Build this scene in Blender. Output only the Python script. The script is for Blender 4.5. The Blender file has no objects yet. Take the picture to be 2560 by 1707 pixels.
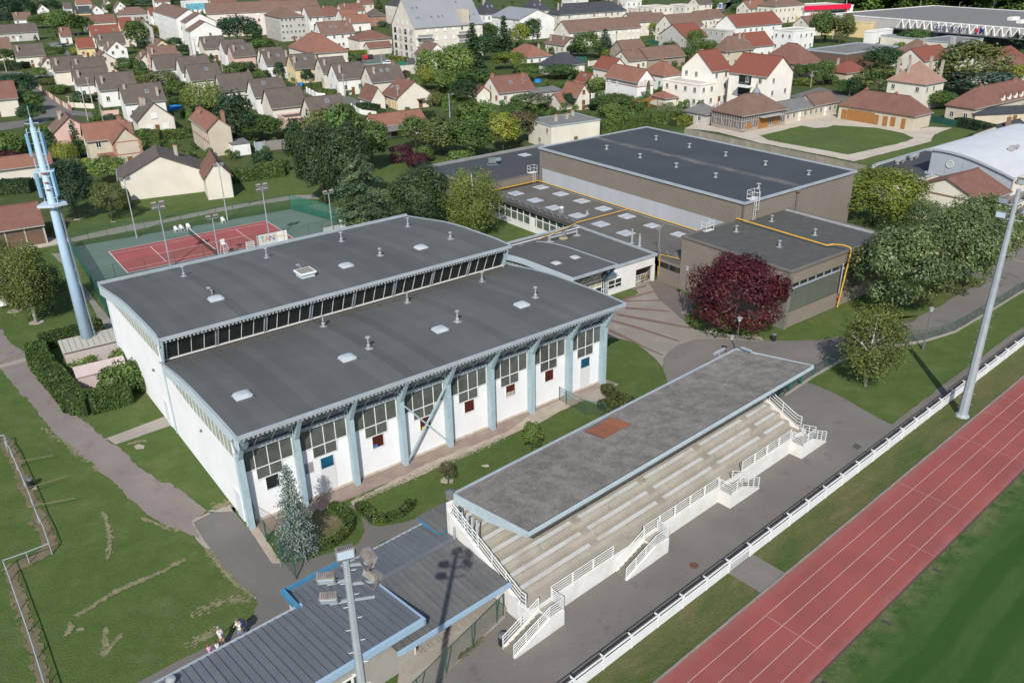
import bpy,math,random
import numpy as np
from mathutils import Vector,Matrix

random.seed(7)
RNG = np.random.default_rng(11)
SC = bpy.context.scene
COL = SC.collection
rad = math.radians

# ------------------------------------------------------------------ camera
CAM_H,PITCH,ROLL,FPX = 40.06,rad(25.670),rad(-0.967),2095.46     # surveyed from the tennis court
IMG_W,IMG_H = 2560.0,1707.0
cp,sp,cr,sr = math.cos(PITCH),math.sin(PITCH),math.cos(ROLL),math.sin(ROLL)
FWD = Vector((0,cp,-sp)); UP0 = Vector((0,sp,cp)); RT0 = Vector((1,0,0))
RIGHT = RT0 * cr + UP0 * sr
UPV = -RT0 * sr + UP0 * cr
CAM = Vector((0,0,CAM_H))
cd = bpy.data.cameras.new('camera'); co = bpy.data.objects.new('camera',cd); COL.objects.link(co)
cd.sensor_fit = 'HORIZONTAL'; cd.sensor_width = 36.0; cd.lens = FPX / IMG_W * 36.0
cd.clip_start = 0.5; cd.clip_end = 6000
m = Matrix.Identity(4)
for i,v in enumerate((RIGHT,UPV,-FWD)):
    m[0][i],m[1][i],m[2][i] = v
m.translation = CAM
co.matrix_world = m
SC.camera = co

# ------------------------------------------------------------------ world, sun, exposure
SUN_EL,SUN_AZ = rad(39.5),rad(5.3)
w = bpy.data.worlds.new('World'); SC.world = w; w.use_nodes = True
nt = w.node_tree; bg = nt.nodes['Background']
sky = nt.nodes.new('ShaderNodeTexSky'); sky.sky_type = 'NISHITA'; sky.sun_disc = False
sky.sun_elevation = SUN_EL; sky.sun_rotation = math.pi + SUN_AZ
sky.air_density = 1.0; sky.dust_density = 1.0
nt.links.new(sky.outputs[0],bg.inputs[0]); bg.inputs[1].default_value = 0.085
sl = bpy.data.lights.new('sun','SUN'); sl.energy = 3.3; sl.angle = rad(0.5); sl.color = (1.0,0.955,0.89)
so = bpy.data.objects.new('sun',sl); COL.objects.link(so)
d = Vector((math.sin(SUN_AZ) * math.cos(SUN_EL),math.cos(SUN_AZ) * math.cos(SUN_EL),-math.sin(SUN_EL)))
so.rotation_euler = d.to_track_quat('-Z','Y').to_euler(); so.location = (0,-60,90)
SC.view_settings.view_transform = 'Standard'; SC.view_settings.look = 'None'
SC.view_settings.exposure = 0.0; SC.view_settings.gamma = 1.0; SC.view_settings.use_curve_mapping = False
SC.render.engine = 'CYCLES'
SC.cycles.max_bounces = 4; SC.cycles.diffuse_bounces = 2; SC.cycles.glossy_bounces = 2
SC.cycles.transmission_bounces = 3; SC.cycles.transparent_max_bounces = 6; SC.cycles.caustics_reflective = False
SC.cycles.caustics_refractive = False

# ------------------------------------------------------------------ surveying helpers
def ray(x,y):
    return (RIGHT * ((x - IMG_W / 2) / FPX) + UPV * ((IMG_H / 2 - y) / FPX) + FWD)
def ground_at(x,y,z=0.0):
    r = ray(x,y); t = (z - CAM_H) / r.z
    return CAM + r * t
def pix(p):
    d_ = Vector(p) - CAM; zz = d_.dot(FWD)
    return IMG_W / 2 + FPX * d_.dot(RIGHT) / zz,IMG_H / 2 - FPX * d_.dot(UPV) / zz
def height_of(base,ytop,zmax=60):
    lo,hi = 0.0,zmax
    for _ in range(40):
        mid = (lo + hi) / 2
        if pix((base.x,base.y,base.z + mid))[1] > ytop: lo = mid
        else: hi = mid
    return lo
def tile(rx,ry,s=0.27234):
    return lambda x,y: (rx + x * s,ry + y * s)
T0,T1,T2,T3 = (tile(640 * i,0) for i in range(4))
R0,R1,R2,R3 = (tile(640 * i,427) for i in range(4))
Q0,Q1,Q2,Q3 = (tile(640 * i,854) for i in range(4))
B0,B1,B2,B3 = (tile(640 * i,1280) for i in range(4))
OV = lambda x,y: (x * 1.08844,y * 1.08844)

# ------------------------------------------------------------------ materials
MATS = {}
def nodes_of(name):
    mt = bpy.data.materials.new(name); mt.use_nodes = True
    return mt,mt.node_tree,mt.node_tree.nodes['Principled BSDF']
def noise(nt,vec,scale,detail=4,rough=0.55):
    n = nt.nodes.new('ShaderNodeTexNoise'); n.inputs['Scale'].default_value = scale
    n.inputs['Detail'].default_value = detail; n.inputs['Roughness'].default_value = rough
    nt.links.new(vec,n.inputs['Vector']); return n.outputs['Fac']
def ramp(nt,fac,lo,hi,a=0.0,b=1.0):
    n = nt.nodes.new('ShaderNodeMapRange'); n.inputs[1].default_value = lo; n.inputs[2].default_value = hi
    n.inputs[3].default_value = a; n.inputs[4].default_value = b; n.clamp = True
    nt.links.new(fac,n.inputs[0]); return n.outputs[0]
def mixc(nt,fac,a,b,mode='MIX'):
    n = nt.nodes.new('ShaderNodeMix'); n.data_type = 'RGBA'; n.blend_type = mode
    for sock,val in ((n.inputs[0],fac),(n.inputs[6],a),(n.inputs[7],b)):
        if isinstance(val,(int,float)): sock.default_value = val
        elif isinstance(val,tuple): sock.default_value = (*val[:3],1)
        else: nt.links.new(val,sock)
    return n.outputs[2]
def mathn(nt,op,a,b=0.0):
    n = nt.nodes.new('ShaderNodeMath'); n.operation = op
    for sock,val in ((n.inputs[0],a),(n.inputs[1],b)):
        if isinstance(val,(int,float)): sock.default_value = val
        else: nt.links.new(val,sock)
    return n.outputs[0]
def position(nt,scale=None,obj=False):
    if obj:
        g = nt.nodes.new('ShaderNodeTexCoord'); o_ = g.outputs['Object']
    else:
        g = nt.nodes.new('ShaderNodeNewGeometry'); o_ = g.outputs['Position']
    if scale:
        mp = nt.nodes.new('ShaderNodeVectorMath'); mp.operation = 'MULTIPLY'
        nt.links.new(o_,mp.inputs[0]); mp.inputs[1].default_value = scale; o_ = mp.outputs[0]
    return o_
def setp(bs,rough=0.8,metal=0.0,spec=0.3):
    bs.inputs['Roughness'].default_value = rough; bs.inputs['Metallic'].default_value = metal
    bs.inputs['Specular IOR Level'].default_value = spec
def bump(nt,bs,h,strength,dist=0.05):
    b = nt.nodes.new('ShaderNodeBump'); b.inputs['Strength'].default_value = strength; b.inputs['Distance'].default_value = dist
    nt.links.new(h,b.inputs['Height']); nt.links.new(b.outputs[0],bs.inputs['Normal'])
def M(name,col,col2=None,scale=0.5,lo=0.35,hi=0.65,fine=0.12,fscale=6.0,rough=0.8,metal=0.0,spec=0.3,
      bmp=0.0,bscale=None,stretch=None,obj=False,tint=False,third=None):
    """Base colour, a second tone in soft blotches, an optional third in rarer spots, and fine grain."""
    if name in MATS: return MATS[name]
    mt,nt,bs = nodes_of(name)
    v = position(nt,stretch,obj)
    c = None
    if col2:
        c = mixc(nt,ramp(nt,noise(nt,v,scale,5),lo,hi),tuple(col),tuple(col2))
    if third:
        c3,s3,l3,h3 = third
        c = mixc(nt,ramp(nt,noise(nt,v,s3,5,0.65),l3,h3),c if c is not None else tuple(col),tuple(c3))
    if fine:
        f = ramp(nt,noise(nt,v,fscale,4,0.7),0.25,0.75,1 - fine,1 + fine)
        cc = nt.nodes.new('ShaderNodeCombineColor')
        for k in range(3): nt.links.new(f,cc.inputs[k])
        c = mixc(nt,1.0,c if c is not None else tuple(col),cc.outputs[0],'MULTIPLY')
    if tint:
        oi = nt.nodes.new('ShaderNodeObjectInfo')
        c = mixc(nt,1.0,c if c is not None else tuple(col),oi.outputs['Color'],'MULTIPLY')
    if c is None: bs.inputs['Base Color'].default_value = (*col,1)
    else: nt.links.new(c,bs.inputs['Base Color'])
    setp(bs,rough,metal,spec)
    if bmp: bump(nt,bs,noise(nt,v,bscale or fscale,4,0.65),bmp)
    MATS[name] = mt
    return mt

# ------------------------------------------------------------------ mesh building
class MB:
    """Collects faces in the local frame of the thing it belongs to."""
    def __init__(s): s.v,s.f,s.m,s.mats = [],[],[],[]
    def _mi(s,mat):
        if mat is None: return 0
        if mat not in s.mats: s.mats.append(mat)
        return s.mats.index(mat)
    def face(s,pts,mat=None):
        n = len(s.v); s.v += [tuple(p) for p in pts]; s.f.append(tuple(range(n,n + len(pts)))); s.m.append(s._mi(mat)); return s
    def raw(s,vs,fs,mat=None):
        n = len(s.v); s.v += [tuple(p) for p in vs]; k = s._mi(mat)
        for f in fs: s.f.append(tuple(n + i for i in f)); s.m.append(k)
        return s
    def box(s,u0,u1,v0,v1,z0,z1,mat=None):
        vs = [(u0,v0,z0),(u1,v0,z0),(u1,v1,z0),(u0,v1,z0),(u0,v0,z1),(u1,v0,z1),(u1,v1,z1),(u0,v1,z1)]
        return s.raw(vs,[(3,2,1,0),(4,5,6,7),(0,1,5,4),(1,2,6,5),(2,3,7,6),(3,0,4,7)],mat)
    def prism(s,poly,z0,z1,mat=None,cap=True):
        n = len(poly); vs = [(x,y,z0) for x,y in poly] + [(x,y,z1) for x,y in poly]
        fs = [(i,(i + 1) % n,n + (i + 1) % n,n + i) for i in range(n)]
        if cap: fs += [tuple(range(n,2 * n)),tuple(reversed(range(n)))]
        return s.raw(vs,fs,mat)
    def extrude(s,prof,axis,a,b,mat=None):
        """closed profile of 2-D points swept from a to b along axis: 'u' -> (v,z) profile, 'v' -> (u,z) profile"""
        n = len(prof)
        if axis == 'u': vs = [(a,p,q) for p,q in prof] + [(b,p,q) for p,q in prof]
        else: vs = [(p,a,q) for p,q in prof] + [(p,b,q) for p,q in prof]
        fs = [(i,(i + 1) % n,n + (i + 1) % n,n + i) for i in range(n)] + [tuple(reversed(range(n))),tuple(range(n,2 * n))]
        return s.raw(vs,fs,mat)
    def bar(s,p,q,w,h=None,mat=None):
        """square bar from p to q"""
        p,q = Vector(p),Vector(q); h = h or w; dd = (q - p)
        if dd.length < 1e-6: return s
        dd.normalize(); up = Vector((0,0,1)) if abs(dd.z) < 0.95 else Vector((1,0,0))
        a = dd.cross(up).normalized(); b = a.cross(dd).normalized()
        vs = []
        for c in (p,q):
            for i,j in ((-1,-1),(1,-1),(1,1),(-1,1)): vs.append(c + a * (i * w / 2) + b * (j * h / 2))
        return s.raw(vs,[(0,1,2,3),(7,6,5,4),(0,4,5,1),(1,5,6,2),(2,6,7,3),(3,7,4,0)],mat)
    def tube(s,pts,r,n=8,mat=None,cap=True):
        """round tube along points; r number or one per point"""
        pts = [Vector(p) for p in pts]; rs = r if isinstance(r,(list,tuple)) else [r] * len(pts)
        vs,fs = [],[]
        for i,p in enumerate(pts):
            dd = (pts[min(i + 1,len(pts) - 1)] - pts[max(i - 1,0)]).normalized()
            up = Vector((0,0,1)) if abs(dd.z) < 0.9 else Vector((1,0,0))
            a = dd.cross(up).normalized(); b = a.cross(dd)
            for k in range(n):
                t = 2 * math.pi * k / n; vs.append(p + a * (math.cos(t) * rs[i]) + b * (math.sin(t) * rs[i]))
        for i in range(len(pts) - 1):
            for k in range(n): fs.append((i * n + k,i * n + (k + 1) % n,(i + 1) * n + (k + 1) % n,(i + 1) * n + k))
        if cap:
            fs.append(tuple(reversed(range(n)))); fs.append(tuple(range((len(pts) - 1) * n,len(pts) * n)))
        return s.raw(vs,fs,mat)
    def lathe(s,prof,c=(0,0,0),n=12,mat=None):
        """profile (r, z) turned about a vertical axis through c"""
        vs,fs = [],[]
        for r,z in prof:
            for k in range(n):
                t = 2 * math.pi * k / n; vs.append((c[0] + r * math.cos(t),c[1] + r * math.sin(t),c[2] + z))
        for i in range(len(prof) - 1):
            for k in range(n): fs.append((i * n + k,i * n + (k + 1) % n,(i + 1) * n + (k + 1) % n,(i + 1) * n + k))
        fs.append(tuple(reversed(range(n)))); fs.append(tuple(range((len(prof) - 1) * n,len(prof) * n)))
        return s.raw(vs,fs,mat)
    def mesh(s,name,mat=None,smooth=False):
        me = bpy.data.meshes.new(name); me.from_pydata(s.v,[],s.f)
        mats = s.mats or ([mat] if mat else [])
        for x in mats: me.materials.append(x)
        if len(mats) > 1: me.polygons.foreach_set('material_index',s.m)
        if smooth: me.polygons.foreach_set('use_smooth',[True] * len(me.polygons))
        me.validate(); me.update()
        return me
    def build(s,name,mat=None,parent=None,smooth=False,loc=None,rot=0.0,kind=None):
        return put(name,s.mesh(name,mat,smooth),parent,loc,rot,kind)
def put(name,me,parent=None,loc=None,rot=0.0,kind=None,scale=None,color=None):
    o = bpy.data.objects.new(name,me); COL.objects.link(o)
    if parent: o.parent = parent
    if loc is not None: o.location = loc
    if rot: o.rotation_euler = (0,0,rot) if isinstance(rot,(int,float)) else rot
    if scale is not None: o.scale = scale if isinstance(scale,(tuple,list)) else (scale,) * 3
    if kind: o['kind'] = kind
    if color: o.color = (*color,1)
    return o
LABELS = {}
def tag(o,label=None,cat=None,group=None,kind=None):
    if label:
        LABELS.setdefault(label,[]).append(o.name); o['label'] = label
    if cat: o['category'] = cat
    if group: o['group'] = group
    if kind: o['kind'] = kind
    return o
def thing(name,label,cat,loc=(0,0,0),rot=0.0,group=None):
    o = bpy.data.objects.new(name,None); COL.objects.link(o); o.empty_display_size = 0.3
    o.location = loc; o.rotation_euler = (0,0,rot)
    return tag(o,label,cat,group)
def copy_tree(o,parent=None):
    c = o.copy(); COL.objects.link(c); c.parent = parent
    for ch in [x for x in o.children]: copy_tree(ch,c)
    return c

# local frames: the sports buildings share one grid, the stand and the track another
TH1 = rad(36.93); O1 = Vector((-20.2,51.45,0))
TH2 = rad(41.03); O2 = None
def W1(u,v,z=0): return O1 + Vector((math.cos(TH1) * u - math.sin(TH1) * v,math.sin(TH1) * u + math.cos(TH1) * v,z))
O2 = W1(12.25,-21.22)
def W2(u,v,z=0): return O2 + Vector((math.cos(TH2) * u - math.sin(TH2) * v,math.sin(TH2) * u + math.cos(TH2) * v,z))
def L1(p):
    d_ = Vector(p) - O1
    return Vector((math.cos(TH1) * d_.x + math.sin(TH1) * d_.y,-math.sin(TH1) * d_.x + math.cos(TH1) * d_.y,d_.z))
def L2(p):
    d_ = Vector(p) - O2
    return Vector((math.cos(TH2) * d_.x + math.sin(TH2) * d_.y,-math.sin(TH2) * d_.x + math.cos(TH2) * d_.y,d_.z))
OT = Vector((-51.9,106.69,0)); THT = rad(35.64)
def WT(u,v,z=0): return OT + Vector((math.cos(THT) * u - math.sin(THT) * v,math.sin(THT) * u + math.cos(THT) * v,z))
sl.energy = 4.1; bg.inputs[1].default_value = 0.13; SC.view_settings.exposure = 0.25
# ------------------------------------------------------------------ ground surfaces
def hsh(i,j=0):
    x = math.sin(i * 127.1 + j * 311.7) * 43758.5453
    return x - math.floor(x)
def rough_edge(pts,amp,step=0.45):
    out = []; k = 0
    for a,b in zip(pts,pts[1:] + pts[:1]):
        a,b = Vector(a[:2]),Vector(b[:2]); L = (b - a).length; n = max(1,min(400,int(L / step)))
        nrm = Vector((-(b - a).y,(b - a).x)).normalized() if L > 1e-6 else Vector((0,0))
        for i in range(n):
            t = i / n; k += 1
            j = 0 if i == 0 else amp * ((hsh(k) - .5) + 1.2 * (hsh(k // 3,5) - .5) + 1.5 * (hsh(k // 9,9) - .5))
            out.append(a.lerp(b,t) + nrm * j)
    return out
LEVELS = []
def next_level(P):
    """4 mm above whatever already lies under this outline"""
    x0,x1,y0,y1 = min(p.x for p in P),max(p.x for p in P),min(p.y for p in P),max(p.y for p in P); z = .004
    for a0,a1,b0,b1,zz in LEVELS:
        if x0 < a1 and x1 > a0 and y0 < b1 and y1 > b0: z = max(z,zz + .004)
    LEVELS.append((x0,x1,y0,y1,z)); return z
def sheet(name,pts,mat,amp=0.0,z=None,label=None):
    """a ground surface, each one a few millimetres above the one laid before it"""
    P = rough_edge(pts,amp) if amp else [Vector(p[:2]) for p in pts]
    if z is None: z = next_level(P)
    ar = sum(a.x * b.y - b.x * a.y for a,b in zip(P,P[1:] + P[:1]))
    if ar < 0: P = P[::-1]
    mb = MB(); mb.face([(p.x,p.y,z) for p in P])
    o = mb.build(name,mat); tag(o,kind='structure')
    return o
def px_sheet(name,pts,mat,amp=0.0): return sheet(name,[ground_at(*p) for p in pts],mat,amp)

def grass(name,a,b,c,dry,dry_lo=0.62,dry_hi=0.72,stretch=None,obj=False,s1=0.09,s2=0.55):
    mt,nt,bs = nodes_of(name); v = position(nt,stretch,obj)
    col = mixc(nt,ramp(nt,noise(nt,v,s1,5),.36,.64),a,b)
    col = mixc(nt,ramp(nt,noise(nt,v,s2,6,.7),.40,.68),col,c)
    col = mixc(nt,ramp(nt,noise(nt,v,s1 * 3.2,6,.68),.52,.66,0,.55),col,tuple(.4 * x + .6 * y for x,y in zip(dry,b)))
    col = mixc(nt,ramp(nt,noise(nt,v,s2 * .55,7,.72),dry_lo,dry_hi),col,dry)
    f = noise(nt,position(nt),9.0,5,.75)
    g = nt.nodes.new('ShaderNodeCombineColor'); r_ = ramp(nt,f,.2,.8,.62,1.38)
    for k in range(3): nt.links.new(r_,g.inputs[k])
    col = mixc(nt,1.0,col,g.outputs[0],'MULTIPLY')
    nt.links.new(col,bs.inputs['Base Color']); setp(bs,.95,0,.1)
    bump(nt,bs,noise(nt,position(nt),7.0,5,.75),.9,.12)
    MATS[name] = mt; return mt
g_lawn = grass('lawn_grass',(.078,.116,.033),(.100,.134,.040),(.062,.104,.027),(.170,.160,.085),.62,.74)
g_wild = grass('garden_grass',(.048,.080,.022),(.078,.106,.032),(.060,.070,.030),(.130,.124,.068),.60,.75,s1=.04,s2=.25)
g_verge = grass('verge_grass',(.100,.108,.040),(.062,.098,.026),(.130,.118,.052),(.165,.140,.075),.58,.72,stretch=(.35,1,1),obj=True,s1=.25,s2=.6)
g_bed = grass('bed_soil',(.16,.135,.085),(.12,.11,.055),(.075,.10,.03),(.21,.185,.135),.55,.7)

def pitch_mat():
    mt,nt,bs = nodes_of('pitch_grass'); v = position(nt,None,True)
    wv = nt.nodes.new('ShaderNodeTexWave'); wv.wave_type = 'BANDS'; wv.bands_direction = 'Y'; wv.wave_profile = 'SIN'
    wv.inputs['Scale'].default_value = .115; wv.inputs['Distortion'].default_value = 1.6; wv.inputs['Detail'].default_value = 3
    wv.inputs['Detail Scale'].default_value = .8; wv.inputs['Phase Offset'].default_value = 1.6
    nt.links.new(v,wv.inputs['Vector'])
    st = position(nt,(.35,1,1),True)
    col = mixc(nt,ramp(nt,wv.outputs['Fac'],.3,.7),(.028,.076,.015),(.050,.096,.024))
    col = mixc(nt,ramp(nt,noise(nt,st,.5,6,.7),.42,.70),col,(.034,.080,.017))
    sx = nt.nodes.new('ShaderNodeSeparateXYZ'); nt.links.new(v,sx.inputs[0])
    edge = ramp(nt,sx.outputs[1],-2.2,0.0)
    worn = mathn(nt,'MULTIPLY',edge,ramp(nt,noise(nt,v,.7,6,.7),.38,.62))
    col = mixc(nt,worn,col,(.135,.142,.070))
    g = nt.nodes.new('ShaderNodeCombineColor'); r_ = ramp(nt,noise(nt,v,9.0,5,.75),.2,.8,.7,1.3)
    for k in range(3): nt.links.new(r_,g.inputs[k])
    col = mixc(nt,1.0,col,g.outputs[0],'MULTIPLY')
    nt.links.new(col,bs.inputs['Base Color']); setp(bs,.95,0,.1)
    bump(nt,bs,noise(nt,v,8.0,5,.75),.7,.1)
    return mt
def track_mat():
    mt,nt,bs = nodes_of('red_tartan'); v = position(nt,None,True)
    st = position(nt,(.9,.16,1),True)
    col = mixc(nt,ramp(nt,noise(nt,v,.22,5),.38,.62),(.275,.076,.064),(.235,.068,.062))
    col = mixc(nt,ramp(nt,noise(nt,st,.8,6,.7),.52,.74,0,.75),col,(.215,.075,.075))
    sx = nt.nodes.new('ShaderNodeSeparateXYZ'); nt.links.new(v,sx.inputs[0])
    n_ = mathn(nt,'MULTIPLY',noise(nt,v,.6,4),1.1)
    e1 = ramp(nt,mathn(nt,'ADD',sx.outputs[1],n_),-5.1,-6.2,0,.75)     # dust along the inner kerb
    e2 = ramp(nt,mathn(nt,'SUBTRACT',sx.outputs[1],n_),-1.3,-.3,0,.4)
    col = mixc(nt,e1,col,(.285,.170,.150)); col = mixc(nt,e2,col,(.25,.15,.135))
    g = nt.nodes.new('ShaderNodeCombineColor'); r_ = ramp(nt,noise(nt,v,12.0,4,.7),.25,.75,.87,1.13)
    for k in range(3): nt.links.new(r_,g.inputs[k])
    col = mixc(nt,1.0,col,g.outputs[0],'MULTIPLY')
    nt.links.new(col,bs.inputs['Base Color']); setp(bs,.9,0,.2); bump(nt,bs,noise(nt,v,30,3),.25,.02)
    return mt

m_asph = M('asphalt_grey',(.142,.130,.116),(.172,.158,.140),.16,.38,.66,.16,9,.9,third=((.092,.086,.080),.5,.60,.75),bmp=.25,bscale=25)
m_asph_road = M('asphalt_road',(.125,.118,.110),(.150,.142,.132),.3,.38,.66,.14,9,.9)
m_asph_new = M('asphalt_dark',(.130,.122,.112),(.148,.138,.126),.25,.4,.65,.15,9,.9,third=((.145,.138,.128),.35,.6,.8))
m_path = M('path_pinkish',(.185,.158,.145),(.215,.185,.165),.35,.38,.66,.16,8,.95,third=((.155,.128,.122),.7,.52,.70),bmp=.3,bscale=20)
m_conc = M('concrete_pale',(.300,.272,.232),(.260,.235,.200),.5,.4,.65,.12,8,.9)
m_court = M('paving_beige',(.215,.192,.165),(.240,.215,.185),.3,.38,.66,.12,10,.9,third=((.285,.262,.228),.28,.58,.72))
m_brickline = M('paving_brick',(.150,.092,.080),(.185,.118,.102),2.5,.4,.65,.15,12,.9)
m_gravel = M('gravel_beige',(.470,.410,.335),(.400,.350,.285),.25,.38,.66,.10,7,.95,bmp=.3,bscale=20)
m_pinkgrav = M('gravel_pink',(.235,.175,.148),(.280,.220,.185),.8,.4,.65,.16,14,.95,bmp=.3,bscale=20)
m_sand = M('sand_path',(.385,.325,.262),(.300,.255,.205),.6,.4,.66,.12,10,.95,bmp=.2,bscale=20)
m_kerb = M('kerb_stone',(.235,.215,.190),(.180,.168,.150),1.2,.35,.65,.15,10,.9)
m_line = M('white_line',(.42,.27,.25),(.34,.20,.19),1.5,.45,.7,.08,9,.8)
m_whiteline = M('white_line_tennis',(.72,.66,.62),(.62,.52,.48),1.5,.45,.7,.06,9,.8)
m_tgreen = M('tennis_green',(.098,.142,.118),(.120,.165,.138),.25,.36,.64,.10,8,.9,third=((.085,.115,.098),.35,.6,.75))
m_tred = M('tennis_red',(.305,.082,.078),(.265,.074,.072),.3,.36,.64,.10,8,.9,third=((.225,.07,.07),.5,.62,.78))

base = MB(); R_ = 4200
base.face([(-R_,-300,0),(R_,-300,0),(R_,R_,0),(-R_,R_,0)])
tag(base.build('ground',g_wild),kind='structure')
# sports-ground lawn: everything this side of the tennis path and the long boundary
lawn = [(-400,-60),(400,-60),(400,150)] + [tuple(ground_at(*p)[:2]) for p in
        (R3(2350,640),T3(900,1530),T2(1580,1200),T2(760,1250),T1(2100,1440),T1(470,1560),T0(2350,1560),R0(2100,130),R0(1200,260),R0(700,440),R0(400,600))]
lawn += [tuple(ground_at(-300,600)[:2]),(-400,100)]
sheet('lawn',lawn,g_lawn)

# --- asphalt round the stand and the drive going off to the right
asp = [(1060,1760),(1300,1900),(2640,815),(2640,600),(2530,603),(2440,640),(2400,690),R3(2000,1010),R3(1700,1160),R3(1560,1250),R3(1390,1330),R3(1240,1395),
       (2200,800),R3(740,1500),(2050,850),(1960,852),(1840,847)] + [(1500 + x / 4.704,760 + y / 4.704) for x,y in
       ((1400,408),(1100,420),(900,490),(790,570),(740,640),(745,760),(800,940))] + [(1600,1000),Q2(1000,600),Q2(640,800),(1300,1180),(1100,1320),B1(2260,960),B1(1900,1280),B1(1780,1420)]
px_sheet('asphalt',asp,m_asph,.10)
# --- asphalt and path by the changing rooms
px_sheet('asphalt_yard',[B0(1760,90),B0(1920,10),(588,1266),Q0(2100,1490),(620,1320),B0(2350,200),B1(160,440),B1(260,460),B1(470,440),B1(580,400),B1(940,290),B1(1000,170),B1(960,0),(870,1265),Q1(870,1500),
         Q1(960,1460),Q1(1000,1540),B1(1040,110),B1(1150,130),B1(1400,80),B1(1560,20),(1100,1270),Q1(1820,1400),(1150,1260),(1130,1330),B1(1180,260),B1(700,600),B1(300,900),(700,1600),B0(1900,1640),(380,1760),(320,1720),B0(1640,1360),B0(2080,1150),B0(2330,960),B0(2340,880),B1(20,850),B1(0,780),B0(2100,600),B0(1990,450),B0(1910,330),B0(1830,240)],m_asph_new,.06)
px_sheet('concrete_apron',[B1(1330,1300),B1(2270,740),B1(2290,960),B1(1480,1740),B1(1250,1960),B1(1300,1560)],m_conc,.03)
px_sheet('concrete_edging',[B0(1740,80),B0(1920,0),B0(1930,14),B0(1775,92),B0(1850,225),B0(1930,330),B0(2010,450),B0(2110,595),B0(2350,780),B0(2350,800),B0(2100,615),B0(1990,470),B0(1900,345),B0(1800,250)],m_conc,.03)
# --- the long path on the left
px_sheet('path',[(-90,770),R0(0,1440),R0(130,1600),Q0(230,100),Q0(350,290),Q0(480,450),Q0(630,540),Q0(720,700),Q0(860,790),Q0(975,890),Q0(1060,950),Q0(1250,1120),Q0(1390,1215),Q0(1600,1340),Q0(1750,1440),Q0(1900,1550),B0(1760,85),B0(1830,240),
         B0(1690,180),B0(1480,100),B0(1330,0),Q0(1200,1450),Q0(1050,1300),Q0(900,1190),Q0(850,1110),Q0(700,1030),Q0(610,925),Q0(420,735),Q0(255,545),Q0(60,330),Q0(0,240),(-90,880)],m_path,.16)
px_sheet('path_joint',[Q0(0,215),Q0(240,145),Q0(270,178),Q0(0,245)],m_conc,.06)
px_sheet('concrete_walk',[Q0(975,888),Q0(1530,680),Q0(1600,760),Q0(1062,945)],m_conc,.02)
px_sheet('concrete_slab',[Q0(1900,1555),Q0(2110,1495),Q0(2140,1560),B0(1990,0)],m_conc,.02)
# --- strips along the front of the sports hall
def l1_sheet(name,pts,mat,amp=0.0): return sheet(name,[W1(*p) for p in pts],mat,amp)
l1_sheet('gravel_strip',[(-.1,.5),(37.2,.5),(37.6,-1.2),(34,-1.45),(9,-1.45),(5,-1.5),(0,-1.6)],m_pinkgrav,.05)
px_sheet('sand_strip',[Q1(870,1470),Q1(1010,1395),Q1(1560,1120),Q1(2350,800),Q2(200,650),Q2(540,480),Q2(690,470),Q2(600,560),Q2(300,720),Q2(0,850),Q1(1900,1050),Q1(1500,1230),Q1(1100,1390),Q1(960,1470),Q1(890,1500)],m_sand,.14)
px_sheet('garden_path',[Q2(560,500),Q2(800,430),Q2(960,560),Q2(1080,620),Q2(1000,650),Q2(830,590)],m_conc,.05)
px_sheet('edging_path',[(622,1322),B1(0,240),B1(150,470),B1(230,470),B1(60,200),B1(0,130),B0(2350,100),(640,1300)],m_sand,.05)
px_sheet('planting_bed',[B1(190,210),B1(560,-30),B1(800,60),B1(830,200),B1(600,330),B1(500,400),B1(320,420),B1(250,330)],g_bed,.12)
# --- entrance court
px_sheet('entrance_court',[R2(960,1225),R2(1160,1125),R2(1120,1060),R2(1320,1005),R2(1700,1180),R2(1500,1310),R2(1575,1370),R2(1650,1445)] + [(1500 + x / 4.704,760 + y / 4.704) for x,y in
         ((1250,330),(1400,390),(1700,400),(1900,445),(1400,412),(1100,424),(905,492),(795,570),(745,640),(750,760),(700,700),(560,560),(420,455),(250,410),(95,395),(80,200))],m_court,.05)
px_sheet('dark_paving',[R2(1255,1030),R2(1320,1008),R2(1450,1060),R2(1680,1170),R2(1650,1290),R2(1570,1365),R2(1500,1310),R2(1340,1170)],M('paving_dark',(.125,.105,.095),(.150,.128,.115),.6,fine=.12,fscale=10,rough=.9),.03)
for i,pl in enumerate((((1100,1085),(1235,1048),(1230,1062),(1110,1098)),((960,1215),(1060,1160),(1300,1103),(1300,1115),(1080,1175),(985,1222)),((1030,1192),(1365,1184),(1365,1196),(1280,1196),(1030,1202)),
        ((1040,1250),(1280,1268),(1450,1288),(1450,1298),(1270,1282),(1040,1272)),((960,1306),(1200,1350),(1450,1398),(1660,1440),(1655,1450),(1440,1415),(1270,1385),(1180,1370),(960,1330)),
        ((910,1365),(1150,1430),(1540,1560),(1520,1568),(1150,1450),(910,1385)),((890,1450),(960,1480),(1120,1560),(1095,1568),(960,1510),(890,1480)))):
    px_sheet('brick_band',[R2(*p) for p in pl],m_brickline,.0)
px_sheet('brick_band',[(1500 + x / 4.704,760 + y / 4.704) for x,y in ((350,405),(520,500),(745,600),(742,612),(510,515),(330,415))],m_brickline)
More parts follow.
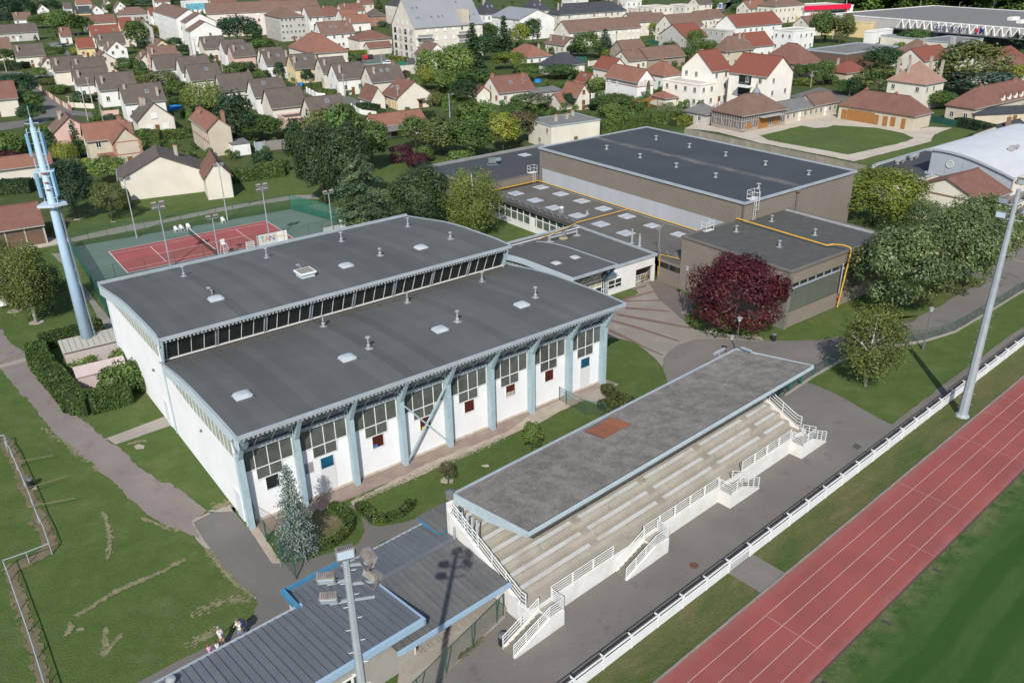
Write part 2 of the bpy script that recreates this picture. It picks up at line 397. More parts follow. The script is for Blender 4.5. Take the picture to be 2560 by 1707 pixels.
# --- lawns laid over the asphalt
px_sheet('lawn',[(2015,955),(2045,935),(2095,909),(2138,889),(2200,874),(2262,866),(2328,851),(2388,825),(2484,769),(2640,680),(2640,765),(2505,853),(2337,979),(2230,1061),(2168,1029),(2094,987),(2040,964)],g_lawn,.07)
px_sheet('lawn',[R3(1390,1330),R3(1330,1385),R3(1200,1400),R3(1100,1350),R3(1160,1240),R3(1390,1200),R3(1420,1240),R3(1560,1250),R3(1700,1160),R3(2000,1010),R3(1850,960),R3(1400,1100),R3(900,1290),R3(1000,1400)],g_verge,.08)
px_sheet('lawn',[Q2(1750,220),Q2(1790,180),Q2(1940,140),Q2(1960,200),Q2(1780,260)],g_lawn,.05)
for pts,mt in (([Q0(1230,960),Q0(1270,940),Q0(1330,955),Q0(1320,985),Q0(1250,990)],m_conc),([R3(770 + 0,1475),R3(800,1470),R3(870,1500),R3(820,1515)],m_conc)):
    px_sheet('inspection_cover',pts,mt)
# --- running track, verge, pitch (their own frame, so the grain runs along the lanes)
def l2_sheet(name,s0,s1,t0,t1,mat):
    mb = MB(); z = next_level([W2(s0,t0),W2(s1,t0),W2(s1,t1),W2(s0,t1)])
    mb.face([(s0,t0,0),(s1,t0,0),(s1,t1,0),(s0,t1,0)])
    o = mb.build(name,mat,loc=W2(0,0,z),rot=TH2); return tag(o,kind='structure')
def l2_at(name,s0,s1,t0,t1,mat,org,nm_z=None):
    mb = MB(); z = next_level([W2(a,b) for a,b in ((s0,t0),(s1,t0),(s1,t1),(s0,t1))]) if nm_z is None else nm_z
    mb.face([(s0,t0 - org,0),(s1,t0 - org,0),(s1,t1 - org,0),(s0,t1 - org,0)])
    o = mb.build(name,mat,loc=W2(0,org,z),rot=TH2); return tag(o,kind='structure')
l2_at('verge',-40,140,-8.15,-5.42,g_verge,-5.4,.044)
l2_at('crossing_path',11.78,14.7,-8.15,-5.38,m_asph,-5.4,.048)
l2_at('track',-60,160,-14.42,-8.05,track_mat(),-8.2,.056)
l2_at('pitch',-60,160,-90,-14.35,pitch_mat(),-14.4,.052)
for t in (-9.46,-10.69,-11.93,-13.17): l2_at('lane_line',-60,160,t - .026,t + .026,m_line,t,.060)
for s_,ta,tb in ((30.75,-13.17,-8.25),(41.2,-14.3,-8.25),(47.3,-14.3,-8.25),(51.4,-14.3,-8.25),(57.5,-14.3,-8.25),(63.2,-14.3,-8.25),(10.2,-13.5,-9.5),(21.5,-12.6,-11.9),(24.0,-14.3,-12.4)):
    l2_at('cross_line',s_ - .016,s_ + .016,ta,tb,m_line,-8.2,.064)
k_ = thing('kerb',None,None,W2(0,0,0),TH2); tag(k_,kind='structure')
for i in range(130):
    s_ = -30 + i; mb = MB() if i == 0 else mb
    if i == 0:
        kerbm = MB().box(.008,.992,-8.22,-8.08,0,.10,m_kerb).mesh('kerb_stone'); kerb2 = MB().box(.008,.992,-14.44,-14.37,0,.10,M('kerb_dark',(.085,.06,.055),fine=.2)).mesh('kerb_inner')
    put('kerb_stone',kerbm,k_,(s_,hsh(i,3) * .02 - .01,.02 + hsh(i) * .012)); put('kerb_stone',kerb2,k_,(s_,0,.02 + hsh(i,2) * .01))
drain = MB().box(0,.55,-.12,.12,0,.03,M('drain_dark',(.05,.045,.045),fine=.2)).mesh('drain')
for s_ in (15.35,22.6,8.0): tag(put('drain_channel',drain,None,W2(s_,-14.75,.045),TH2 - 1.45),kind='structure')
# --- tennis court
def t_sheet(name,pts,mat): return sheet(name,[WT(*p) for p in pts],mat)
t_sheet('tennis_surround',[(-4.6,-7),(-4.05,16.6),(29.3,14.35),(33.6,-1.4),(33,-5)],m_tgreen)
t_sheet('tennis_court',[(0,0),(23.77,0),(23.77,10.97),(0,10.97)],m_tred)
for a in ((0,0,23.77,.07),(0,10.9,23.77,10.97),(0,0,.09,10.97),(23.68,0,23.77,10.97),(0,1.37,23.77,1.43),(0,9.54,23.77,9.6),(5.45,1.4,5.52,9.57),(18.25,1.4,18.32,9.57),(5.48,5.45,18.28,5.52),(11.86,0,11.9,0.01)):
    t_sheet('court_line',[(a[0],a[1]),(a[2],a[1]),(a[2],a[3]),(a[0],a[3])],m_whiteline)
px_sheet('path',[R0(-300,760),R0(0,685),R0(440,622),R0(620,625),R0(1200,495),R0(1500,450),R0(2000,345),R0(2350,285),R1(330,228),R1(520,222),R1(580,262),R1(380,262),R1(0,316),R0(2050,375),R0(1560,470),R0(1300,535),R0(640,662),R0(520,690),R0(150,750),R0(0,748),R0(-300,800)],m_conc if False else M('path_grey',(.265,.240,.205),(.225,.205,.178),.3,fine=.12,fscale=8,rough=.95),.10)
px_sheet('barn_apron',[R0(-200,760),R0(0,680),R0(420,615),R0(620,625),R0(640,650),R0(150,752),R0(-200,790)],m_gravel,.1)
px_sheet('path',[R0(470,765),R0(640,752),R0(720,1000),R0(1020,1370),R0(1060,1560),R0(985,1490),R0(870,1300),R0(730,1060),R0(560,850)],M('path_worn',(.245,.222,.195),(.19,.175,.155),.5,fine=.14,fscale=8,rough=.95),.08)
for p in ((140,1290,60),(335,1395,60),(705,450,40),(1040,470,30)):
    c_ = ground_at(*R0(p[0],p[1])); r_ = p[2] * .0125
    sheet('bare_earth',[(c_.x + r_ * math.cos(t) * 1.1,c_.y + r_ * math.sin(t)) for t in np.linspace(0,6.28,14)[:-1]],M('bare_earth',(.36,.325,.275),(.28,.25,.20),1.5,fine=.15,fscale=12,rough=.95),.12)
# --- streets and yards of the town
px_sheet('street',[T0(205,690),T0(290,780),T0(350,800),T0(500,900),T0(640,1010),T0(800,1030),T0(900,1040),T0(860,1080),T0(700,1060),T0(480,1080),T0(390,1140),T0(0,1200),T0(-200,1240),T0(-200,1150),T0(0,1130),T0(220,1105),T0(360,1070),T0(400,950),T0(320,850),T0(200,760),T0(150,690)],m_asph_road)
px_sheet('street',[T0(205,690),T0(0,672),T0(-200,668),T0(-200,640),T0(0,652),T0(240,668),T0(330,640),T0(360,650),T0(330,780)],m_asph_road)
px_sheet('footpath',[T0(320,795),T0(345,800),T0(650,1005),T0(640,1018),T0(500,925)],m_conc)
px_sheet('street',[T0(430,400),T0(520,385),T0(660,500),T0(760,560),T0(740,580),T0(560,480)],m_asph_road)
px_sheet('car_park',[T1(860,440),T1(1180,470),T1(1190,540),T1(1480,560),T1(1480,610),T1(1000,620),T1(850,540)],m_asph_road)
px_sheet('street',[T1(440,800),T1(560,860),T1(760,870),T1(900,900),T1(1000,960),T1(960,1060),T1(860,960),T1(700,930),T1(560,900),T1(440,860)],m_asph_road)
px_sheet('yard_gravel',[T2(1590,1180),T2(1700,1120),T2(1840,1160),T2(2110,1220),T2(2350,1130),T3(150,1090),T3(620,1040),T3(700,1080),T3(1300,1200),T3(1500,1165),T3(1690,1175),T3(1525,1235),T3(1500,1300),T3(790,1483),T3(0,1325),T2(2300,1318),T2(1900,1215),T2(1700,1190)],m_gravel,.15)
px_sheet('yard_lawn',[T3(-80,1245),T3(60,1215),T3(310,1153),T3(430,1178),T3(540,1170),T3(600,1150),T3(1000,1175),T3(1250,1225),T3(1335,1268),T3(1280,1300),T3(735,1421),T3(0,1287)],g_lawn,.15)
px_sheet('yard_lawn',[T3(1690,1175),T3(1900,1200),T3(1850,1240),T3(1500,1390),T3(1000,1530),T3(790,1490),T3(1500,1305),T3(1525,1240)],g_lawn,.12)
px_sheet('street',[T3(180,890),T3(480,800),T3(700,870),T3(1640,1090),T3(1900,1180),T3(1880,1200),T3(1500,1090),T3(900,950),T3(400,910)],m_asph_road)
px_sheet('car_park',[T3(1960,340),T3(2350,300),T3(2700,300),T3(2700,480),T3(2200,460),T3(2000,420)],m_asph_road)
px_sheet('car_park',[T3(1040,150),T3(1170,160),T3(1200,260),T3(1100,290),T3(900,200)],m_asph_road)
px_sheet('street',[T2(1920,50),T2(2060,30),T2(2100,-20),T2(1990,-20),T2(1950,100),T2(1850,180),T2(1930,130)],m_asph_road)
for pl in (((2180,790),(2290,718),(2297,722),(2190,796)),((2190,796),(2370,842),(2370,848),(2190,800))):
    px_sheet('parking_line',[R3(*p) for p in pl],m_line)
# ------------------------------------------------------------------ shared building materials
m_white = M('white_render',(.74,.75,.76),(.70,.70,.695),.35,.40,.70,.03,5,.85,third=((.60,.58,.53),1.1,.66,.82))
m_whitewall = M('white_wall',(.66,.65,.62),(.57,.55,.50),.9,.4,.72,.04,6,.85,third=((.42,.40,.35),1.6,.66,.84))
m_blue = M('pale_blue_steel',(.345,.440,.475),(.290,.390,.430),1.3,.38,.66,.07,7,.5,third=((.42,.36,.26),2.4,.70,.84))
m_trim = M('grey_blue_trim',(.330,.370,.400),(.280,.320,.350),.8,.4,.66,.05,7,.45,.0,.4)
m_trimdk = M('dark_trim',(.120,.125,.130),fine=.12,fscale=7,rough=.6)
m_frame = M('white_frame',(.70,.70,.67),fine=.04,rough=.5)
m_membrane = M('roof_membrane',(.084,.088,.086),(.098,.102,.099),.22,.36,.66,.07,7,.88,third=((.108,.106,.100),.42,.66,.84),tint=True,bmp=.12,bscale=22)
m_skylight = M('skylight_dome',(.42,.45,.47),(.36,.39,.41),1.2,fine=.03,rough=.25,spec=.5)
m_galv = M('galvanised',(.46,.47,.47),(.36,.37,.37),1.5,fine=.08,rough=.45,metal=.35)
m_pipegrey = M('pipe_grey',(.30,.30,.29),(.40,.40,.39),2,fine=.1,rough=.55)
def glass(name,col,rough=.12,spec=.6):
    if name in MATS: return MATS[name]
    mt,nt,bs = nodes_of(name); v = position(nt)
    c = mixc(nt,ramp(nt,noise(nt,v,.8,3),.35,.65),tuple(x * .75 for x in col),tuple(min(1,x * 1.25) for x in col))
    nt.links.new(c,bs.inputs['Base Color']); setp(bs,rough,0,spec); MATS[name] = mt; return mt
g_dark = glass('glass_dark',(.020,.024,.024))
g_grey = glass('glass_grey',(.085,.092,.082),.3)
g_blue = glass('glass_blue',(.045,.062,.082),.2)
g_poly = M('polycarbonate',(.36,.385,.33),(.30,.325,.28),.9,fine=.05,rough=.45,spec=.4)
g_red = glass('glass_red',(.075,.014,.012),.3); g_door = glass('glass_door',(.012,.085,.150),.15)

ARC = [(0,0.0),(3,.05),(6.5,-.10),(9.7,-.22),(13.2,-.55),(18.4,-1.38),(22.2,-1.95)]
def arc(t):
    for (a,za),(b,zb) in zip(ARC,ARC[1:]):
        if t <= b: k = (t - a) / (b - a); return za + (zb - za) * k
    return ARC[-1][1]
def sm_arc(t): return (arc(t - .9) + arc(t) + arc(t + .9)) / 3 if .9 < t < 21.3 else arc(max(0,min(22.2,t)))
lowz = lambda v: 8.82 + sm_arc(v + 1.5)          # lower roof, v -1.5 .. 17
upz = lambda v: 10.18 + sm_arc(v - 15.5)         # upper roof, v 15.5 .. 37.6

hall = thing('sports_hall','long white sports hall with two curved grey roofs and pale blue columns','sports hall',O1,TH1)
def vrange(a,b,n): return [a + (b - a) * i / n for i in range(n + 1)]
# gable and back walls
left = [(.4,0),(.4,6.6),(-.2,7.4)] + [(v,lowz(v) - .35) for v in vrange(0,16.9,12)] + [(v,upz(v) - .3) for v in vrange(17.1,36,14)] + [(36,0)]
MB().extrude(left,'u',.06,.30).build('gable_wall',m_white,hall)
MB().extrude(left,'u',36.45,36.7).build('gable_wall',m_white,hall)
MB().box(.3,36.45,35.8,36,0,8.0).build('back_wall',m_white,hall)
MB().box(.3,36.45,.4,.6,0,6.45).build('front_wall',m_white,hall)
MB().box(.0,36.6,.33,.42,.0,.22).build('plinth',M('plinth_stain',(.42,.38,.30),(.55,.52,.46),1.5,fine=.1),hall)
# roof decks, laid in membrane strips
def roof_strips(z,v0,v1,u0,u1,n,nm):
    w = (u1 - u0) / n; vs = vrange(v0,v1,20); mb = MB()
    for a,b in zip(vs,vs[1:]):
        za,zb = z(a),z(b)
        mb.raw([(0,a,za),(w,a,za),(w,b,zb),(0,b,zb)],[(0,1,2,3)])
    mb.raw([(0,v,z(v)) for v in vs] + [(0,v,z(v) - .03) for v in vs],[(i,i + 1,i + 22,i + 21) for i in range(20)])
    me = mb.mesh('membrane_strip',m_membrane)
    for i in range(n):
        k = .88 + .26 * hsh(i,nm)
        put('membrane_strip',me,hall,(u0 + i * w,0,.010 * (i % 2)),color=(k,k,k * .995))
    mb = MB()
    pr = [(v,z(v) - .02) for v in vs] + [(v,z(v) - .28) for v in reversed(vs)]
    mb.extrude(pr,'u',u0 + .02,u1 - .02); mb.build('roof_deck',m_trimdk,hall)
roof_strips(lowz,-1.5,17.0,-.12,37.5,38,3)
roof_strips(upz,15.5,37.5,-.12,36.9,37,4)
def edge_arc(z,v0,v1,u,w,d,name,mat,dz=.05):
    vs = vrange(v0,v1,20); pr = [(v,z(v) + dz) for v in vs] + [(v,z(v) - d) for v in reversed(vs)]
    MB().extrude(pr,'u',u,u + w).build(name,mat,hall)
m_fascia = M('fascia_blue',(.47,.54,.58),(.42,.50,.545),.5,fine=.04,rough=.55)
edge_arc(lowz,-1.5,16.6,-.20,.12,1.05,'gable_fascia',m_fascia); edge_arc(upz,16.2,37.5,-.20,.12,1.05,'gable_fascia',m_fascia)
edge_arc(lowz,-1.5,17,-.24,.08,.02,'edge_trim',m_trim,.09); edge_arc(upz,15.5,37.5,-.24,.08,.02,'edge_trim',m_trim,.09)
edge_arc(lowz,-1.5,17,37.5,.10,.25,'edge_trim',m_trim,.12); edge_arc(upz,15.5,37.5,36.9,.10,.25,'edge_trim',m_trim,.12)
MB().box(-.2,37.6,-1.66,-1.50,8.62,8.92).build('eave_trim',m_trim,hall)
MB().box(-.2,37.0,15.34,15.50,9.95,10.25).build('eave_trim',m_trim,hall)
MB().box(-.2,37.0,37.5,37.72,8.0,8.55).build('eave_trim',m_trim,hall)
rib = MB()
for i in range(int(37.4 / .34)): rib.box(-.1 + i * .34,-.1 + i * .34 + .17,-1.58,-1.0,8.42,8.60)
rib.build('eave_rib',M('rib_grey',(.33,.36,.38),fine=.08,rough=.5),hall,kind='stuff')
rib = MB()
for i in range(int(36.9 / .34)): rib.box(-.1 + i * .34,-.1 + i * .34 + .17,15.42,15.95,9.74,9.93)
rib.build('eave_rib',MATS['rib_grey'],hall,kind='stuff')
# columns with brackets
colm = MB().box(-.17,.17,-.30,.34,0,6.55).box(-.21,.21,-.34,-.26,0,6.3)
colm = colm.mesh('column',m_blue)
brk = MB()
def ringplate(mb,outer,c,r,a,b):
    """plate in the v,z plane between u=a and u=b with a round hole"""
    n = 20; ou = []
    for k in range(n):
        t = 2 * math.pi * k / n; dv,dz = math.cos(t),math.sin(t); best = 1e9
        for (p,q),(p2,q2) in zip(outer,outer[1:] + outer[:1]):
            ex,ez = p2 - p,q2 - q; den = dv * ez - dz * ex
            if abs(den) < 1e-9: continue
            s_ = ((p - c[0]) * ez - (q - c[1]) * ex) / den; w_ = ((p - c[0]) * dz - (q - c[1]) * dv) / den
            if s_ > 0 and -1e-6 <= w_ <= 1 + 1e-6: best = min(best,s_)
        ou.append((c[0] + dv * best,c[1] + dz * best))
    inn = [(c[0] + math.cos(2 * math.pi * k / n) * r,c[1] + math.sin(2 * math.pi * k / n) * r) for k in range(n)]
    vs = [(a,*p) for p in ou] + [(a,*p) for p in inn] + [(b,*p) for p in ou] + [(b,*p) for p in inn]; fs = []
    for k in range(n):
        j = (k + 1) % n
        fs += [(k,j,n + j,n + k),(2 * n + j,2 * n + k,3 * n + k,3 * n + j),(k,2 * n + k,2 * n + j,j),(n + j,3 * n + j,3 * n + k,n + k)]
    mb.raw(vs,fs)
ringplate(brk,[(.34,6.2),(-.32,6.3),(-1.45,8.3),(-1.4,8.6),(.34,8.35)],(-.45,7.85),.30,-.06,.06)
brk.bar((-.0,-.30,6.25),(0,-1.45,8.4),.34,.10); brk.bar((-.06,.1,6.4),(-.55,-.9,8.5),.09); brk.bar((.06,.1,6.4),(.55,-.9,8.5),.09)
brkm = brk.mesh('bracket',m_blue)
BAY = 4.565
for k in range(9):
    u = .18 if k == 0 else (36.35 if k == 8 else BAY * k)
    put('column',colm,hall,(u,0,0)); put('bracket',brkm,hall,(u,0,0))
up = MB(); ringplate(up,[(17.0,7.7),(16.3,7.5),(15.45,9.7),(15.5,10.0),(17.0,9.8)],(16.35,9.2),.30,-.05,.05); upb = up.mesh('bracket',m_blue)
for u in (.02,36.6): put('bracket',upb,hall,(u,0,0))
# gable glazing strips: every pane its own piece
def gable_strip(z,v0,v1,n,bottom,topoff,taper):
    e = vrange(v0,v1,n); fr = MB()
    for a,b in zip(e,e[1:]):
        ta,tb = z(a) - topoff - taper * (a - v0) / (v1 - v0),z(b) - topoff - taper * (b - v0) / (v1 - v0)
        ba,bb = bottom(a),bottom(b)
        if ta - ba < .06 and tb - bb < .06: continue
        ta,tb = max(ta,ba + .03),max(tb,bb + .03)
        g = .03; MB().extrude([(a + g,ba),(b - g,bb),(b - g,tb),(a + g,ta)],'u',.02,.05).build('window_pane',g_poly,hall)
        fr.box(.0,.055,a - .03,a + .03,ba,ta)
    fr.build('window_frame',m_frame,hall,kind='stuff')
gable_strip(lowz,.7,16.6,18,lambda v: 5.92 + (0 if v < 11 else (v - 11) * .10),1.06,.15)
gable_strip(upz,17.6,34.6,18,lambda v: 7.52,1.06,.1)
# front glazing
sl_ = MB(); fr = MB(); beam = MB()
def pane_f(u0,u1,z0,z1,mat,v=.37): MB().box(u0,u1,v,v + .03,z0,z1).build('window_pane',mat,hall)
for k in range(8):
    b = BAY * k; cuts = [b + .22,b + 1.36,b + 2.40,b + 3.40,b + 4.36]
    for a,c in zip(cuts,cuts[1:]):
        pane_f(a + .035,c - .035,4.62,6.30,g_grey); fr.box(a - .03,a + .03,.33,.40,4.58,6.34)
    fr.box(cuts[-1] - .03,cuts[-1] + .03,.33,.40,4.58,6.34); fr.box(cuts[0],cuts[-1],.33,.40,4.55,4.61); fr.box(cuts[0],cuts[-1],.33,.40,6.31,6.36)
    for a,c in ((cuts[1],cuts[2]),(cuts[2],cuts[3])):
        pane_f(a + .035,c - .035,3.62,4.54,g_grey)
    for a in (cuts[1],cuts[2],cuts[3]): fr.box(a - .03,a + .03,.33,.40,3.58,4.55)
    fr.box(cuts[1],cuts[3],.33,.40,3.55,3.61)
    # slanted top lights
    sc_ = [b + .25,b + 1.5,b + 2.85,b + 4.3]
    for a,c in zip(sc_,sc_[1:]):
        MB().raw([(a + .03,.30,6.70),(c - .03,.30,6.70),(c - .03,-1.20,8.38),(a + .03,-1.20,8.38)],[(0,1,2,3)]).build('top_light',g_blue,hall)
        fr.bar((c,.28,6.7),(c,-1.22,8.38),.05,.06)
    beam.box(b + .2,b + 4.37,.18,.40,6.37,6.66)
    x0,x1 = b + 1.95,b + 2.95
    if k in (1,7):
        MB().box(x0 - .15,x1 + .12,.36,.395,.06,3.40).build('door',M('door_grey',(.60,.61,.60),fine=.04),hall)
        MB().box(x0 - .05,x1 + .0,.33,.36,2.40,3.34).build('door_pane',g_door,hall)
    else:
        fr.box(x0 - .05,x1 + .05,.34,.40,2.36,2.42); fr.box(x0 - .05,x0,.34,.40,2.4,3.5); fr.box(x1,x1 + .05,.34,.40,2.4,3.5)
        w_ = MB().box(x0,x1,.37,.40,2.42,3.48).build('small_window',g_dark if k == 0 else g_red,hall)
        if k == 3:
            for q in range(5): MB().lathe([(.02,0),(.09,.08),(.06,.2),(.01,.26)],(x0 + .2 + q * .13,.33,2.46),6).build('flower',M('flower_yellow',(.55,.42,.03),fine=.2),w_)
        if k == 5:
            for q in range(6): MB().bar((x0 + .1 + q * .15,.34,2.46),(x0 + .1 + q * .15,.34,2.85),.05).build('flower',M('flower_white',(.6,.58,.5),fine=.2),w_)
        if k == 2: MB().box(x0 + .1,x0 + .4,.34,.36,2.45,2.75).build('blue_cup',M('cup_blue',(.05,.16,.42)),w_)
fr.build('window_frame',m_frame,hall,kind='stuff'); beam.build('window_beam',m_trim,hall,kind='stuff')
lv = MB()
for i in range(11): lv.box(5.12,5.78,.32,.39,2.50 + i * .085,2.54 + i * .085)
lv.build('louvre',M('louvre_grey',(.32,.32,.33),fine=.1),hall,kind='stuff')
for a,c in (((13.95,-.25,5.7),(18.1,-.25,.55)),((18.1,-.18,6.2),(13.95,-.18,.30))): MB().bar(a,c,.13).build('cross_brace',m_blue,hall)
for v0 in (.9,18.6): MB().box(-.03,.06,v0,v0 + 1.2,.05,2.6).build('side_door',M('door_pale',(.58,.60,.62),fine=.04),hall)
MB().lathe([(.0,0),(.36,.02),(.36,.07),(0,.12)],(0,0,0),16).build('dish_aerial',M('dish_white',(.66,.65,.60)),hall,loc=(.55,-.62,7.55),rot=(rad(80),0,rad(30)))
MB().tube([(.0,17.2,.1),(.0,17.2,7.3)],.06,8).build('downpipe',m_blue,hall); MB().tube([(.0,35.7,.1),(.0,35.7,8.0)],.07,8).build('downpipe',m_fascia,hall)
MB().tube([(.0,.2,.1),(.0,.2,6.6)],.10,8).build('downpipe',m_blue,hall)
# clerestory between the two roofs
MB().box(.1,36.6,16.75,17.05,7.0,7.78).build('clerestory_wall',M('flashing_dark',(.085,.085,.08),(.14,.14,.135),1.2,fine=.2),hall)
MB().box(.1,36.6,16.55,16.75,7.62,7.74).build('clerestory_sill',M('sill_white',(.60,.59,.54),fine=.06),hall)
fr = MB(); n_ = 32
for i in range(n_):
    a,c = .25 + 36.1 * i / n_,.25 + 36.1 * (i + 1) / n_
    MB().raw([(a + .03,16.62,7.76),(c - .03,16.62,7.76),(c - .03,15.75,9.74),(a + .03,15.75,9.74)],[(0,1,2,3)]).build('clerestory_pane',g_dark,hall)
    if i % 4: fr.bar((a,16.60,7.76),(a,15.72,9.74),.05,.05)
    else: MB().bar((a - .11,16.58,7.72),(a - .11,15.68,9.76),.09,.12).bar((a + .11,16.58,7.72),(a + .11,15.68,9.76),.09,.12).build('clerestory_post',m_trim,hall)
fr.build('window_frame',m_frame,hall,kind='stuff')
mo = MB()
for i in range(150):
    u = .3 + hsh(i,21) * 36; v = 15.2 + hsh(i,22) ** 2 * 1.5; s_ = .05 + hsh(i,23) * .22
    z = lowz(v) + .012 + .0005 * (i % 9); q = hsh(i,24) * 6
    mo.face([(u + s_ * (1 + 2 * hsh(i,5)) * math.cos(t) * (.6 + .6 * hsh(i,int(t * 7))),v + .5 * s_ * math.sin(t),z - .058 * .0) for t in np.linspace(0,6.28,8)[:-1]])
mo.build('moss',M('moss_brown',(.060,.052,.036),(.10,.085,.06),3,fine=.3),hall,kind='stuff')
# roof furniture
def on_roof(px,zf,fr=L1):
    z = 9.0
    for _ in range(12):
        p = fr(ground_at(px[0],px[1],z)); z = zf(p.y)
    return p
def vent_mesh(h,bent=False):
    mb = MB().box(-.28,.28,-.28,.28,0,.04).lathe([(.13,.03),(.13,.22),(.17,.24),(.17,.34),(.075,.40),(.075,h - .16),(.20,h - .14),(.21,h - .05),(.06,h)],n=10)
    return mb.mesh('roof_vent',m_galv,False)
ventA,ventB = vent_mesh(1.15),vent_mesh(.85)
for i,p in enumerate(((R0(1690,970),upz,0),(R1(100,800),upz,0),(R1(785,650),upz,0),(R1(1395,515),upz,0),(R1(1140,780),upz,1),(R1(1785,628),upz,1),
                      (R1(2075,1020),lowz,0),(R1(1390,1212),lowz,0),(R1(620,1430),lowz,0),(R1(1850,1388),lowz,0),(R2(215,1165),lowz,0),(Q1(1035,65),lowz,0))):
    q = on_roof(p[0],p[1]); put('roof_vent',ventB if p[2] else ventA,hall,(q.x,q.y,q.z + .01))
dome = MB().box(-.72,.72,-.72,.72,0,.20,m_trimdk)
n = 6; vs = []
for i in range(n + 1):
    for j in range(n + 1):
        x,y = -1 + 2 * i / n,-1 + 2 * j / n; vs.append((x * .70,y * .70,.20 + .22 * (1 - x ** 4) * (1 - y ** 4)))
dome.raw(vs,[(i * (n + 1) + j,(i + 1) * (n + 1) + j,(i + 1) * (n + 1) + j + 1,i * (n + 1) + j + 1) for i in range(n) for j in range(n)],m_skylight)
dome = dome.mesh('skylight')
dome.polygons.foreach_set('use_smooth',[i > 5 for i in range(len(dome.polygons))])
for p,zf in ((R0(1985,1190),upz),(R1(830,885),upz),(R1(1515,718),upz),(R1(1690,1472),lowz),(Q1(840,165),lowz),(R2(90,1245),lowz),(Q0(2228,510),lowz)):
    q = on_roof(p,zf); put('skylight',dome,hall,(q.x,q.y,q.z))
q = on_roof(R1(455,965),upz)
MB().box(-.7,.7,-.7,.7,0,.42,m_fascia).box(-.85,.85,-.85,.85,.42,.58,m_frame).box(-.72,.72,-.72,.72,.57,.60,M('hatch_top',(.23,.21,.18),fine=.2)).build('roof_hatch',None,hall,loc=q)
for p in ((R1(418,922),upz),(R0(1950,1135),upz)):
    q = on_roof(*p); MB().tube([(0,0,0),(0,0,.35),(-.25,.1,.7)],.05,8,m_galv).box(-.42,-.1,-.08,.28,.68,.74,m_galv).build('bent_flue',None,hall,loc=q)
MB().lathe([(.09,0),(.11,.08),(.05,.2)],n=8).build('wall_lamp',m_trimdk,hall,loc=(-.04,8.4,4.5)); MB().box(-.12,0,20.9,21.1,4.9,5.1).build('wall_lamp',m_trimdk,hall)
# ------------------------------------------------------------------ entrance block, brown-clad hall, link building
m_roofdk = M('roof_felt_dark',(.050,.054,.059),(.058,.062,.067),.15,.36,.66,.06,7,.85,third=((.082,.082,.082),.35,.66,.84),bmp=.1,bscale=20)
m_rooflt = M('roof_felt_brown',(.100,.095,.086),(.122,.116,.104),.25,.36,.66,.08,7,.88,third=((.150,.140,.118),.45,.62,.80),bmp=.1,bscale=20)
m_rooffr = M('roof_felt_green',(.070,.073,.068),(.085,.088,.080),.9,.40,.66,.10,7,.88,stretch=(1,1,1))
m_clad = M('brown_cladding',(.200,.172,.140),(.182,.157,.128),.3,fine=.05,fscale=5,rough=.55,spec=.35)
m_clad2 = M('brown_cladding_flat',(.150,.135,.118),(.135,.122,.108),.5,fine=.08,fscale=4,rough=.6)
m_yellow = M('yellow_pipe',(.62,.36,.045),(.54,.30,.035),2,fine=.06,rough=.45)
m_white2 = M('white_concrete',(.66,.655,.64),(.60,.595,.57),.8,.42,.70,.03,6,.85,third=((.50,.48,.43),1.3,.68,.84))

ent = thing('entrance_block','low white gymnase entrance block with flat roof and bike alcove','entrance block',O1,TH1)
# walls: front wall with the alcove cut out, window hole filled by a window part
MB().box(51.6,57.15,16.2,16.45,0,3.55).box(57.15,60.45,16.2,16.45,2.25,3.55).box(60.2,60.55,16.2,16.6,0,2.25).box(57.15,60.5,19.4,19.6,0,2.4).box(57.0,57.2,16.45,19.5,0,2.4).build('front_wall',m_white2,ent)
MB().box(60.3,60.5,16.45,19.6,0,2.6).build('alcove_wall',m_clad,ent); MB().box(57.2,60.3,16.3,19.4,.02,.06).build('alcove_floor',m_conc,ent)
MB().box(46,60.5,30.8,31,0,3.5).box(46,46.2,28,31,0,3.5).build('back_wall',m_white2,ent)
MB().box(46.0,60.55,16.3,31.6,3.40,3.46).build('roof',M('roof_felt_grey',(.083,.083,.080),(.096,.096,.092),.25,.36,.66,.07,7,.88,third=((.108,.102,.090),.5,.62,.8)),ent)
MB().box(46.0,60.75,16.08,16.32,3.35,3.68).box(60.5,60.75,16.32,31.9,3.35,3.68).box(46.0,60.5,31.65,31.9,3.35,3.68).build('parapet',m_trim,ent)
win = MB()
win.box(52.35,54.65,16.12,16.22,.78,.88).box(52.35,54.65,16.12,16.22,1.92,2.02).box(52.3,52.4,16.12,16.22,.8,2.0).box(54.58,54.68,16.12,16.22,.8,2.0).box(53.45,53.55,16.12,16.2,.85,1.95).box(52.4,54.6,16.12,16.2,1.30,1.38)
w_ = win.build('window',m_frame,ent)
for a,b,c,d_ in ((52.4,53.45,.88,1.3),(53.55,54.58,.88,1.3),(52.4,53.45,1.38,1.92),(53.55,54.58,1.38,1.92)): MB().box(a,b,16.16,16.19,c,d_).build('pane',g_dark,w_)
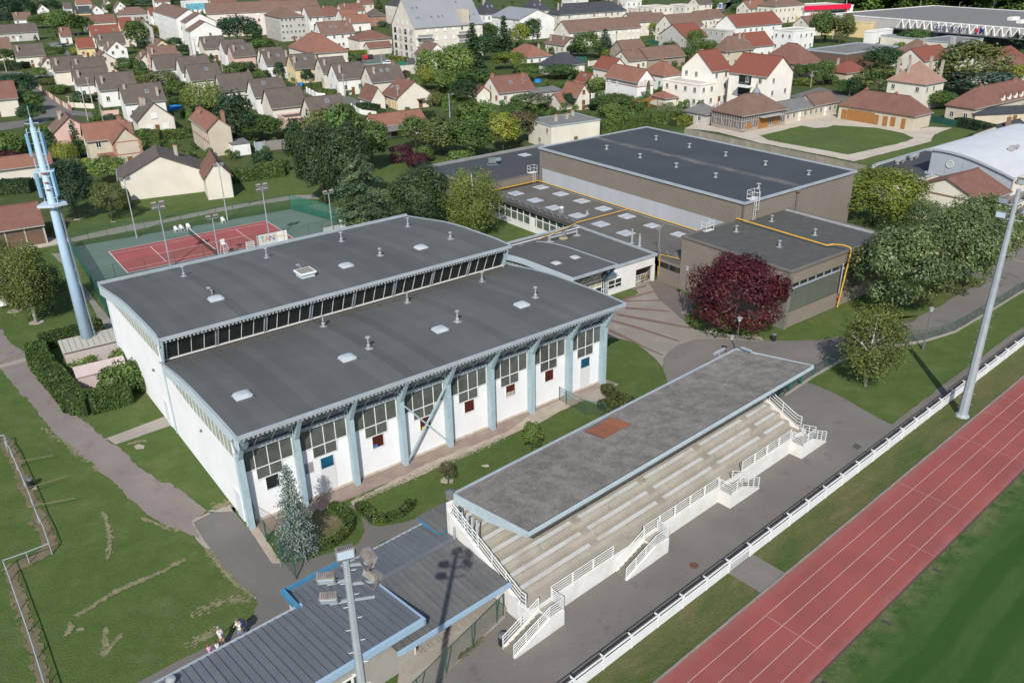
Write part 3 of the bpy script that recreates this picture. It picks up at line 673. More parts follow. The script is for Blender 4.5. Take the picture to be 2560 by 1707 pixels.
# the glazed porch corner: two narrow lights and a splayed grey pillar
MB().box(51.15,51.85,16.10,16.18,.7,2.35).build('narrow_window',g_dark,ent)
MB().bar((51.5,16.06,.7),(51.5,16.06,2.35),.07,.06).bar((51.1,16.06,1.2),(51.85,16.06,1.2),.06).build('window_frame',m_frame,ent,kind='stuff')
MB().raw([(51.7,16.0,.6),(52.2,16.0,.6),(52.2,16.0,2.2),(51.95,16.0,2.75),(51.7,16.0,2.3),(51.7,16.2,.6),(52.2,16.2,.6),(52.2,16.2,2.2),(51.95,16.2,2.75),(51.7,16.2,2.3)],[(0,1,2,3,4),(9,8,7,6,5),(0,5,6,1),(1,6,7,2),(2,7,8,3),(3,8,9,4),(4,9,5,0)]).build('pillar',m_trim,ent)
# name board
MB().box(51.85,53.95,16.02,16.12,2.42,2.98).build('sign_board',M('sign_white',(.68,.70,.70),fine=.02),ent)
def text(body,size,mat,parent,loc,rot,name='lettering',ext=.008,shear=0.0,align='CENTER'):
    c = bpy.data.curves.new(name,'FONT'); c.body = body; c.size = size; c.extrude = ext; c.align_x = align; c.align_y = 'CENTER'; c.shear = shear; c.resolution_u = 2
    c.materials.append(mat); o = bpy.data.objects.new(name,c); COL.objects.link(o)
    if parent: o.parent = parent
    o.location = loc; o.rotation_euler = rot; return o
def flat_text(body,size,mat,parent,loc,rot,**k):
    o = text(body,size,mat,parent,loc,rot,**k); bpy.context.view_layer.update()
    me = bpy.data.meshes.new_from_object(o.evaluated_get(bpy.context.evaluated_depsgraph_get())); me.name = 'lettering'
    n = bpy.data.objects.new('lettering',me); COL.objects.link(n); n.parent = o.parent; n.location = o.location; n.rotation_euler = o.rotation_euler
    bpy.data.objects.remove(o); return n
flat_text('GYMNASE',.42,M('letter_blue',(.20,.42,.62),fine=0),ent,(52.9,16.005,2.70),(rad(90),0,0))
# curved canopy roof over the doors
canz = lambda v: 4.95 - (v - 14) * .030 - max(0,v - 22) ** 2 * .014
vs = vrange(13.9,29.2,16)
cap = [(v,canz(v) + .03) for v in vs] + [(v,canz(v) - .12) for v in reversed(vs)]
MB().extrude(cap,'u',44.66,51.5).build('canopy_roof',MATS['roof_felt_grey'],ent)
fas = [(v,canz(v) + .09) for v in vs] + [(v,canz(v) - .62) for v in reversed(vs)]
for i in range(6):
    a,b = i * 16 // 6,(i + 1) * 16 // 6
    pr = [(v,canz(v) + .09) for v in vs[a:b + 1]] + [(v,canz(v) - .62) for v in reversed(vs[a:b + 1])]
    pr = [(p - .012 if k in (b - a,b - a + 1) else p,q) for k,(p,q) in enumerate(pr)]
    MB().extrude(pr,'u',44.52,44.64).build('fascia_panel',m_fascia,ent)
MB().extrude([(v,canz(v) + .12) for v in vs] + [(v,canz(v) - .05) for v in reversed(vs)],'u',51.5,51.62).build('canopy_edge',m_trim,ent)
MB().box(44.6,51.6,13.78,13.95,canz(14) - .22,canz(14) + .10).build('canopy_edge',m_trim,ent)
e = vrange(15.6,28.6,14); fr = MB()
for a,b in zip(e,e[1:]):
    MB().extrude([(a + .03,2.6),(b - .03,2.6),(b - .03,canz(b) - .65),(a + .03,canz(a) - .65)],'u',44.92,44.95).build('window_pane',g_poly,ent); fr.box(44.90,44.97,a - .03,a + .03,2.6,canz(a) - .62)
fr.build('window_frame',m_frame,ent,kind='stuff')
MB().box(45,45.2,15.6,29,0,2.6).build('side_wall',m_white2,ent)
mb = MB(); ringplate(mb,[(16.0,3.2),(15.2,3.1),(14.05,4.4),(14.1,4.75),(16.0,4.6)],(15.1,4.0),.36,44.98,45.12); mb.build('bracket',M('bracket_cyan',(.20,.46,.60),fine=.05,rough=.5),ent)
mb = MB(); ringplate(mb,[(16.0,3.2),(15.2,3.1),(14.05,4.4),(14.1,4.75),(16.0,4.6)],(15.1,4.0),.36,51.2,51.34); mb.bar((51.27,15.7,2.6),(51.27,14.1,4.5),.22); mb.build('bracket',M('bracket_navy',(.06,.15,.22),fine=.05,rough=.5),ent)
fr = MB()
for i in range(6):
    a,b = 45.3 + i * .98,45.3 + (i + 1) * .98
    MB().raw([(a + .03,16.0,2.75),(b - .03,16.0,2.75),(b - .03,14.6,4.45),(a + .03,14.6,4.45)],[(0,1,2,3)]).build('top_light',g_dark,ent); fr.bar((b,15.98,2.75),(b,14.56,4.45),.06)
    MB().box(a + .04,b - .04,16.1,16.13,1.75,2.55).build('window_pane',M('blind_cream',(.36,.34,.26),fine=.08),ent); fr.box(b - .03,b + .03,16.04,16.12,0,2.6)
    MB().box(a + .04,b - .04,16.1,16.13,.1,1.6).build('window_pane',g_dark,ent)
fr.box(45.2,51.2,16.04,16.12,1.6,1.75).box(45.2,51.2,15.98,16.14,2.55,2.75).build('window_frame',m_frame,ent,kind='stuff')
for p in ((1160,520),(885,605)):
    q = L1(ground_at(1240 + p[0] / 5.8725,560 + p[1] / 5.8725,4.7)); put('skylight',dome,ent,(q.x,q.y,canz(q.y) + .03),scale=.78)
# ventilation duct on the flat roof
q1,q2 = L1(ground_at(1240 + 783 / 5.8725,560 + 262 / 5.8725,3.5)),L1(ground_at(1240 + 1185 / 5.8725,560 + 165 / 5.8725,3.5))
mid = (q1 + q2) * .5
MB().tube([(q1.x,q1.y,4.05),(q2.x,q2.y,4.05)],.13,8).tube([(q1.x,q1.y,3.46),(q1.x,q1.y,4.3)],.17,8).tube([(q2.x,q2.y,3.46),(q2.x,q2.y,4.25)],.14,8).box(q1.x - .5,q1.x + .5,q1.y - .4,q1.y + .4,3.46,3.52).box(q2.x - .45,q2.x + .45,q2.y - .4,q2.y + .4,3.46,3.52).build('vent_duct',m_galv,ent)
MB().box(mid.x - .45,mid.x + .45,mid.y - .35,mid.y + .35,3.46,3.72,M('yellow_base',(.45,.36,.18))).lathe([(.30,3.7),(.36,4.0),(.30,4.4),(.2,4.5)],(mid.x + .1,mid.y,0),8,M('fan_grey',(.14,.16,.17),fine=.1)).build('roof_fan',None,ent)
MB().box(49.0,49.5,29.3,29.8,3.46,3.9,MATS['fan_grey']).build('roof_fan',None,ent)
# bicycle and rack in the alcove
rk = MB()
rk.bar((57.6,17.0,.15),(60.0,17.0,.15),.05).bar((57.6,17.0,1.0),(60.0,17.0,1.0),.05)
for i in range(9): rk.bar((57.6 + i * .3,17.0,.12),(57.6 + i * .3,17.0,1.0),.035)
rk.bar((57.6,17.0,.12),(57.6,17.5,.12),.05).bar((60,17.0,.12),(60,17.5,.12),.05)
tag(rk.build('bicycle_rack',m_frame,None,loc=O1,rot=TH1),'white metal bicycle rack inside the entrance alcove','bicycle rack')
bk = thing('bicycle','dark bicycle parked in the white rack of the alcove','bicycle',W1(59.4,16.75,.06),TH1 + .15)
def wheel():
    mb = MB(); n = 18
    for k in range(n):
        t0,t1 = 2 * math.pi * k / n,2 * math.pi * (k + 1) / n
        mb.bar((.33 * math.cos(t0),0,.33 * math.sin(t0)),(.33 * math.cos(t1),0,.33 * math.sin(t1)),.05)
    for k in range(6):
        t0 = 2 * math.pi * k / 6; mb.bar((0,0,0),(.33 * math.cos(t0),0,.33 * math.sin(t0)),.012)
    return mb.mesh('wheel',M('tyre_black',(.02,.02,.02)))
wh = wheel(); put('wheel',wh,bk,(-.5,0,.34)); put('wheel',wh,bk,(.52,0,.34))
MB().bar((-.5,0,.34),(-.12,0,.34),.04).bar((-.12,0,.34),(-.28,0,.82),.04).bar((-.25,0,.72),(.32,0,.78),.04).bar((-.12,0,.34),(.32,0,.72),.04).bar((.30,0,.92),(.52,0,.34),.04).bar((-.5,0,.34),(-.25,0,.7),.03).build('bicycle_frame',M('bike_yellow',(.42,.36,.06)),bk)
MB().box(-.42,-.16,-.07,.07,.82,.88).build('saddle',m_trimdk,bk); MB().bar((.28,-.28,.98),(.28,.28,.98),.03).bar((.3,0,.9),(.28,0,.98),.03).build('handlebar',m_trimdk,bk)

# ---------------- link building with the roof lights
link = thing('link_building','low link building with many square skylights against the brown hall','link building',O1,TH1)
MB().box(60.75,71.0,12.35,52.9,3.2,3.55).build('roof',m_rooflt,link)
MB().box(60.45,60.75,32.0,52.9,3.12,3.62).build('roof_edge',M('edge_dark',(.055,.052,.050),(.08,.075,.07),1,fine=.1),link)
MB().box(60.8,60.98,12.35,16.0,0,2.0).box(60.8,60.98,12.35,16.0,2.75,3.2).build('west_wall',m_clad,link)
MB().box(60.8,60.95,32,52.9,0,.95).box(61.0,70.9,52.7,52.9,0,3.2).build('west_wall',m_white2,link)
MB().box(60.85,60.9,12.5,15.9,2.0,2.75).build('strip_window',g_dark,link); MB().box(60.78,60.82,14.0,14.1,2.0,2.75).build('window_frame',m_trimdk,link,kind='stuff')
fr = MB(); n_ = 12
for i in range(n_):
    a,b = 33.0 + i * 1.55,33.0 + (i + 1) * 1.55
    MB().box(60.86,60.88,a + .05,b - .05,1.0,2.2).build('window_pane',glass('glass_green',(.10,.13,.105),.2),link)
    MB().box(60.86,60.88,a + .05,b - .05,2.3,3.1).build('window_pane',glass('glass_green_dark',(.035,.055,.045),.2),link)
    fr.box(60.78,60.9,a - .06,a + .06,.95,3.15); fr.box(60.78,60.9,a,b,2.2,2.3); fr.box(60.76,60.9,a,b,.93,1.0)
fr.build('window_frame',m_frame,link,kind='stuff'); MB().box(60.74,60.78,41.0,42.2,.05,2.2).build('door',m_frame,link)
lam = MB().box(-.95,.95,-.95,.95,0,.12,m_trimdk).box(-.9,.9,-.9,.9,.12,.20,M('rooflight_grey',(.46,.49,.52),(.38,.41,.44),1.5,fine=.05,rough=.35)).box(-.9,.9,-.03,.03,.2,.215,m_trimdk).mesh('skylight')
Z7 = lambda x,y: (1180 + x / 7.127,360 + y / 7.127)
for p in (Z7(1228,785),Z7(1580,905),Z7(1955,1030),R2(840,355),R2(1055,425),R2(1285,510),R2(1530,590),Z7(780,895),Z7(1125,1018),Z7(1460,1150),Z7(1880,1290),R2(815,497),R2(1045,580)):
    q = L1(ground_at(*p,3.6)); put('skylight',lam,link,(q.x,q.y,3.55),scale=1.08 if p[0] < 1620 else .95)
# leaning sun screens along the edge
scr = MB().bar((0,-.1,0),(-.55,-.1,1.0),.05,mat=m_galv).raw([(.1,.1,.10),(1.0,.1,.05),(1.0,1.25,.05),(.1,1.25,.10),(.1,.1,.16),(1.0,.1,.11),(1.0,1.25,.11),(.1,1.25,.16)],[(0,1,2,3),(4,5,6,7),(0,1,5,4),(1,2,6,5),(2,3,7,6),(3,0,4,7)],m_trimdk).mesh('sun_screen')
for i in range(13): put('sun_screen',scr,link,(61.1,32.6 + i * 1.55,3.55))
for i in range(3): put('sun_screen',scr,link,(61.2,13.2 + i * 1.4,3.55))
for p,h,mt in ((R2(1100,665),2.0,m_galv),(R2(1170,690),1.7,m_galv),(R2(690,400),.6,m_pipegrey)):
    q = L1(ground_at(*p,3.55)); MB().lathe([(.3,0),(.3,.06),(.16,.1),(.16,h * .7),(.11,h * .72),(.11,h)],n=10).build('flue',mt,link,loc=(q.x,q.y,3.55))
q = L1(ground_at(*R2(455,395),3.55)); MB().lathe([(.5,0),(.55,.3),(.35,.8),(.2,.9)],n=10,mat=MATS['fan_grey']).lathe([(.3,.85),(.34,1.0),(.1,1.1)],n=10,mat=m_frame).build('roof_fan',None,link,loc=(q.x,q.y,3.55))
q = L1(ground_at(*R2(1345,760),3.55)); an = MB().bar((0,0,0),(0,0,3.8),.05)
for k in range(6): an.bar((-.5 + k * .2,-.35 + .05 * k,3.1 + .12 * k),(-.5 + k * .2,.35 - .05 * k,3.5 + .05 * k),.03)
an.bar((-.6,0,3.3),(.6,0,3.6),.03).build('aerial',m_galv,link,loc=(q.x,q.y,3.55))

# ---------------- brown clad hall
big = thing('clad_hall','large brown corrugated hall with dark flat roof and pale translucent band','hall',O1,TH1)
def ribbed(nm,parent,axis,c,a,b,z0,z1,out,mat,step=.21):
    """horizontal corrugation: real folds, one part per wall"""
    n = max(1,int((z1 - z0) / step)); h = (z1 - z0) / n; pr = []
    for i in range(n): pr += [(0,z0 + i * h),(out,z0 + i * h + h * .30),(out,z0 + i * h + h * .72)]
    pr.append((0,z1)); mb = MB()
    for (d0,za),(d1,zb) in zip(pr,pr[1:]):
        if axis == 'u': mb.face([(c + d0,a,za),(c + d0,b,za),(c + d1,b,zb),(c + d1,a,zb)])
        else: mb.face([(a,c + d0,za),(b,c + d0,za),(b,c + d1,zb),(a,c + d1,zb)])
    return mb.build(nm,mat,parent,kind='stuff')
MB().box(71.1,95.4,11.4,52.4,0,9.25).build('core_wall',m_clad2,big)
ribbed('cladding',big,'u',71.05,11.3,52.5,6.15,9.25,-.05,m_clad); ribbed('cladding',big,'v',11.35,71.0,95.5,0,9.25,-.05,m_clad); ribbed('cladding',big,'u',71.05,51.9,52.5,0,6.15,-.05,m_clad)
MB().box(71.0,71.1,11.3,11.6,0,9.25).box(70.98,71.08,51.9,52.0,3.5,6.15).build('corner_trim',m_clad2,big)
m_transl = M('translucent_band',(.385,.405,.425),(.345,.365,.385),.35,fine=.03,rough=.45,stretch=(1,1,.05))
n_ = 37
tp = MB().box(0,.04,.02,1.075,0,2.62).bar((-.02,.36,0),(-.02,.36,2.62),.03).bar((-.02,.72,0),(-.02,.72,2.62),.03).mesh('translucent_panel',m_transl)
for i in range(n_):
    k = .93 + .12 * hsh(i,8); put('translucent_panel',tp,big,(71.02,11.9 + i * 1.08,3.55),color=(k,k,k))
MB().box(70.8,95.7,11.1,11.3,9.2,9.52).box(70.8,95.7,52.5,52.7,9.2,9.52).box(70.8,71.0,11.3,52.5,9.2,9.52).box(95.5,95.7,11.3,52.5,9.2,9.52).build('parapet_trim',m_trim,big)
mt,nt,bs = nodes_of('hall_roof'); v = position(nt,None,True)
c = mixc(nt,ramp(nt,noise(nt,v,.12,4),.36,.64),(.048,.053,.059),(.057,.062,.068))
sx = nt.nodes.new('ShaderNodeSeparateXYZ'); nt.links.new(v,sx.inputs[0])
dv = mathn(nt,'ABSOLUTE',mathn(nt,'ADD',mathn(nt,'SUBTRACT',sx.outputs[0],83.2),mathn(nt,'MULTIPLY',mathn(nt,'SUBTRACT',noise(nt,v,.25,4),.5),3.0)))
puddle = mathn(nt,'MULTIPLY',ramp(nt,dv,1.1,.1),ramp(nt,noise(nt,v,.5,5,.7),.30,.62,0,.85))
c = mixc(nt,puddle,c,(.185,.165,.140)); nt.links.new(c,bs.inputs['Base Color']); setp(bs,.8,0,.25)
MB().box(71.0,95.5,11.3,52.5,9.26,9.34).build('roof',mt,big)
capm = MB().lathe([(.30,0),(.30,.05),(.13,.08),(.13,.55),(.32,.57),(.32,.63),(.05,.70)],n=10).mesh('roof_vent',m_galv)
for p in (T2(868,1372),T2(1175,1450),T2(1322,1283),T2(1627,1355),T2(1960,1433),T2(1507,1537),T2(2325,1517),R2(1868,62),R2(2262,160),R3(372,38)):
    q = L1(ground_at(*p,9.34)); put('roof_vent',capm,big,(q.x,q.y,9.34))
# back block, lower
MB().box(58.2,71.1,53.1,68.2,0,5.1).box(71.1,84,52.8,68.2,0,5.1).build('back_wall',m_clad2,big); ribbed('cladding',big,'v',53.05,58.2,71.0,3.5,5.2,-.05,m_clad)
MB().box(58.2,71.0,53.1,67.4,5.15,5.24).box(71.0,84,52.75,67.4,5.15,5.24).build('roof',m_roofdk,big)
MB().box(58.0,84.2,67.4,68.2,5.1,5.55).box(58.0,58.25,53.0,67.4,5.1,5.45).build('parapet_trim',M('parapet_grey',(.25,.245,.24),(.20,.20,.195),.8,fine=.12),big)
MB().box(58.2,71,52.95,53.05,5.15,5.30).build('parapet_trim',m_clad2,big)
q = L1(ground_at(*Z7(940,205),5.3)); put('skylight',lam,big,(q.x,q.y,5.24))
q = L1(ground_at(*Z7(360,360),5.3)); MB().box(-.7,.6,-.4,.4,.3,1.1).tube([(.5,0,.7),(1.5,-.1,.8)],.38,10).box(-.9,.9,-.6,.6,0,.08).bar((-.6,.3,0),(-.6,.3,.4),.1).bar((.5,.3,0),(.5,.3,.4),.1).build('fan_unit',M('fan_teal',(.12,.16,.165),(.16,.2,.2),2,fine=.1),big,loc=(q.x,q.y,5.24),rot=-.4)
# front wing
wing = thing('clad_wing','brown clad wing with yellow gas pipe and long strip window','wing',O1,TH1)
MB().box(61.0,80.2,-3.3,11.25,0,6.7).box(61.0,70.9,11.25,12.3,0,6.7).build('core_wall',m_clad2,wing)
ribbed('cladding',wing,'u',60.9,-2.0,12.3,0,6.85,-.05,m_clad); ribbed('cladding',wing,'v',-3.42,61.2,80.3,5.3,6.85,-.05,m_clad); ribbed('cladding',wing,'v',-3.42,61.2,80.3,0,1.85,-.05,m_clad); ribbed('cladding',wing,'u',80.25,-3.4,11.3,0,6.85,.05,m_clad)
MB().box(60.82,60.98,-3.3,-1.7,0,6.8).build('end_panel',M('wall_greybrown',(.155,.145,.132),(.175,.165,.15),1.0,fine=.10,fscale=4),wing)
MB().box(60.78,61.25,-3.55,-3.3,0,6.85).build('corner_pier',MATS['wall_greybrown'],wing)
MB().box(61.05,80.25,-3.3,11.2,6.72,6.80).box(61.05,70.9,11.2,12.2,6.72,6.80).build('roof',m_rooffr,wing)
MB().box(60.72,80.4,-3.62,-3.3,6.78,7.0).box(60.72,61.05,-3.3,12.4,6.78,7.0).box(80.1,80.4,-3.3,11.28,6.78,7.0).box(61.05,71,12.2,12.42,6.78,7.0).build('parapet_trim',m_clad2,wing)
MB().box(79.5,80.08,-3.0,11.1,6.80,6.9).build('flashing',M('flashing_grey',(.34,.34,.335),(.26,.26,.26),1,fine=.1),wing)
fr = MB()
for a,b in ((61.3,70.4),(71.0,80.1)):
    n_ = 8; w_ = (b - a) / n_
    for i in range(n_):
        for z0,z1 in ((1.9,3.3),(3.33,4.68)): MB().box(a + i * w_ + .02,a + (i + 1) * w_ - .02,-3.36,-3.33,z0,z1).build('window_panel',M('poly_green',(.115,.128,.105),(.098,.11,.092),.8,fine=.06,rough=.3,spec=.5),wing)
    for i in range(6):
        w2 = (b - a) / 6; MB().box(a + i * w2 + .05,a + (i + 1) * w2 - .05,-3.36,-3.33,4.86,5.26).build('strip_window',g_dark,wing); fr.box(a + i * w2 - .05,a + i * w2 + .05,-3.42,-3.33,4.84,5.28)
    MB().box(a - .1,b + .1,-3.50,-3.33,4.70,4.84).build('sill',m_trim,wing)
fr.build('window_frame',m_trim,wing,kind='stuff')
for p in (R2(2058,560),R3(32,465),R3(428,592),R3(103,700)):
    q = L1(ground_at(*p,6.8)); put('roof_vent',ventB,wing,(q.x,q.y,6.8))
def ladder(parent,loc,rot,h,cage=True):
    mb = MB()
    for x in (-.22,.22): mb.bar((x,0,0),(x,0,h),.045)
    for i in range(int(h / .3)): mb.bar((-.22,0,.2 + i * .3),(.22,0,.2 + i * .3),.03)
    for x in (-.7,.7):
        for y in (.1,.9): mb.bar((x,y,h),(x,y,h + 1.15),.045)
        for zz in (.6,1.12): mb.bar((x,.1,h + zz),(x,.9,h + zz),.04)
    for zz in (.6,1.12): mb.bar((-.7,.9,h + zz),(.7,.9,h + zz),.04)
    mb.box(-.75,.75,0,.95,h - .02,h + .04)
    if cage:
        for zz in vrange(h * .55,h + 1.0,4):
            pts = [(.35 * math.cos(t),-.05 - .5 * math.sin(t),zz) for t in vrange(0,math.pi,6)]
            for a,b in zip(pts,pts[1:]): mb.bar(a,b,.03)
        for t in (.5,1.57,2.6): mb.bar((.35 * math.cos(t),-.05 - .5 * math.sin(t),h * .55),(.35 * math.cos(t),-.05 - .5 * math.sin(t),h + 1),.025)
    return mb.build('access_ladder',M('ladder_white',(.58,.58,.56),fine=.06,rough=.5),parent,loc=loc,rot=rot)
ladder(big,(73.0,11.1,6.8),0,2.75); ladder(big,(70.2,52.95,3.55),0,1.75,False); ladder(wing,(65.2,12.6,3.55),math.pi,3.3,False)
# yellow gas pipe, one run per building it is clipped to
MB().tube([(70.85,52.75,3.95),(70.85,12.75,3.95)],.075,8).tube([(61.0,52.75,3.95),(70.85,52.75,3.95)],.075,8).tube([(70.8,31.7,3.95),(60.7,31.7,3.95)],.06,8).build('gas_pipe',m_yellow,link)
MB().tube([(60.5,31.6,3.85),(52.5,29.9,3.75)],.06,8).build('gas_pipe',m_yellow,ent)
MB().tube([(60.7,15.6,.8),(60.7,15.6,3.7),(60.9,12.5,3.9)],.06,8).build('gas_pipe',m_yellow,link)
pw = [(70.85,12.2,7.2),(70.7,-1.2,7.15),(71.2,-1.7,7.3),(71.3,-2.9,7.5),(71.35,-3.85,7.4),(71.35,-3.95,6.9),(70.6,-3.8,.15)]
MB().tube(pw,.085,8).build('gas_pipe',m_yellow,wing)
MB().tube([(70.6,-3.7,5.6),(70.6,-3.7,1.9)],.08,8).build('downpipe',m_galv,wing); MB().box(70.55,70.95,-3.85,-3.7,1.2,1.55).build('valve_box',M('valve_red',(.45,.05,.06)),wing)
MB().tube([(60.65,-2.2,.1),(60.65,-2.2,6.2)],.075,8).box(60.45,60.85,-2.4,-2.0,6.2,6.5).build('downpipe',MATS['wall_greybrown'],wing)
q = L1(ground_at(*R3(275,335),6.8)); MB().tube([(82.0,11.1,6.0),(82.0,11.1,8.9)],.1,8).box(81.7,82.3,10.9,11.25,8.9,9.2).build('downpipe',m_clad2,big)
# floodlit bunker slit behind, low wall left of the wing door
# ------------------------------------------------------------------ grandstand
st = thing('grandstand','concrete grandstand with corrugated roof and white railings facing the red track','grandstand',O2,TH2)
m_stepc = M('step_concrete',(.290,.265,.220),(.350,.325,.275),.5,.40,.68,.12,7,.9,third=((.150,.135,.110),.9,.60,.80))
m_benchc = M('bench_pale',(.48,.49,.48),(.38,.365,.325),.7,.46,.70,.08,6,.8,third=((.22,.20,.17),1.8,.66,.82))
m_rail = M('rail_white',(.72,.72,.70),(.66,.66,.63),2,fine=.03,rough=.45)
S0,S1,NR,RUN,RISE = -1.75,30.25,7,.96,.42
# tiers: stepped slab, benches on each step as separate parts
mb = MB(); mb.box(S0,S1,0,1.45,0,1.22)
MB().box(S0,S1,.02,1.45,.9,1.24).build('walkway',m_stepc,st)
for r in range(NR):
    t0 = 1.45 + r * RUN; z = 1.24 + (r + 1) * RISE
    MB().raw([(S0,t0 + .0,z - RISE - .02),(S1,t0,z - RISE - .02),(S1,t0 + .14,z),(S0,t0 + .14,z),(S0,t0 + RUN + .15,z),(S1,t0 + RUN + .15,z),(S0,t0 + RUN + .15,z - .7),(S1,t0 + RUN + .15,z - .7)],[(0,1,2,3),(3,2,5,4),(4,5,7,6),(6,7,1,0),(0,3,4,6),(1,7,5,2)]).build('tier',m_stepc,st)
    for a,b in ((S0 + .55,5.35),(6.15,12.55),(13.35,19.35),(20.15,25.95),(26.75,S1 - .55)):
        MB().raw([(a,t0 + .16,z + .10),(b,t0 + .16,z + .10),(b,t0 + .50,z + .13),(a,t0 + .50,z + .13),(a,t0 + .20,z + .01),(b,t0 + .20,z + .01),(b,t0 + .50,z + .01),(a,t0 + .50,z + .01)],[(0,1,2,3),(4,7,6,5),(0,4,5,1),(1,5,6,2),(2,6,7,3),(3,7,4,0)]).build('bench',m_benchc,st)
    for s_ in (5.75,12.95,19.75,26.35): MB().box(s_ - .32,s_ + .32,t0 + .02,t0 + .40,z,z + .16).build('aisle_step',m_stepc,st)
MB().box(S0 - .25,S1 + .25,-.0,.18,0,1.40).build('front_wall',m_whitewall,st)
zl = lambda t: 1.40 + max(0,t - 1.0) * .45
for s_ in (S0 - .25,S1):
    MB().extrude([(.18,0),(8.3,0),(8.3,zl(8.3)),(1.0,1.40),(.18,1.40)],'u',s_,s_ + .25).build('side_wall',m_whitewall,st)
MB().box(S0 - .25,S1 + .25,8.18,8.42,0,5.4).build('back_wall',m_whitewall,st)
MB().box(S0 - .30,S0 - .26,1.1,2.05,.05,1.75).build('side_door',M('door_white',(.60,.61,.60),fine=.05),st)
# roof: corrugated sheets laid side by side, each its own part
ROOF_T0,ROOF_T1,Z0r,Z1r = .85,8.15,7.0,5.88
m_sheet = M('fibre_cement',(.165,.158,.150),(.118,.112,.108),1.1,.36,.64,.25,5,.92,third=((.225,.220,.212),2.6,.60,.74),tint=True)
m_rust = M('rust_sheet',(.225,.085,.045),(.175,.078,.05),1.5,fine=.2,rough=.9,tint=True)
def corrug(w,L,waves,nm,mat,seg=6):
    mb = MB(); n = waves * seg; vs = []
    for j in (0,1):
        for i in range(n + 1): vs.append((w * i / n,L * j,.058 * math.sin(2 * math.pi * i / seg)))
    mb.raw(vs,[(i,i + 1,n + 2 + i,n + 1 + i) for i in range(n)])
    return mb.mesh(nm,mat,True)
W_ = 1.02; rows = 3; sl = math.atan2(Z0r - Z1r,ROOF_T1 - ROOF_T0); LEN = math.hypot(Z0r - Z1r,ROOF_T1 - ROOF_T0) / rows
shm = corrug(W_ + .02,LEN + .12,6,'corrugated_sheet',m_sheet); shr = corrug(W_ + .02,LEN + .12,6,'corrugated_sheet',m_rust)
for i in range(32):
    for r in range(rows):
        t = ROOF_T0 + LEN * r * math.cos(sl); z = Z0r - LEN * r * math.sin(sl)
        k = .90 + .22 * hsh(i,r + 30); rust = (r == 2 and 12 <= i <= 14)
        if rust: put('corrugated_sheet',shr,st,(-1.35 + i * W_,t,z + .03 - .022 * (r % 2)),rot=(-sl,0,0),color=(k,k,k)).scale = (1,.8,1)
        else: put('corrugated_sheet',shm,st,(-1.35 + i * W_,t,z + .01 - .022 * (r % 2) * 0 - .02 * r),rot=(-sl,0,0),color=(k,k * .985,k * .97))
RE = -1.35 + 32 * W_
m_stblue = M('stand_blue',(.42,.50,.53),(.36,.44,.47),1.2,fine=.05,rough=.5,third=((.24,.13,.08),1.4,.70,.80))
def rz(t): return Z0r - (t - ROOF_T0) * math.tan(sl)
for s_ in (-1.48,RE):
    MB().extrude([(ROOF_T0 - .1,rz(ROOF_T0) + .06),(ROOF_T1 + .1,rz(ROOF_T1) + .06),(ROOF_T1 + .1,rz(ROOF_T1) - .62),(4.6,rz(4.6) - .75),(ROOF_T0 - .1,rz(ROOF_T0) - .30)],'u',s_,s_ + .13).build('roof_gable_board',m_stblue,st)
MB().box(-1.48,RE + .13,ROOF_T0 - .16,ROOF_T0 - .04,rz(ROOF_T0) - .26,rz(ROOF_T0) + .0).build('roof_front_board',m_stblue,st)
MB().box(-1.48,RE + .13,ROOF_T1 + .1,ROOF_T1 + .3,rz(ROOF_T1) - .10,rz(ROOF_T1) + .05).build('gutter',m_trim,st)
MB().raw([(-1.3,ROOF_T0 + .1,rz(ROOF_T0) - .14),(RE - .05,ROOF_T0 + .1,rz(ROOF_T0) - .14),(RE - .05,ROOF_T1,rz(ROOF_T1) - .14),(-1.3,ROOF_T1,rz(ROOF_T1) - .14)],[(0,3,2,1)]).build('roof_lining',m_trimdk,st)
for i in range(8):
    s_ = -1.1 + i * 4.45
    mb = MB().bar((s_,8.0,3.4),(s_,8.0,rz(8.0) - .2),.22).extrude([(8.0,rz(8.0) - .2),(8.0,rz(8.0) - .9),(ROOF_T0 + .3,rz(ROOF_T0) - .38),(ROOF_T0 + .3,rz(ROOF_T0) - .2)],'u',s_ - .08,s_ + .08)
    mb.build('roof_frame',m_trimdk,st)
MB().lathe([(.35,0),(.35,.5),(.1,.6)],n=8).build('roof_speaker',m_trimdk,st,loc=(-1.5,8.6,5.5)); MB().lathe([(.10,0),(.18,.1),(.18,.3),(.05,.35)],n=10).build('wall_lamp',m_rail,st,loc=(-2.1,7.9,4.95))
for i in range(6): MB().bar((S0 - .1,5.3 + i * .52,zl(5.3 + i * .52)),(S0 - .1,5.3 + i * .52,rz(5.3 + i * .52) - .7),.09).build('side_post',m_stblue,st)
MB().box(30.9,31.05,6.5,7.6,6.4,6.5).build('roof_sign',m_trim,st); MB().bar((29.0,8.5,5.7),(29.0,8.5,6.3),.05).box(28.2,29.8,8.45,8.6,6.3,6.5).build('roof_floodlight',m_trim,st)
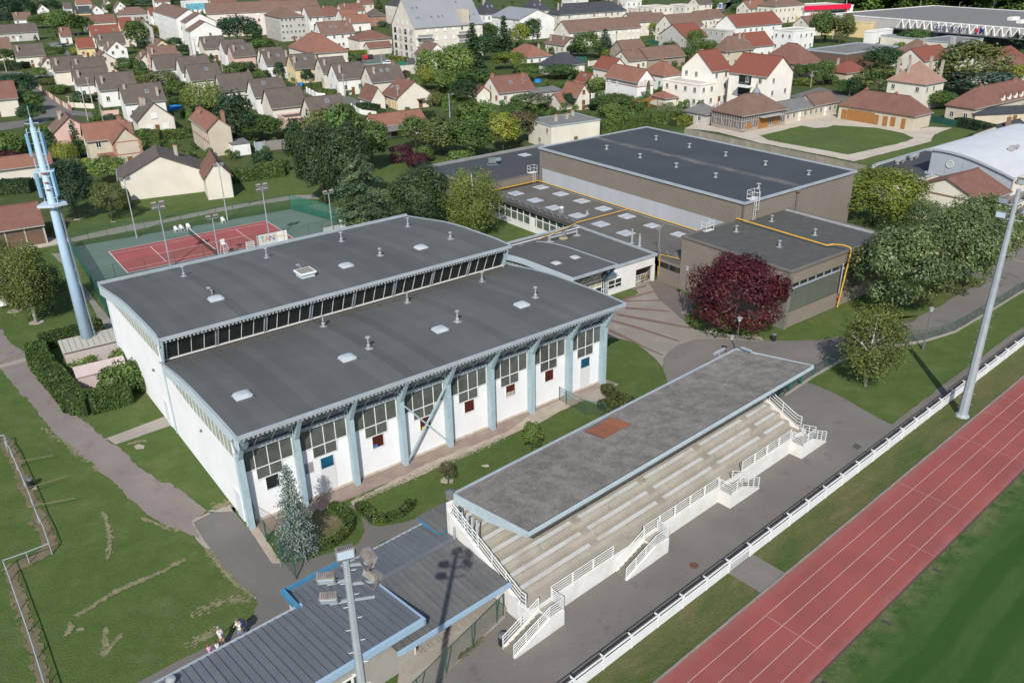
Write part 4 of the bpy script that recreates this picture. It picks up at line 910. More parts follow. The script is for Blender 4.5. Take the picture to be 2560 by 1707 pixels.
# railings
def rail(name,pts,parent,h=.95,n=4,post=.05,bar=.035,every=1.3,mat=None,flat=False):
    """posts and horizontal bars along a 3-D polyline (points on the foot)"""
    mb = MB()
    for a,b in zip(pts,pts[1:]):
        a,b = Vector(a),Vector(b); L = (b - a).length; k = max(1,round(L / every))
        for i in range(k + 1):
            p = a.lerp(b,i / k); mb.bar(p,p + Vector((0,0,h)),post * (2.2 if flat and 0 < i < k else 1),post)
        for j in range(n):
            zz = h * (j + .6) / (n - .4) if j < n - 1 else h
            mb.bar(a + Vector((0,0,zz)),b + Vector((0,0,zz)),bar * (1.4 if j == n - 1 else 1))
    return mb.build(name,mat or m_rail,parent)
for a,b in ((0.0,5.9),(9.1,18.0),(21.1,28.1)): rail('front_railing',[(a,.1,1.38),(b,.1,1.38)],st,n=5,every=1.75,flat=True)
for s_ in (S0 - .12,S1 + .12): rail('side_railing',[(s_,.5,1.40),(s_,1.0,1.40),(s_,8.0,zl(8.0))],st,h=1.1,n=4,every=1.4)
# stair pods: a landing block and a flight, to the left (first two) or right (last two)
def pod(s_a,dirn,landing,flight):
    """landing from s_a over 'landing' m, then steps descending over 'flight' m in direction dirn"""
    e = s_a + dirn * landing; nst = 7
    x0,x1 = sorted((s_a,e))
    MB().box(x0,x1,-1.15,-.0,0,1.22).build('stair_landing',m_whitewall,st)
    MB().box(x0 + .02,x1 - .02,-1.0,.16,1.22,1.235).build('landing_floor',m_stepc,st)
    for i in range(nst):
        a = e + dirn * flight * i / nst; b = e + dirn * flight * (i + 1) / nst; z = 1.22 * (1 - (i + 1) / (nst + 1)) 
        xa,xb = sorted((a,b)); MB().box(xa,xb + (.0),-1.0,-.02,max(0,z - .35),z).build('stair_step',M('step_dark',(.155,.140,.112),(.20,.18,.15),.8,fine=.15,fscale=8),st)
    f = e + dirn * flight
    MB().extrude([(e,0),(f,0),(f,.12),(e,1.34)],'v',-1.17,-1.0).build('stair_cheek',m_whitewall,st)
    MB().extrude([(e,0),(f,0),(f,.12),(e,1.34)],'v',-.14,.02).build('stair_cheek',m_whitewall,st)
    rail('stair_railing',[(s_a,-1.08,1.24),(e,-1.08,1.24),(f,-1.08,.10)],st,n=5,every=1.0)
    rail('stair_railing',[(s_a,.0,1.24),(s_a,-1.08,1.24)],st,n=6,every=1.1)
    rail('stair_railing',[(e + dirn * .05,-.06,1.3),(f,-.06,.10)],st,n=4,every=1.5)
pod(-.02,-1,1.2,3.1); pod(10.5,-1,1.45,3.05)
pod(18.0,1,1.5,2.4); pod(28.15,1,1.5,2.4)
# ------------------------------------------------------------------ track-side fence: white boards below a rail
m_fence = M('fence_white',(.70,.71,.71),(.64,.65,.64),.9,fine=.03,rough=.5)
fe = thing('track_fence','long white panel fence with top rail between asphalt and track','fence',W2(0,-5.38,0),TH2)
pst = MB().box(-.07,.07,-.05,.05,0,1.08).box(-.04,.04,.05,.35,.95,1.04).mesh('fence_post',m_fence); pan = MB().box(.09,2.48,-.03,.03,.06,.80).mesh('fence_panel',m_fence)
tr = MB().bar((0,0,1.06),(2.575,0,1.06),.075).bar((0,-.0,.78),(2.575,0,.78),.05).mesh('fence_rail',m_fence); ht = MB().bar((0,.34,1.0),(2.575,.34,1.0),.055).mesh('hand_rail',M('rail_black',(.03,.028,.03)))
fill = MB()
for zz in vrange(.12,.95,6): fill.bar((.07,0,zz),(2.5,0,zz),.03)
fill = fill.mesh('fence_bars',m_fence)
for i in range(-8,50):
    s_ = -.86 + i * 2.545
    put('fence_post',pst,fe,(s_,0,0)); put('fence_rail',tr,fe,(s_,0,0)); put('hand_rail',ht,fe,(s_,0,0))
    put('fence_bars' if i in (5,) else 'fence_panel',fill if i in (5,) else pan,fe,(s_,0,0))
# ------------------------------------------------------------------ changing rooms
ch = thing('changing_rooms','low changing room building with grey standing seam roof and blue edges','changing rooms',O2,TH2)
m_seam = M('seam_metal',(.128,.138,.152),(.112,.122,.135),.7,fine=.08,fscale=5,rough=.5,spec=.4,tint=True)
m_seam2 = M('seam_metal_old',(.112,.113,.113),(.132,.132,.128),.7,.38,.66,.12,5,.6,third=((.165,.155,.13),1.2,.64,.8),tint=True)
m_edge = M('edge_blue',(.260,.370,.480),(.290,.400,.500),.9,fine=.05,rough=.5); m_edge2 = M('edge_deep_blue',(.045,.170,.290),(.06,.20,.32),1,fine=.06,rough=.5)
m_cream = M('cream_render',(.60,.575,.52),(.55,.52,.46),.8,fine=.05,rough=.9)
def seam_panel(L,w,nm,mat):
    return MB().box(0,w,0,L,-.05,0).box(-.025,.025,0,L,-.02,.07).mesh(nm,mat)
def seam_roof(s0,s1,ta,za,tb,zb,mat,w=.475):
    """panels laid side by side, each a part; slope from (ta,za) up or down to (tb,zb)"""
    L = math.hypot(tb - ta,zb - za); a = math.atan2(zb - za,tb - ta); n = round((s1 - s0) / w); w = (s1 - s0) / n
    me = seam_panel(L,w,'roof_panel',mat)
    for i in range(n):
        k = .92 + .14 * hsh(i,int(ta * 10)); put('roof_panel',me,ch,(s0 + i * w,ta,za),rot=(a,0,0),color=(k,k,k))
pz = lambda t: 3.0 + (7.45 - t) * .125
seam_roof(-24.5,-8.6,2.28,pz(2.28),9.0,pz(9.0),m_seam); seam_roof(-13.2,-8.6,9.0,pz(9.0),10.6,pz(10.6),m_seam)
seam_roof(-8.6,-2.05,7.45,3.0,10.7,2.60,m_seam); seam_roof(-8.62,-2.05,1.9,2.68,7.42,2.985,m_seam2); seam_roof(-10.7,-8.64,1.9,2.68,4.0,2.80,m_seam2)
MB().box(-8.6,-2.05,7.25,7.62,3.0,3.06).build('ridge_cap',m_seam,ch)
MB().box(-24.5,-8.5,2.05,2.28,pz(2.28) - .38,pz(2.28) + .06).build('roof_edge',m_edge,ch)
MB().extrude([(2.05,pz(2.05) + .06),(7.5,pz(7.5) + .07),(7.5,pz(7.5) - .02),(2.05,pz(2.05) - .36)],'u',-8.60,-8.48).build('roof_edge',m_edge,ch)
MB().box(-10.75,-1.95,1.72,1.9,2.44,2.72).build('roof_edge',m_edge,ch); MB().box(-24.5,-13.2,9.0,9.15,2.70,2.86).box(-9.2,-2.6,10.65,10.78,2.50,2.64).build('gutter',m_trim,ch)
MB().box(-13.45,-9.2,10.95,11.08,2.55,2.86).box(-13.45,-13.2,8.85,10.95,2.55,3.02).build('parapet',m_edge2,ch); MB().box(-13.3,-13.0,8.9,9.1,2.4,2.95).build('parapet',m_edge,ch)
MB().box(-13.2,-9.2,10.6,10.95,2.45,2.55).build('roof_gutter_floor',m_trimdk,ch)
MB().box(-24.3,-9.0,2.75,8.85,0,2.70).box(-24.3,-9.0,2.75,2.95,0,3.3).box(-13.2,-2.3,4.2,10.5,0,2.45).build('wall',m_cream,ch)
MB().box(-9.05,-8.9,2.75,7.4,0,2.95).build('wall',m_cream,ch)
MB().box(-10.0,-2.2,2.1,4.2,0,.55).build('plinth_wall',m_conc,ch)
bl = MB().box(0,.62,0,.5,0,.10).box(.27,.35,.05,.45,.10,.16).mesh('vent_block',m_conc)
for i in range(10): put('vent_block',bl,ch,(-9.0 + i * .66,2.5,.56))
# blue raised bay by the stand
MB().box(-2.6,.2,8.6,11.2,2.6,2.98).build('bay_wall',m_edge2,ch)
seam_roof(-2.62,.2,8.55,3.06,11.2,2.98,m_seam2)
MB().bar((-2.2,7.4,2.9),(-2.2,7.4,4.0),.1).build('flue',m_pipegrey,ch)
w_ = MB().box(-14.5,-12.6,2.66,2.76,.95,2.0).build('window',m_frame,ch)
MB().box(-14.42,-13.5,2.64,2.66,1.0,1.94).build('pane',g_dark,w_); MB().box(-13.3,-12.75,2.64,2.66,1.0,1.94).build('pane',g_grey,w_)
MB().lathe([(.26,0),(.26,.05),(.20,.06),(.20,.03)],n=16).build('vent_grille',m_pipegrey,ch,loc=(-12.3,2.72,2.75),rot=(rad(90),0,0))
q = L2(ground_at(*B0(1565,1530),3.3)); MB().lathe([(.18,0),(.18,.25),(.28,.3),(.28,.42),(.1,.5)],n=10).build('roof_vent',m_galv,ch,loc=(q.x,q.y,pz(q.y)))
# ------------------------------------------------------------------ the town: every house a thing with walls, roof, windows, door, chimneys
def tiles(name,a,b,c,s=.55): return M(name,a,b,s,.34,.66,.20,3.2,.9,third=(c,1.4,.58,.76),bmp=.35,bscale=6)
ROOF = {
    'bg': tiles('tile_brown_grey',(.092,.076,.066),(.112,.092,.078),(.075,.066,.058)),
    'br': tiles('tile_brown',(.142,.088,.066),(.170,.108,.082),(.108,.075,.062)),
    'rb': tiles('tile_red_brown',(.155,.074,.055),(.178,.092,.070),(.135,.070,.055)),
    'rd': tiles('tile_red',(.195,.062,.042),(.180,.066,.046),(.160,.062,.046)),
    'or': tiles('tile_orange',(.200,.092,.062),(.225,.112,.080),(.160,.078,.058)),
    'pk': tiles('tile_pale',(.265,.155,.112),(.290,.180,.138),(.215,.130,.098)),
    'sl': tiles('slate_dark',(.042,.046,.054),(.052,.056,.064),(.062,.064,.068)),
    'gr': tiles('fibre_grey',(.135,.132,.128),(.165,.160,.155),(.105,.104,.102)),
    'zn': M('zinc_roof',(.225,.235,.248),(.245,.255,.268),.12,fine=.04,rough=.5),
    'fl': M('flat_felt',(.150,.148,.140),(.180,.176,.166),.5,fine=.12,rough=.95,third=((.11,.108,.102),.8,.6,.75)),
    'wt': M('flat_pale',(.46,.43,.37),(.40,.37,.32),.5,fine=.08,rough=.95),
}
def wallm(n,a,k=.88): return M(n,a,tuple(x * k for x in a),.35,.38,.70,.04,5,.9,third=(tuple(x * .78 for x in a),.9,.66,.82))
WALL = {'wh': wallm('wall_white',(.72,.71,.68)),'cr': wallm('wall_cream',(.65,.61,.52)),'ye': wallm('wall_yellow',(.66,.52,.28)),'pk': wallm('wall_pink',(.62,.42,.36)),'pp': wallm('wall_palepink',(.66,.58,.53)),'cw': wallm('wall_newcream',(.76,.72,.64)),
        'gy': wallm('wall_grey',(.46,.44,.41)),'be': wallm('wall_beige',(.50,.44,.34)),'wd': M('wall_wood',(.165,.085,.055),(.11,.085,.07),.6,fine=.2,stretch=(.3,.3,3)),
        'st': M('wall_stone',(.33,.28,.22),(.26,.21,.17),1.5,fine=.2),'bk': M('wall_brick',(.27,.135,.085),(.33,.19,.13),2,fine=.2),'tm': M('wall_infill',(.115,.098,.088),(.15,.13,.115),2,fine=.2),
        'lt': wallm('wall_pale',(.62,.58,.50))}
m_sill = M('sill_pale',(.58,.55,.48)); m_shut = M('shutter_white',(.70,.70,.68),fine=.04); m_brownwd = M('wood_brown',(.17,.075,.03),fine=.15); m_green = M('shutter_green',(.25,.30,.17)); m_blush = M('shutter_blue',(.12,.24,.34))
m_chim = M('chimney_pale',(.40,.36,.31),(.32,.29,.25),1.5,fine=.15); m_chimb = M('chimney_brick',(.24,.12,.085),(.30,.17,.125),2,fine=.2); m_pot = M('chimney_pot',(.32,.12,.06),fine=.1); m_gut = M('gutter_zinc',(.34,.34,.33),fine=.1)
WIN = {}
def win_mesh(w,h,style):
    k = (round(w,2),round(h,2),style)
    if k not in WIN:
        mb = MB(); fm = {'g': m_frame,'s': m_shut,'b': m_brownwd,'v': m_green,'u': m_blush}[style]
        mb.box(-w / 2 - .08,w / 2 + .08,-.10,.0,-.10,-.02,m_sill)
        if style in 'sb': mb.box(-w / 2,w / 2,-.05,0,0,h,fm)
        else:
            mb.box(-w / 2,w / 2,-.03,0,0,h,g_dark)
            for a in (-w / 2,-.035,w / 2 - .07): mb.box(a,a + .07,-.06,0,0,h,m_frame)
            mb.box(-w / 2,w / 2,-.06,0,h - .07,h,m_frame); mb.box(-w / 2,w / 2,-.06,0,0,.07,m_frame)
            if style in 'vu':
                for sgn in (-1,1): mb.box(sgn * (w / 2 + .25) - .22,sgn * (w / 2 + .25) + .22,-.05,0,0,h,fm)
        WIN[k] = mb.mesh('window')
    return WIN[k]
SKYW = MB().box(-.42,.42,-.55,.55,0,.07,m_gut).box(-.34,.34,-.46,.46,.07,.09,glass('roof_glass',(.10,.14,.17),.08)).mesh('roof_window')
REFS = []          # (short phrase, pixel) for the labels that say where a thing stands
def rel(px,avoid=(),want=3,used=None,pool=None):
    """phrases such as 'behind the pink house' for the nearest named things"""
    out = []
    for ph,(x,y) in sorted((pool or REFS),key=lambda r: math.hypot(r[1][0] - px[0],1.6 * (r[1][1] - px[1])))[:want + 8]:
        if ph in avoid: continue
        dx,dy = px[0] - x,px[1] - y
        w_ = ('right of' if dx > 0 else 'left of') if abs(dx) > 1.2 * abs(dy) else ('in front of' if dy > 0 else 'behind')
        out.append(f'{w_} the {ph}')
    return out
def unique(desc,px,avoid=()):
    for c in rel(px,avoid,12):
        lab = f'{desc} {c}'
        if lab not in LABELS and len(lab.split()) <= 16: return lab
    for c in rel(px,avoid,8):
        for e_ in ('bigger','smaller','taller','lower'):
            lab = f'{e_} {desc} {c}'
            if lab not in LABELS and len(lab.split()) <= 16: return lab
    return desc
def solve_along(org,dvec,xpx,lo,hi):
    f = lambda t: pix(org + dvec * t)[0] - xpx
    if f(lo) * f(hi) > 0: return None
    for _ in range(40):
        mid = (lo + hi) / 2
        if f(lo) * f(mid) <= 0: hi = mid
        else: lo = mid
    return (lo + hi) / 2
def roof_planes(kind,w,d,he,rise,ov,hf=.5):
    """top faces of a roof over a w x d plan, eaves at he"""
    if kind == 'x':
        s = rise / (d / 2); e = he - ov * s; g = .28
        A,B,C,D = (-g,-ov,e),(w + g,-ov,e),(w + g,d + ov,e),(-g,d + ov,e); R1_,R2_ = (-g,d / 2,he + rise),(w + g,d / 2,he + rise)
        return [A,B,C,D],[(A,B,R2_,R1_),(C,D,R1_,R2_)],[(D,A,R1_),(B,C,R2_)],(R1_,R2_)
    if kind == 'y':
        s = rise / (w / 2); e = he - ov * s; g = .28
        A,B,C,D = (-ov,-g,e),(w + ov,-g,e),(w + ov,d + g,e),(-ov,d + g,e); R1_,R2_ = (w / 2,-g,he + rise),(w / 2,d + g,he + rise)
        return [A,B,C,D],[(D,A,R1_,R2_),(B,C,R2_,R1_)],[(A,B,R1_),(C,D,R2_)],(R1_,R2_)
    if kind in ('hip','hx','hy'):
        s = rise / (min(w,d) / 2); e = he - ov * s * .8
        A,B,C,D = (-ov,-ov,e),(w + ov,-ov,e),(w + ov,d + ov,e),(-ov,d + ov,e)
        if w >= d or kind == 'hx':
            k = min(w * .49,d * hf); R1_,R2_ = (k,d / 2,he + rise),(w - k,d / 2,he + rise)
            return [A,B,C,D],[(A,B,R2_,R1_),(B,C,R2_),(C,D,R1_,R2_),(D,A,R1_)],[],(R1_,R2_)
        k = min(d * .49,w * hf); R1_,R2_ = (w / 2,k,he + rise),(w / 2,d - k,he + rise)
        return [A,B,C,D],[(A,B,R1_),(B,C,R2_,R1_),(C,D,R2_),(D,A,R1_,R2_)],[],(R1_,R2_)
HOUSES = []
def house(anchor,xr,he,d,rise,ridge,roof,wall,desc,ref=None,ang=31.0,w=None,ov=.38,xl=None,style='g',chim=None,sky=(),name='house',cat='house',nf=None,skip=.18,cols=None,hf=.5,door=True,group=None,par=.35,attic=True,extra=None,base=0.0,bare=False,label=None):
    a = rad(ang); U,V = Vector((math.cos(a),math.sin(a),0)),Vector((-math.sin(a),math.cos(a),0))
    P = ground_at(*anchor,he + base); P.z = base
    if w is None: w = solve_along(P + Vector((0,0,he)),U,xr,.5,90) or 9
    if xl is not None: d = solve_along(P + Vector((0,0,he)),V,xl,.5,60) or d
    px_ = pix(P + (U * w + V * d) * .5 + Vector((0,0,he)))
    lab = label or (unique(desc,px_,(ref,)) if len((desc).split()) < 11 else desc)
    t = thing(name,lab,cat,P,a,group)
    if ref: REFS.append((ref,px_))
    wm,rm = WALL[wall],ROOF[roof]; idx = len(HOUSES); HOUSES.append(t)
    mb = MB()
    if ridge == 'x': mb.extrude([(0,0),(d,0),(d,he),(d / 2,he + rise),(0,he)],'u',0,w)
    elif ridge == 'y': mb.extrude([(0,0),(w,0),(w,he),(w / 2,he + rise),(0,he)],'v',0,d)
    else: mb.box(0,w,0,d,0,he)
    mb.build('wall',wm,t)
    if ridge == 'flat':
        MB().box(.0,w,.0,d,he + .01,he + .06).build('roof',rm,t)
        MB().box(-.12,w + .12,-.12,.12,he - .12,he + par).box(-.12,w + .12,d - .12,d + .12,he - .12,he + par).box(-.12,.12,.12,d - .12,he - .12,he + par).box(w - .12,w + .12,.12,d - .12,he - .12,he + par).build('parapet',m_trim if roof == 'fl' else wm,t)
    elif ridge == 'mono':
        MB().raw([(-.3,-.3,he),(w + .3,-.3,he),(w + .3,d + .3,he + rise),(-.3,d + .3,he + rise),(-.3,-.3,he - .12),(w + .3,-.3,he - .12),(w + .3,d + .3,he + rise - .12),(-.3,d + .3,he + rise - .12)],[(0,1,2,3),(7,6,5,4),(0,4,5,1),(1,5,6,2),(2,6,7,3),(3,7,4,0)]).build('roof',rm,t)
    else:
        eave,top,gab,rd = roof_planes(ridge,w,d,he,rise,ov,hf); th = .16; mb = MB()
        up_ = lambda p: (p[0],p[1],p[2] + th)
        for f in top: mb.face([up_(p) for p in f]); mb.face([p for p in reversed(f)])
        for p,q in zip(eave,eave[1:] + eave[:1]):
            if not gab or (ridge == 'x') == (abs(p[1] - q[1]) < 1e-6): mb.face([p,q,up_(q),up_(p)])
        for g_ in gab:
            for p,q in ((g_[1],g_[2]),(g_[2],g_[0])): mb.face([p,q,up_(q),up_(p)])
        mb.build('roof',rm,t)
        r1,r2 = rd
        if math.dist(r1,r2) > .5: MB().bar((r1[0],r1[1],r1[2] + th + .02),(r2[0],r2[1],r2[2] + th + .02),.26,.10).build('ridge',rm,t)
        if not bare:
            g_ = MB(); g_.bar((eave[0][0],eave[0][1] - .05,eave[0][2] + .05),(eave[1][0],eave[1][1] - .05,eave[1][2] + .05),.12) if ridge != 'y' else g_.bar((eave[0][0] - .05,eave[0][1],eave[0][2] + .05),(eave[3][0] - .05,eave[3][1],eave[3][2] + .05),.12)
            g_.bar((w - .1,-.06,0),(w - .1,-.06,he),.08); g_.build('gutter',m_gut,t)
    def zr_(u,v):
        if ridge == 'x': return he + rise * (1 - abs(v - d / 2) / (d / 2))
        if ridge == 'y': return he + rise * (1 - abs(u - w / 2) / (w / 2))
        if ridge == 'flat': return he
        if ridge == 'mono': return he + rise * v / d
        m_ = min(w,d) / 2; return he + rise * min(1,min(u,w - u,v,d - v) / m_ if w >= d else min(min(u,w - u) / m_,min(v,d - v) / (w * hf)))
    top_z = he + (rise if ridge not in ('flat',) else 0)
    for c in (chim if chim is not None else []):
        fu,fv,hh = c[:3]; br_ = len(c) > 3; u,v = fu * w,fv * d; cm = m_chimb if br_ else m_chim; cw = .30 if not br_ else .42
        ch_ = MB().box(u - cw,u + cw,v - .26,v + .26,zr_(u,v) - .4,top_z + hh).box(u - cw - .06,u + cw + .06,v - .32,v + .32,top_z + hh,top_z + hh + .10).build('chimney',cm,t)
        MB().lathe([(.11,0),(.09,.32)],(u - .12,v,top_z + hh + .1),8).lathe([(.11,0),(.09,.26)],(u + .14,v,top_z + hh + .1),8).build('chimney_pot',m_pot,ch_)
    for fu,fv in sky:
        u,v = fu * w,fv * d
        tilt = math.atan2(rise,d / 2) if ridge == 'x' else math.atan2(rise,w / 2)
        if ridge in ('x','hip','hx'): put('roof_window',SKYW,t,(u,v,zr_(u,v) + .20),rot=(tilt if v < d / 2 else -tilt,0,0))
        else: put('roof_window',SKYW,t,(u,v,zr_(u,v) + .20),rot=(0,-tilt if u < w / 2 else tilt,0))
    if wall not in ('wd','tm') and not bare:
        nfl = nf if nf is not None else max(1,int((he + .4) / 2.7)); fh = he / nfl
        wh = min(1.25,fh * .45); ww = .95
        def face_wins(L,face,n=None):
            n = n or max(1,int(L / 2.9))
            for f in range(nfl):
                for i in range(n):
                    if hsh(idx * 17 + f * 5 + i,face) < skip: continue
                    p = L * (i + .5) / n; z = fh * f + fh * .34
                    st_ = style if len(style) == 1 else style[int(hsh(idx + i + f,face + 3) * len(style))]
                    o_ = put('window',win_mesh(ww,wh,st_),t,(p,-.01,z) if face == 0 else (-.01,L - p,z)); 
                    if face: o_.rotation_euler = (0,0,-math.pi / 2)
        face_wins(w,0,cols); face_wins(d,1)
        if attic and ridge == 'x' and rise > 2: put('window',win_mesh(.8,1.1,style[0]),t,(-.01,d / 2,he + .3)).rotation_euler = (0,0,-math.pi / 2)
        if attic and ridge == 'y' and rise > 2: put('window',win_mesh(.9,1.1,style[0]),t,(w / 2,-.01,he + .25))
        if door: MB().box(w * .5 - .48,w * .5 + .48,-.05,-.02,.05,2.1).build('door',m_brownwd if hsh(idx) < .5 else m_shut,t)
    if extra: extra(t,w,d)
    return t
H = house
# --- nearest rows first (they name the places for the rest)
def shutters(t,w,d):
    for u,z in ((w * .30,1.0),(w * .74,1.0),(w * .47,3.55)): put('window',win_mesh(1.35,1.25,'s'),t,(u,-.01,z))
    MB().box(-.02,w + .02,-.03,0,0,.55).build('plinth',m_chim,t)
H(T0(1262,1112),T0(1597,0)[0],3.4,8.2,3.6,'y','bg','cr','cream gabled house with three white shuttered windows','shuttered cream house',skip=1.1,chim=[(.35,.55,.5),(.3,.8,.4)],extra=shutters,attic=False)
def villa(t,w,d):
    bm = M('brick_quoin',(.32,.14,.09),(.40,.20,.14),3,fine=.15)
    mb = MB()
    for u in (0,w):
        for k in range(12): mb.box(u - (.22 if k % 2 else .34),u + (.22 if k % 2 else .34),-.04,0,k * .44,k * .44 + .40)
    mb.build('brick_quoin',bm,t,kind='stuff'); MB().box(0,w,-.05,0,2.55,2.75).box(0,w,-.05,0,5.0,5.2).build('brick_band',bm,t)
    MB().raw([(-3.2,-.3,2.2),(-.1,-.3,2.2),(-.1,2.0,3.0),(-3.2,2.0,3.0)],[(0,1,2,3)]).build('porch_roof',ROOF['or'],t)
v1 = H(T0(1040,1308),T0(1277,0)[0],5.2,7.5,2.4,'y','or','be','two storey villa wing with brick quoins and orange tiled gable','brick quoined villa',skip=1.1,extra=villa,chim=[(.8,.3,.6,1)],attic=False)
H(T0(795,1290),T0(1180,0)[0],5.2,6.5,2.6,'x','or','be','villa main range with orange tiled ridge',None,skip=.5,chim=[(.9,.5,.6,1)])
def villa2(t,w,d):
    bm = MATS['brick_quoin']
    for v in (1.3,2.9,4.6):
        for z in (.7,3.4): put('window',win_mesh(.75,1.6,'g'),t,(-.01,v,z)).rotation_euler = (0,0,-math.pi / 2); MB().box(-.06,-.0,v - .62,v - .42,z,z + 1.6).box(-.06,0,v + .42,v + .62,z,z + 1.6).build('brick_jamb',bm,t)
    MB().box(-.05,0,0,d,2.7,2.95).build('brick_band',bm,t)
H(T0(1905,1192),T0(2118,0)[0],5.6,6.5,2.0,'y','or','be','narrow tall house with blank beige gable and orange roof','tall narrow beige house',xl=T0(1745,0)[0],skip=1.1,extra=villa2,chim=[(.95,.3,.4,1),(.2,.7,.5,1)],attic=False,door=False)
H(R0(1100,82),R0(1872,0)[0],3.8,9.0,3.3,'y','bg','lt','long low house with blank white gable end facing the lawn','blank white gable',skip=1.1,chim=[(.72,.6,.3)],door=False,attic=False,ang=24)
H(R0(1880,62),R0(2118,0)[0],4.0,8.0,2.6,'y','rb','lt','small white outbuilding with red brown roof beside the lawn','red roofed outbuilding',skip=1.1,door=False,attic=False,ang=24)
H((R0(0,0)[0] - 30,T0(0,1566)[1]),T0(472,0)[0],2.6,5.0,1.5,'x','or','lt','long low garage with weathered red tiles behind the mast','red tiled garage',skip=1.1,door=False)
def planks(t,w,d):
    for k in range(int(w / .3)): MB().box(k * .3 + .01,k * .3 + .29,-.05,.0,.02,2.95).build('plank',WALL['wd'],t)
    for k in range(4): MB().box(w * k / 3.02,w * k / 3.02 + .18,-.12,-.05,0,3.0).build('post',m_chim,t)
H((R0(-160,0)[0],R0(0,572)[1]),R0(388,0)[0],3.0,8.5,2.2,'x','rb','wd','brown barn with plank wall and red brown tiled roof','plank barn',extra=planks,door=False)
H((T0(-260,0)[0],T0(0,932)[1]),T0(156,0)[0],4.6,9,3.6,'x','rb','lt','pale house with wide dark window at the left edge by the street','pale house by the street',skip=.1)
H(T0(492,1218),T0(818,0)[0],3.0,8.5,2.9,'y','br','pk','pink walled house with brown roof and twin chimneys','pink gabled house',chim=[(.3,.6,.5),(.35,.75,.5)],skip=.8)
# --- estate rows
E1 = dict(d=8.0,rise=3.6,ridge='x',chim=[(.12,.22,-.2)],he=4.7)
def E(T,x,y,xr,roof,wall,desc,ref=None,**k):
    q = dict(E1); q.update(k); return H(T(x,y),T(xr,0)[0],q.pop('he'),q.pop('d'),q.pop('rise'),q.pop('ridge'),roof,wall,desc,ref,**q)
E(T0,1146,947,1515,'bg','wh','white house with wide brown roof and green roof window','wide white house',sky=[(.62,.25)],chim=[(.85,.12,-.8),(.1,.4,.2)])
E(T0,916,827,1256,'bg','wh','white house with outside stairs and slim chimney','white house with stairs',chim=[(.12,.2,-.4)])
E(T0,702,775,1012,'bg','wh','white house with two front windows and long chimney','white house with long chimney')
E(T0,690,668,985,'bg','cr','cream house whose roof shows above the white one',None,chim=[(.12,.3,0)])
E(T0,500,655,790,'bg','cr','cream house with brown roof and white chimney','cream corner house')
E(T0,372,606,520,'br','cr','small cream house with brown gable',None,ridge='y',he=3.6,rise=2.4,d=7)
E(T0,146,522,412,'bg','cr','broad cream house with mossy grey roof','mossy roofed house',he=4.2)
E(T0,-30,455,105,'br','cr','cream house with brown roof at the left edge',None,he=4.2)
E(T0,858,573,1075,'br','cr','cream gabled house with brown shutters','brown shuttered house',ridge='y',style='b',he=5.0,rise=2.8,d=8.5)
E(T0,985,460,1166,'br','wh','white gabled house with small dark attic window','white attic house',ridge='y',style='bg',he=5.2,rise=2.8,d=8.5)
E(T0,905,412,1150,'bg','cr','house with dark roof and slim chimney',None)
E(T0,716,442,868,'rd','ye','yellow house with red roof','yellow gabled house',he=4.0,rise=3.2,d=8,chim=[])
E(T0,842,332,1112,'rd','cr','cream house with long red roof and roof windows','long red roof',he=5.0,sky=[(.2,.25),(.8,.22)],chim=[])
E(T0,1112,266,1225,'rd','cr','tall cream house with red roof','tall cream house',he=7.5,rise=4,chim=[],sky=[(.7,.2)])
E(T0,1225,268,1400,'rb','gy','tall grey gabled house',None,ridge='y',he=6.0,rise=4,d=9,chim=[])
E(T0,1402,445,1576,'br','ye','yellow gabled house with blue windows','yellow house with blue windows',ridge='y',style='u',he=4.8,rise=2.6,d=9,chim=[(.2,.6,.4)])
E(T0,1290,545,1425,'br','cr','low brown gable',None,ridge='y',he=3.2,rise=2.2,d=8)
E(T0,1386,548,1640,'br','pk','pale pink house with brown roof',None,he=4.6)
E(T0,1440,640,1700,'bg','wh','white house with dark brown roof and small vent','white vented house',chim=[(.97,.6,.3)])
E(T0,1668,655,1942,'bg','wh','white house with dark ridge',None,chim=[(.97,.6,.3),(.6,.5,.2)])
E(T0,1757,738,2036,'bg','cr','yellow cream house with roof window and end chimney','yellow cream house',sky=[(.6,.3)],chim=[(.98,.55,.1)])
E(T0,2042,838,2345,'bg','cr','pale yellow house with dark brown roof','pale yellow house',chim=[(.98,.55,.2)])
E(T0,1872,447,2082,'bg','cr','cream house with moss streaked roof','moss streaked house')
E(T0,2062,482,2268,'bg','wh','white house with steep dark gable',None,chim=[])
E(T0,2142,522,2345,'bg','pk','pink house with pink chimney','pink house',style='g',sky=[(.55,.3)])
E(T0,2420,560,2620,'bg','cr','ivy covered house with brown roof','ivy covered house',he=4.0)
E(T1,-5,888,287,'bg','wh','white house with dark roof and roof window',None,sky=[(.4,.35)],chim=[(.98,.5,.1)])
E(T1,100,598,318,'bg','wh','white house with two slim chimneys','white twin chimney house',chim=[(.2,.25,.0),(.93,.25,.0)],sky=[(.6,.3)])
E(T1,352,632,572,'bg','ye','bright yellow house with dark roof','bright yellow house',style='vg',sky=[(.6,.3)])
E(T1,622,667,846,'bg','lt','pale house with green shutter','pale green shutter house',style='vg',chim=[(.15,.25,-.2)])
E(T1,752,727,1010,'bg','wh','bright white house with white chimney and porch','bright white house',chim=[(.15,.2,-.2)])
E(T1,1068,752,1362,'bg','lt','pale house with two roof windows and red chimney',None,sky=[(.4,.3),(.6,.3)],chim=[(.15,.25,-.2),(.85,.5,.5,1)])
E(T1,146,990,458,'bg','cr','cream house with plain brown roof facing the garden trees','plain roofed cream house',chim=[(.98,.55,.1)])
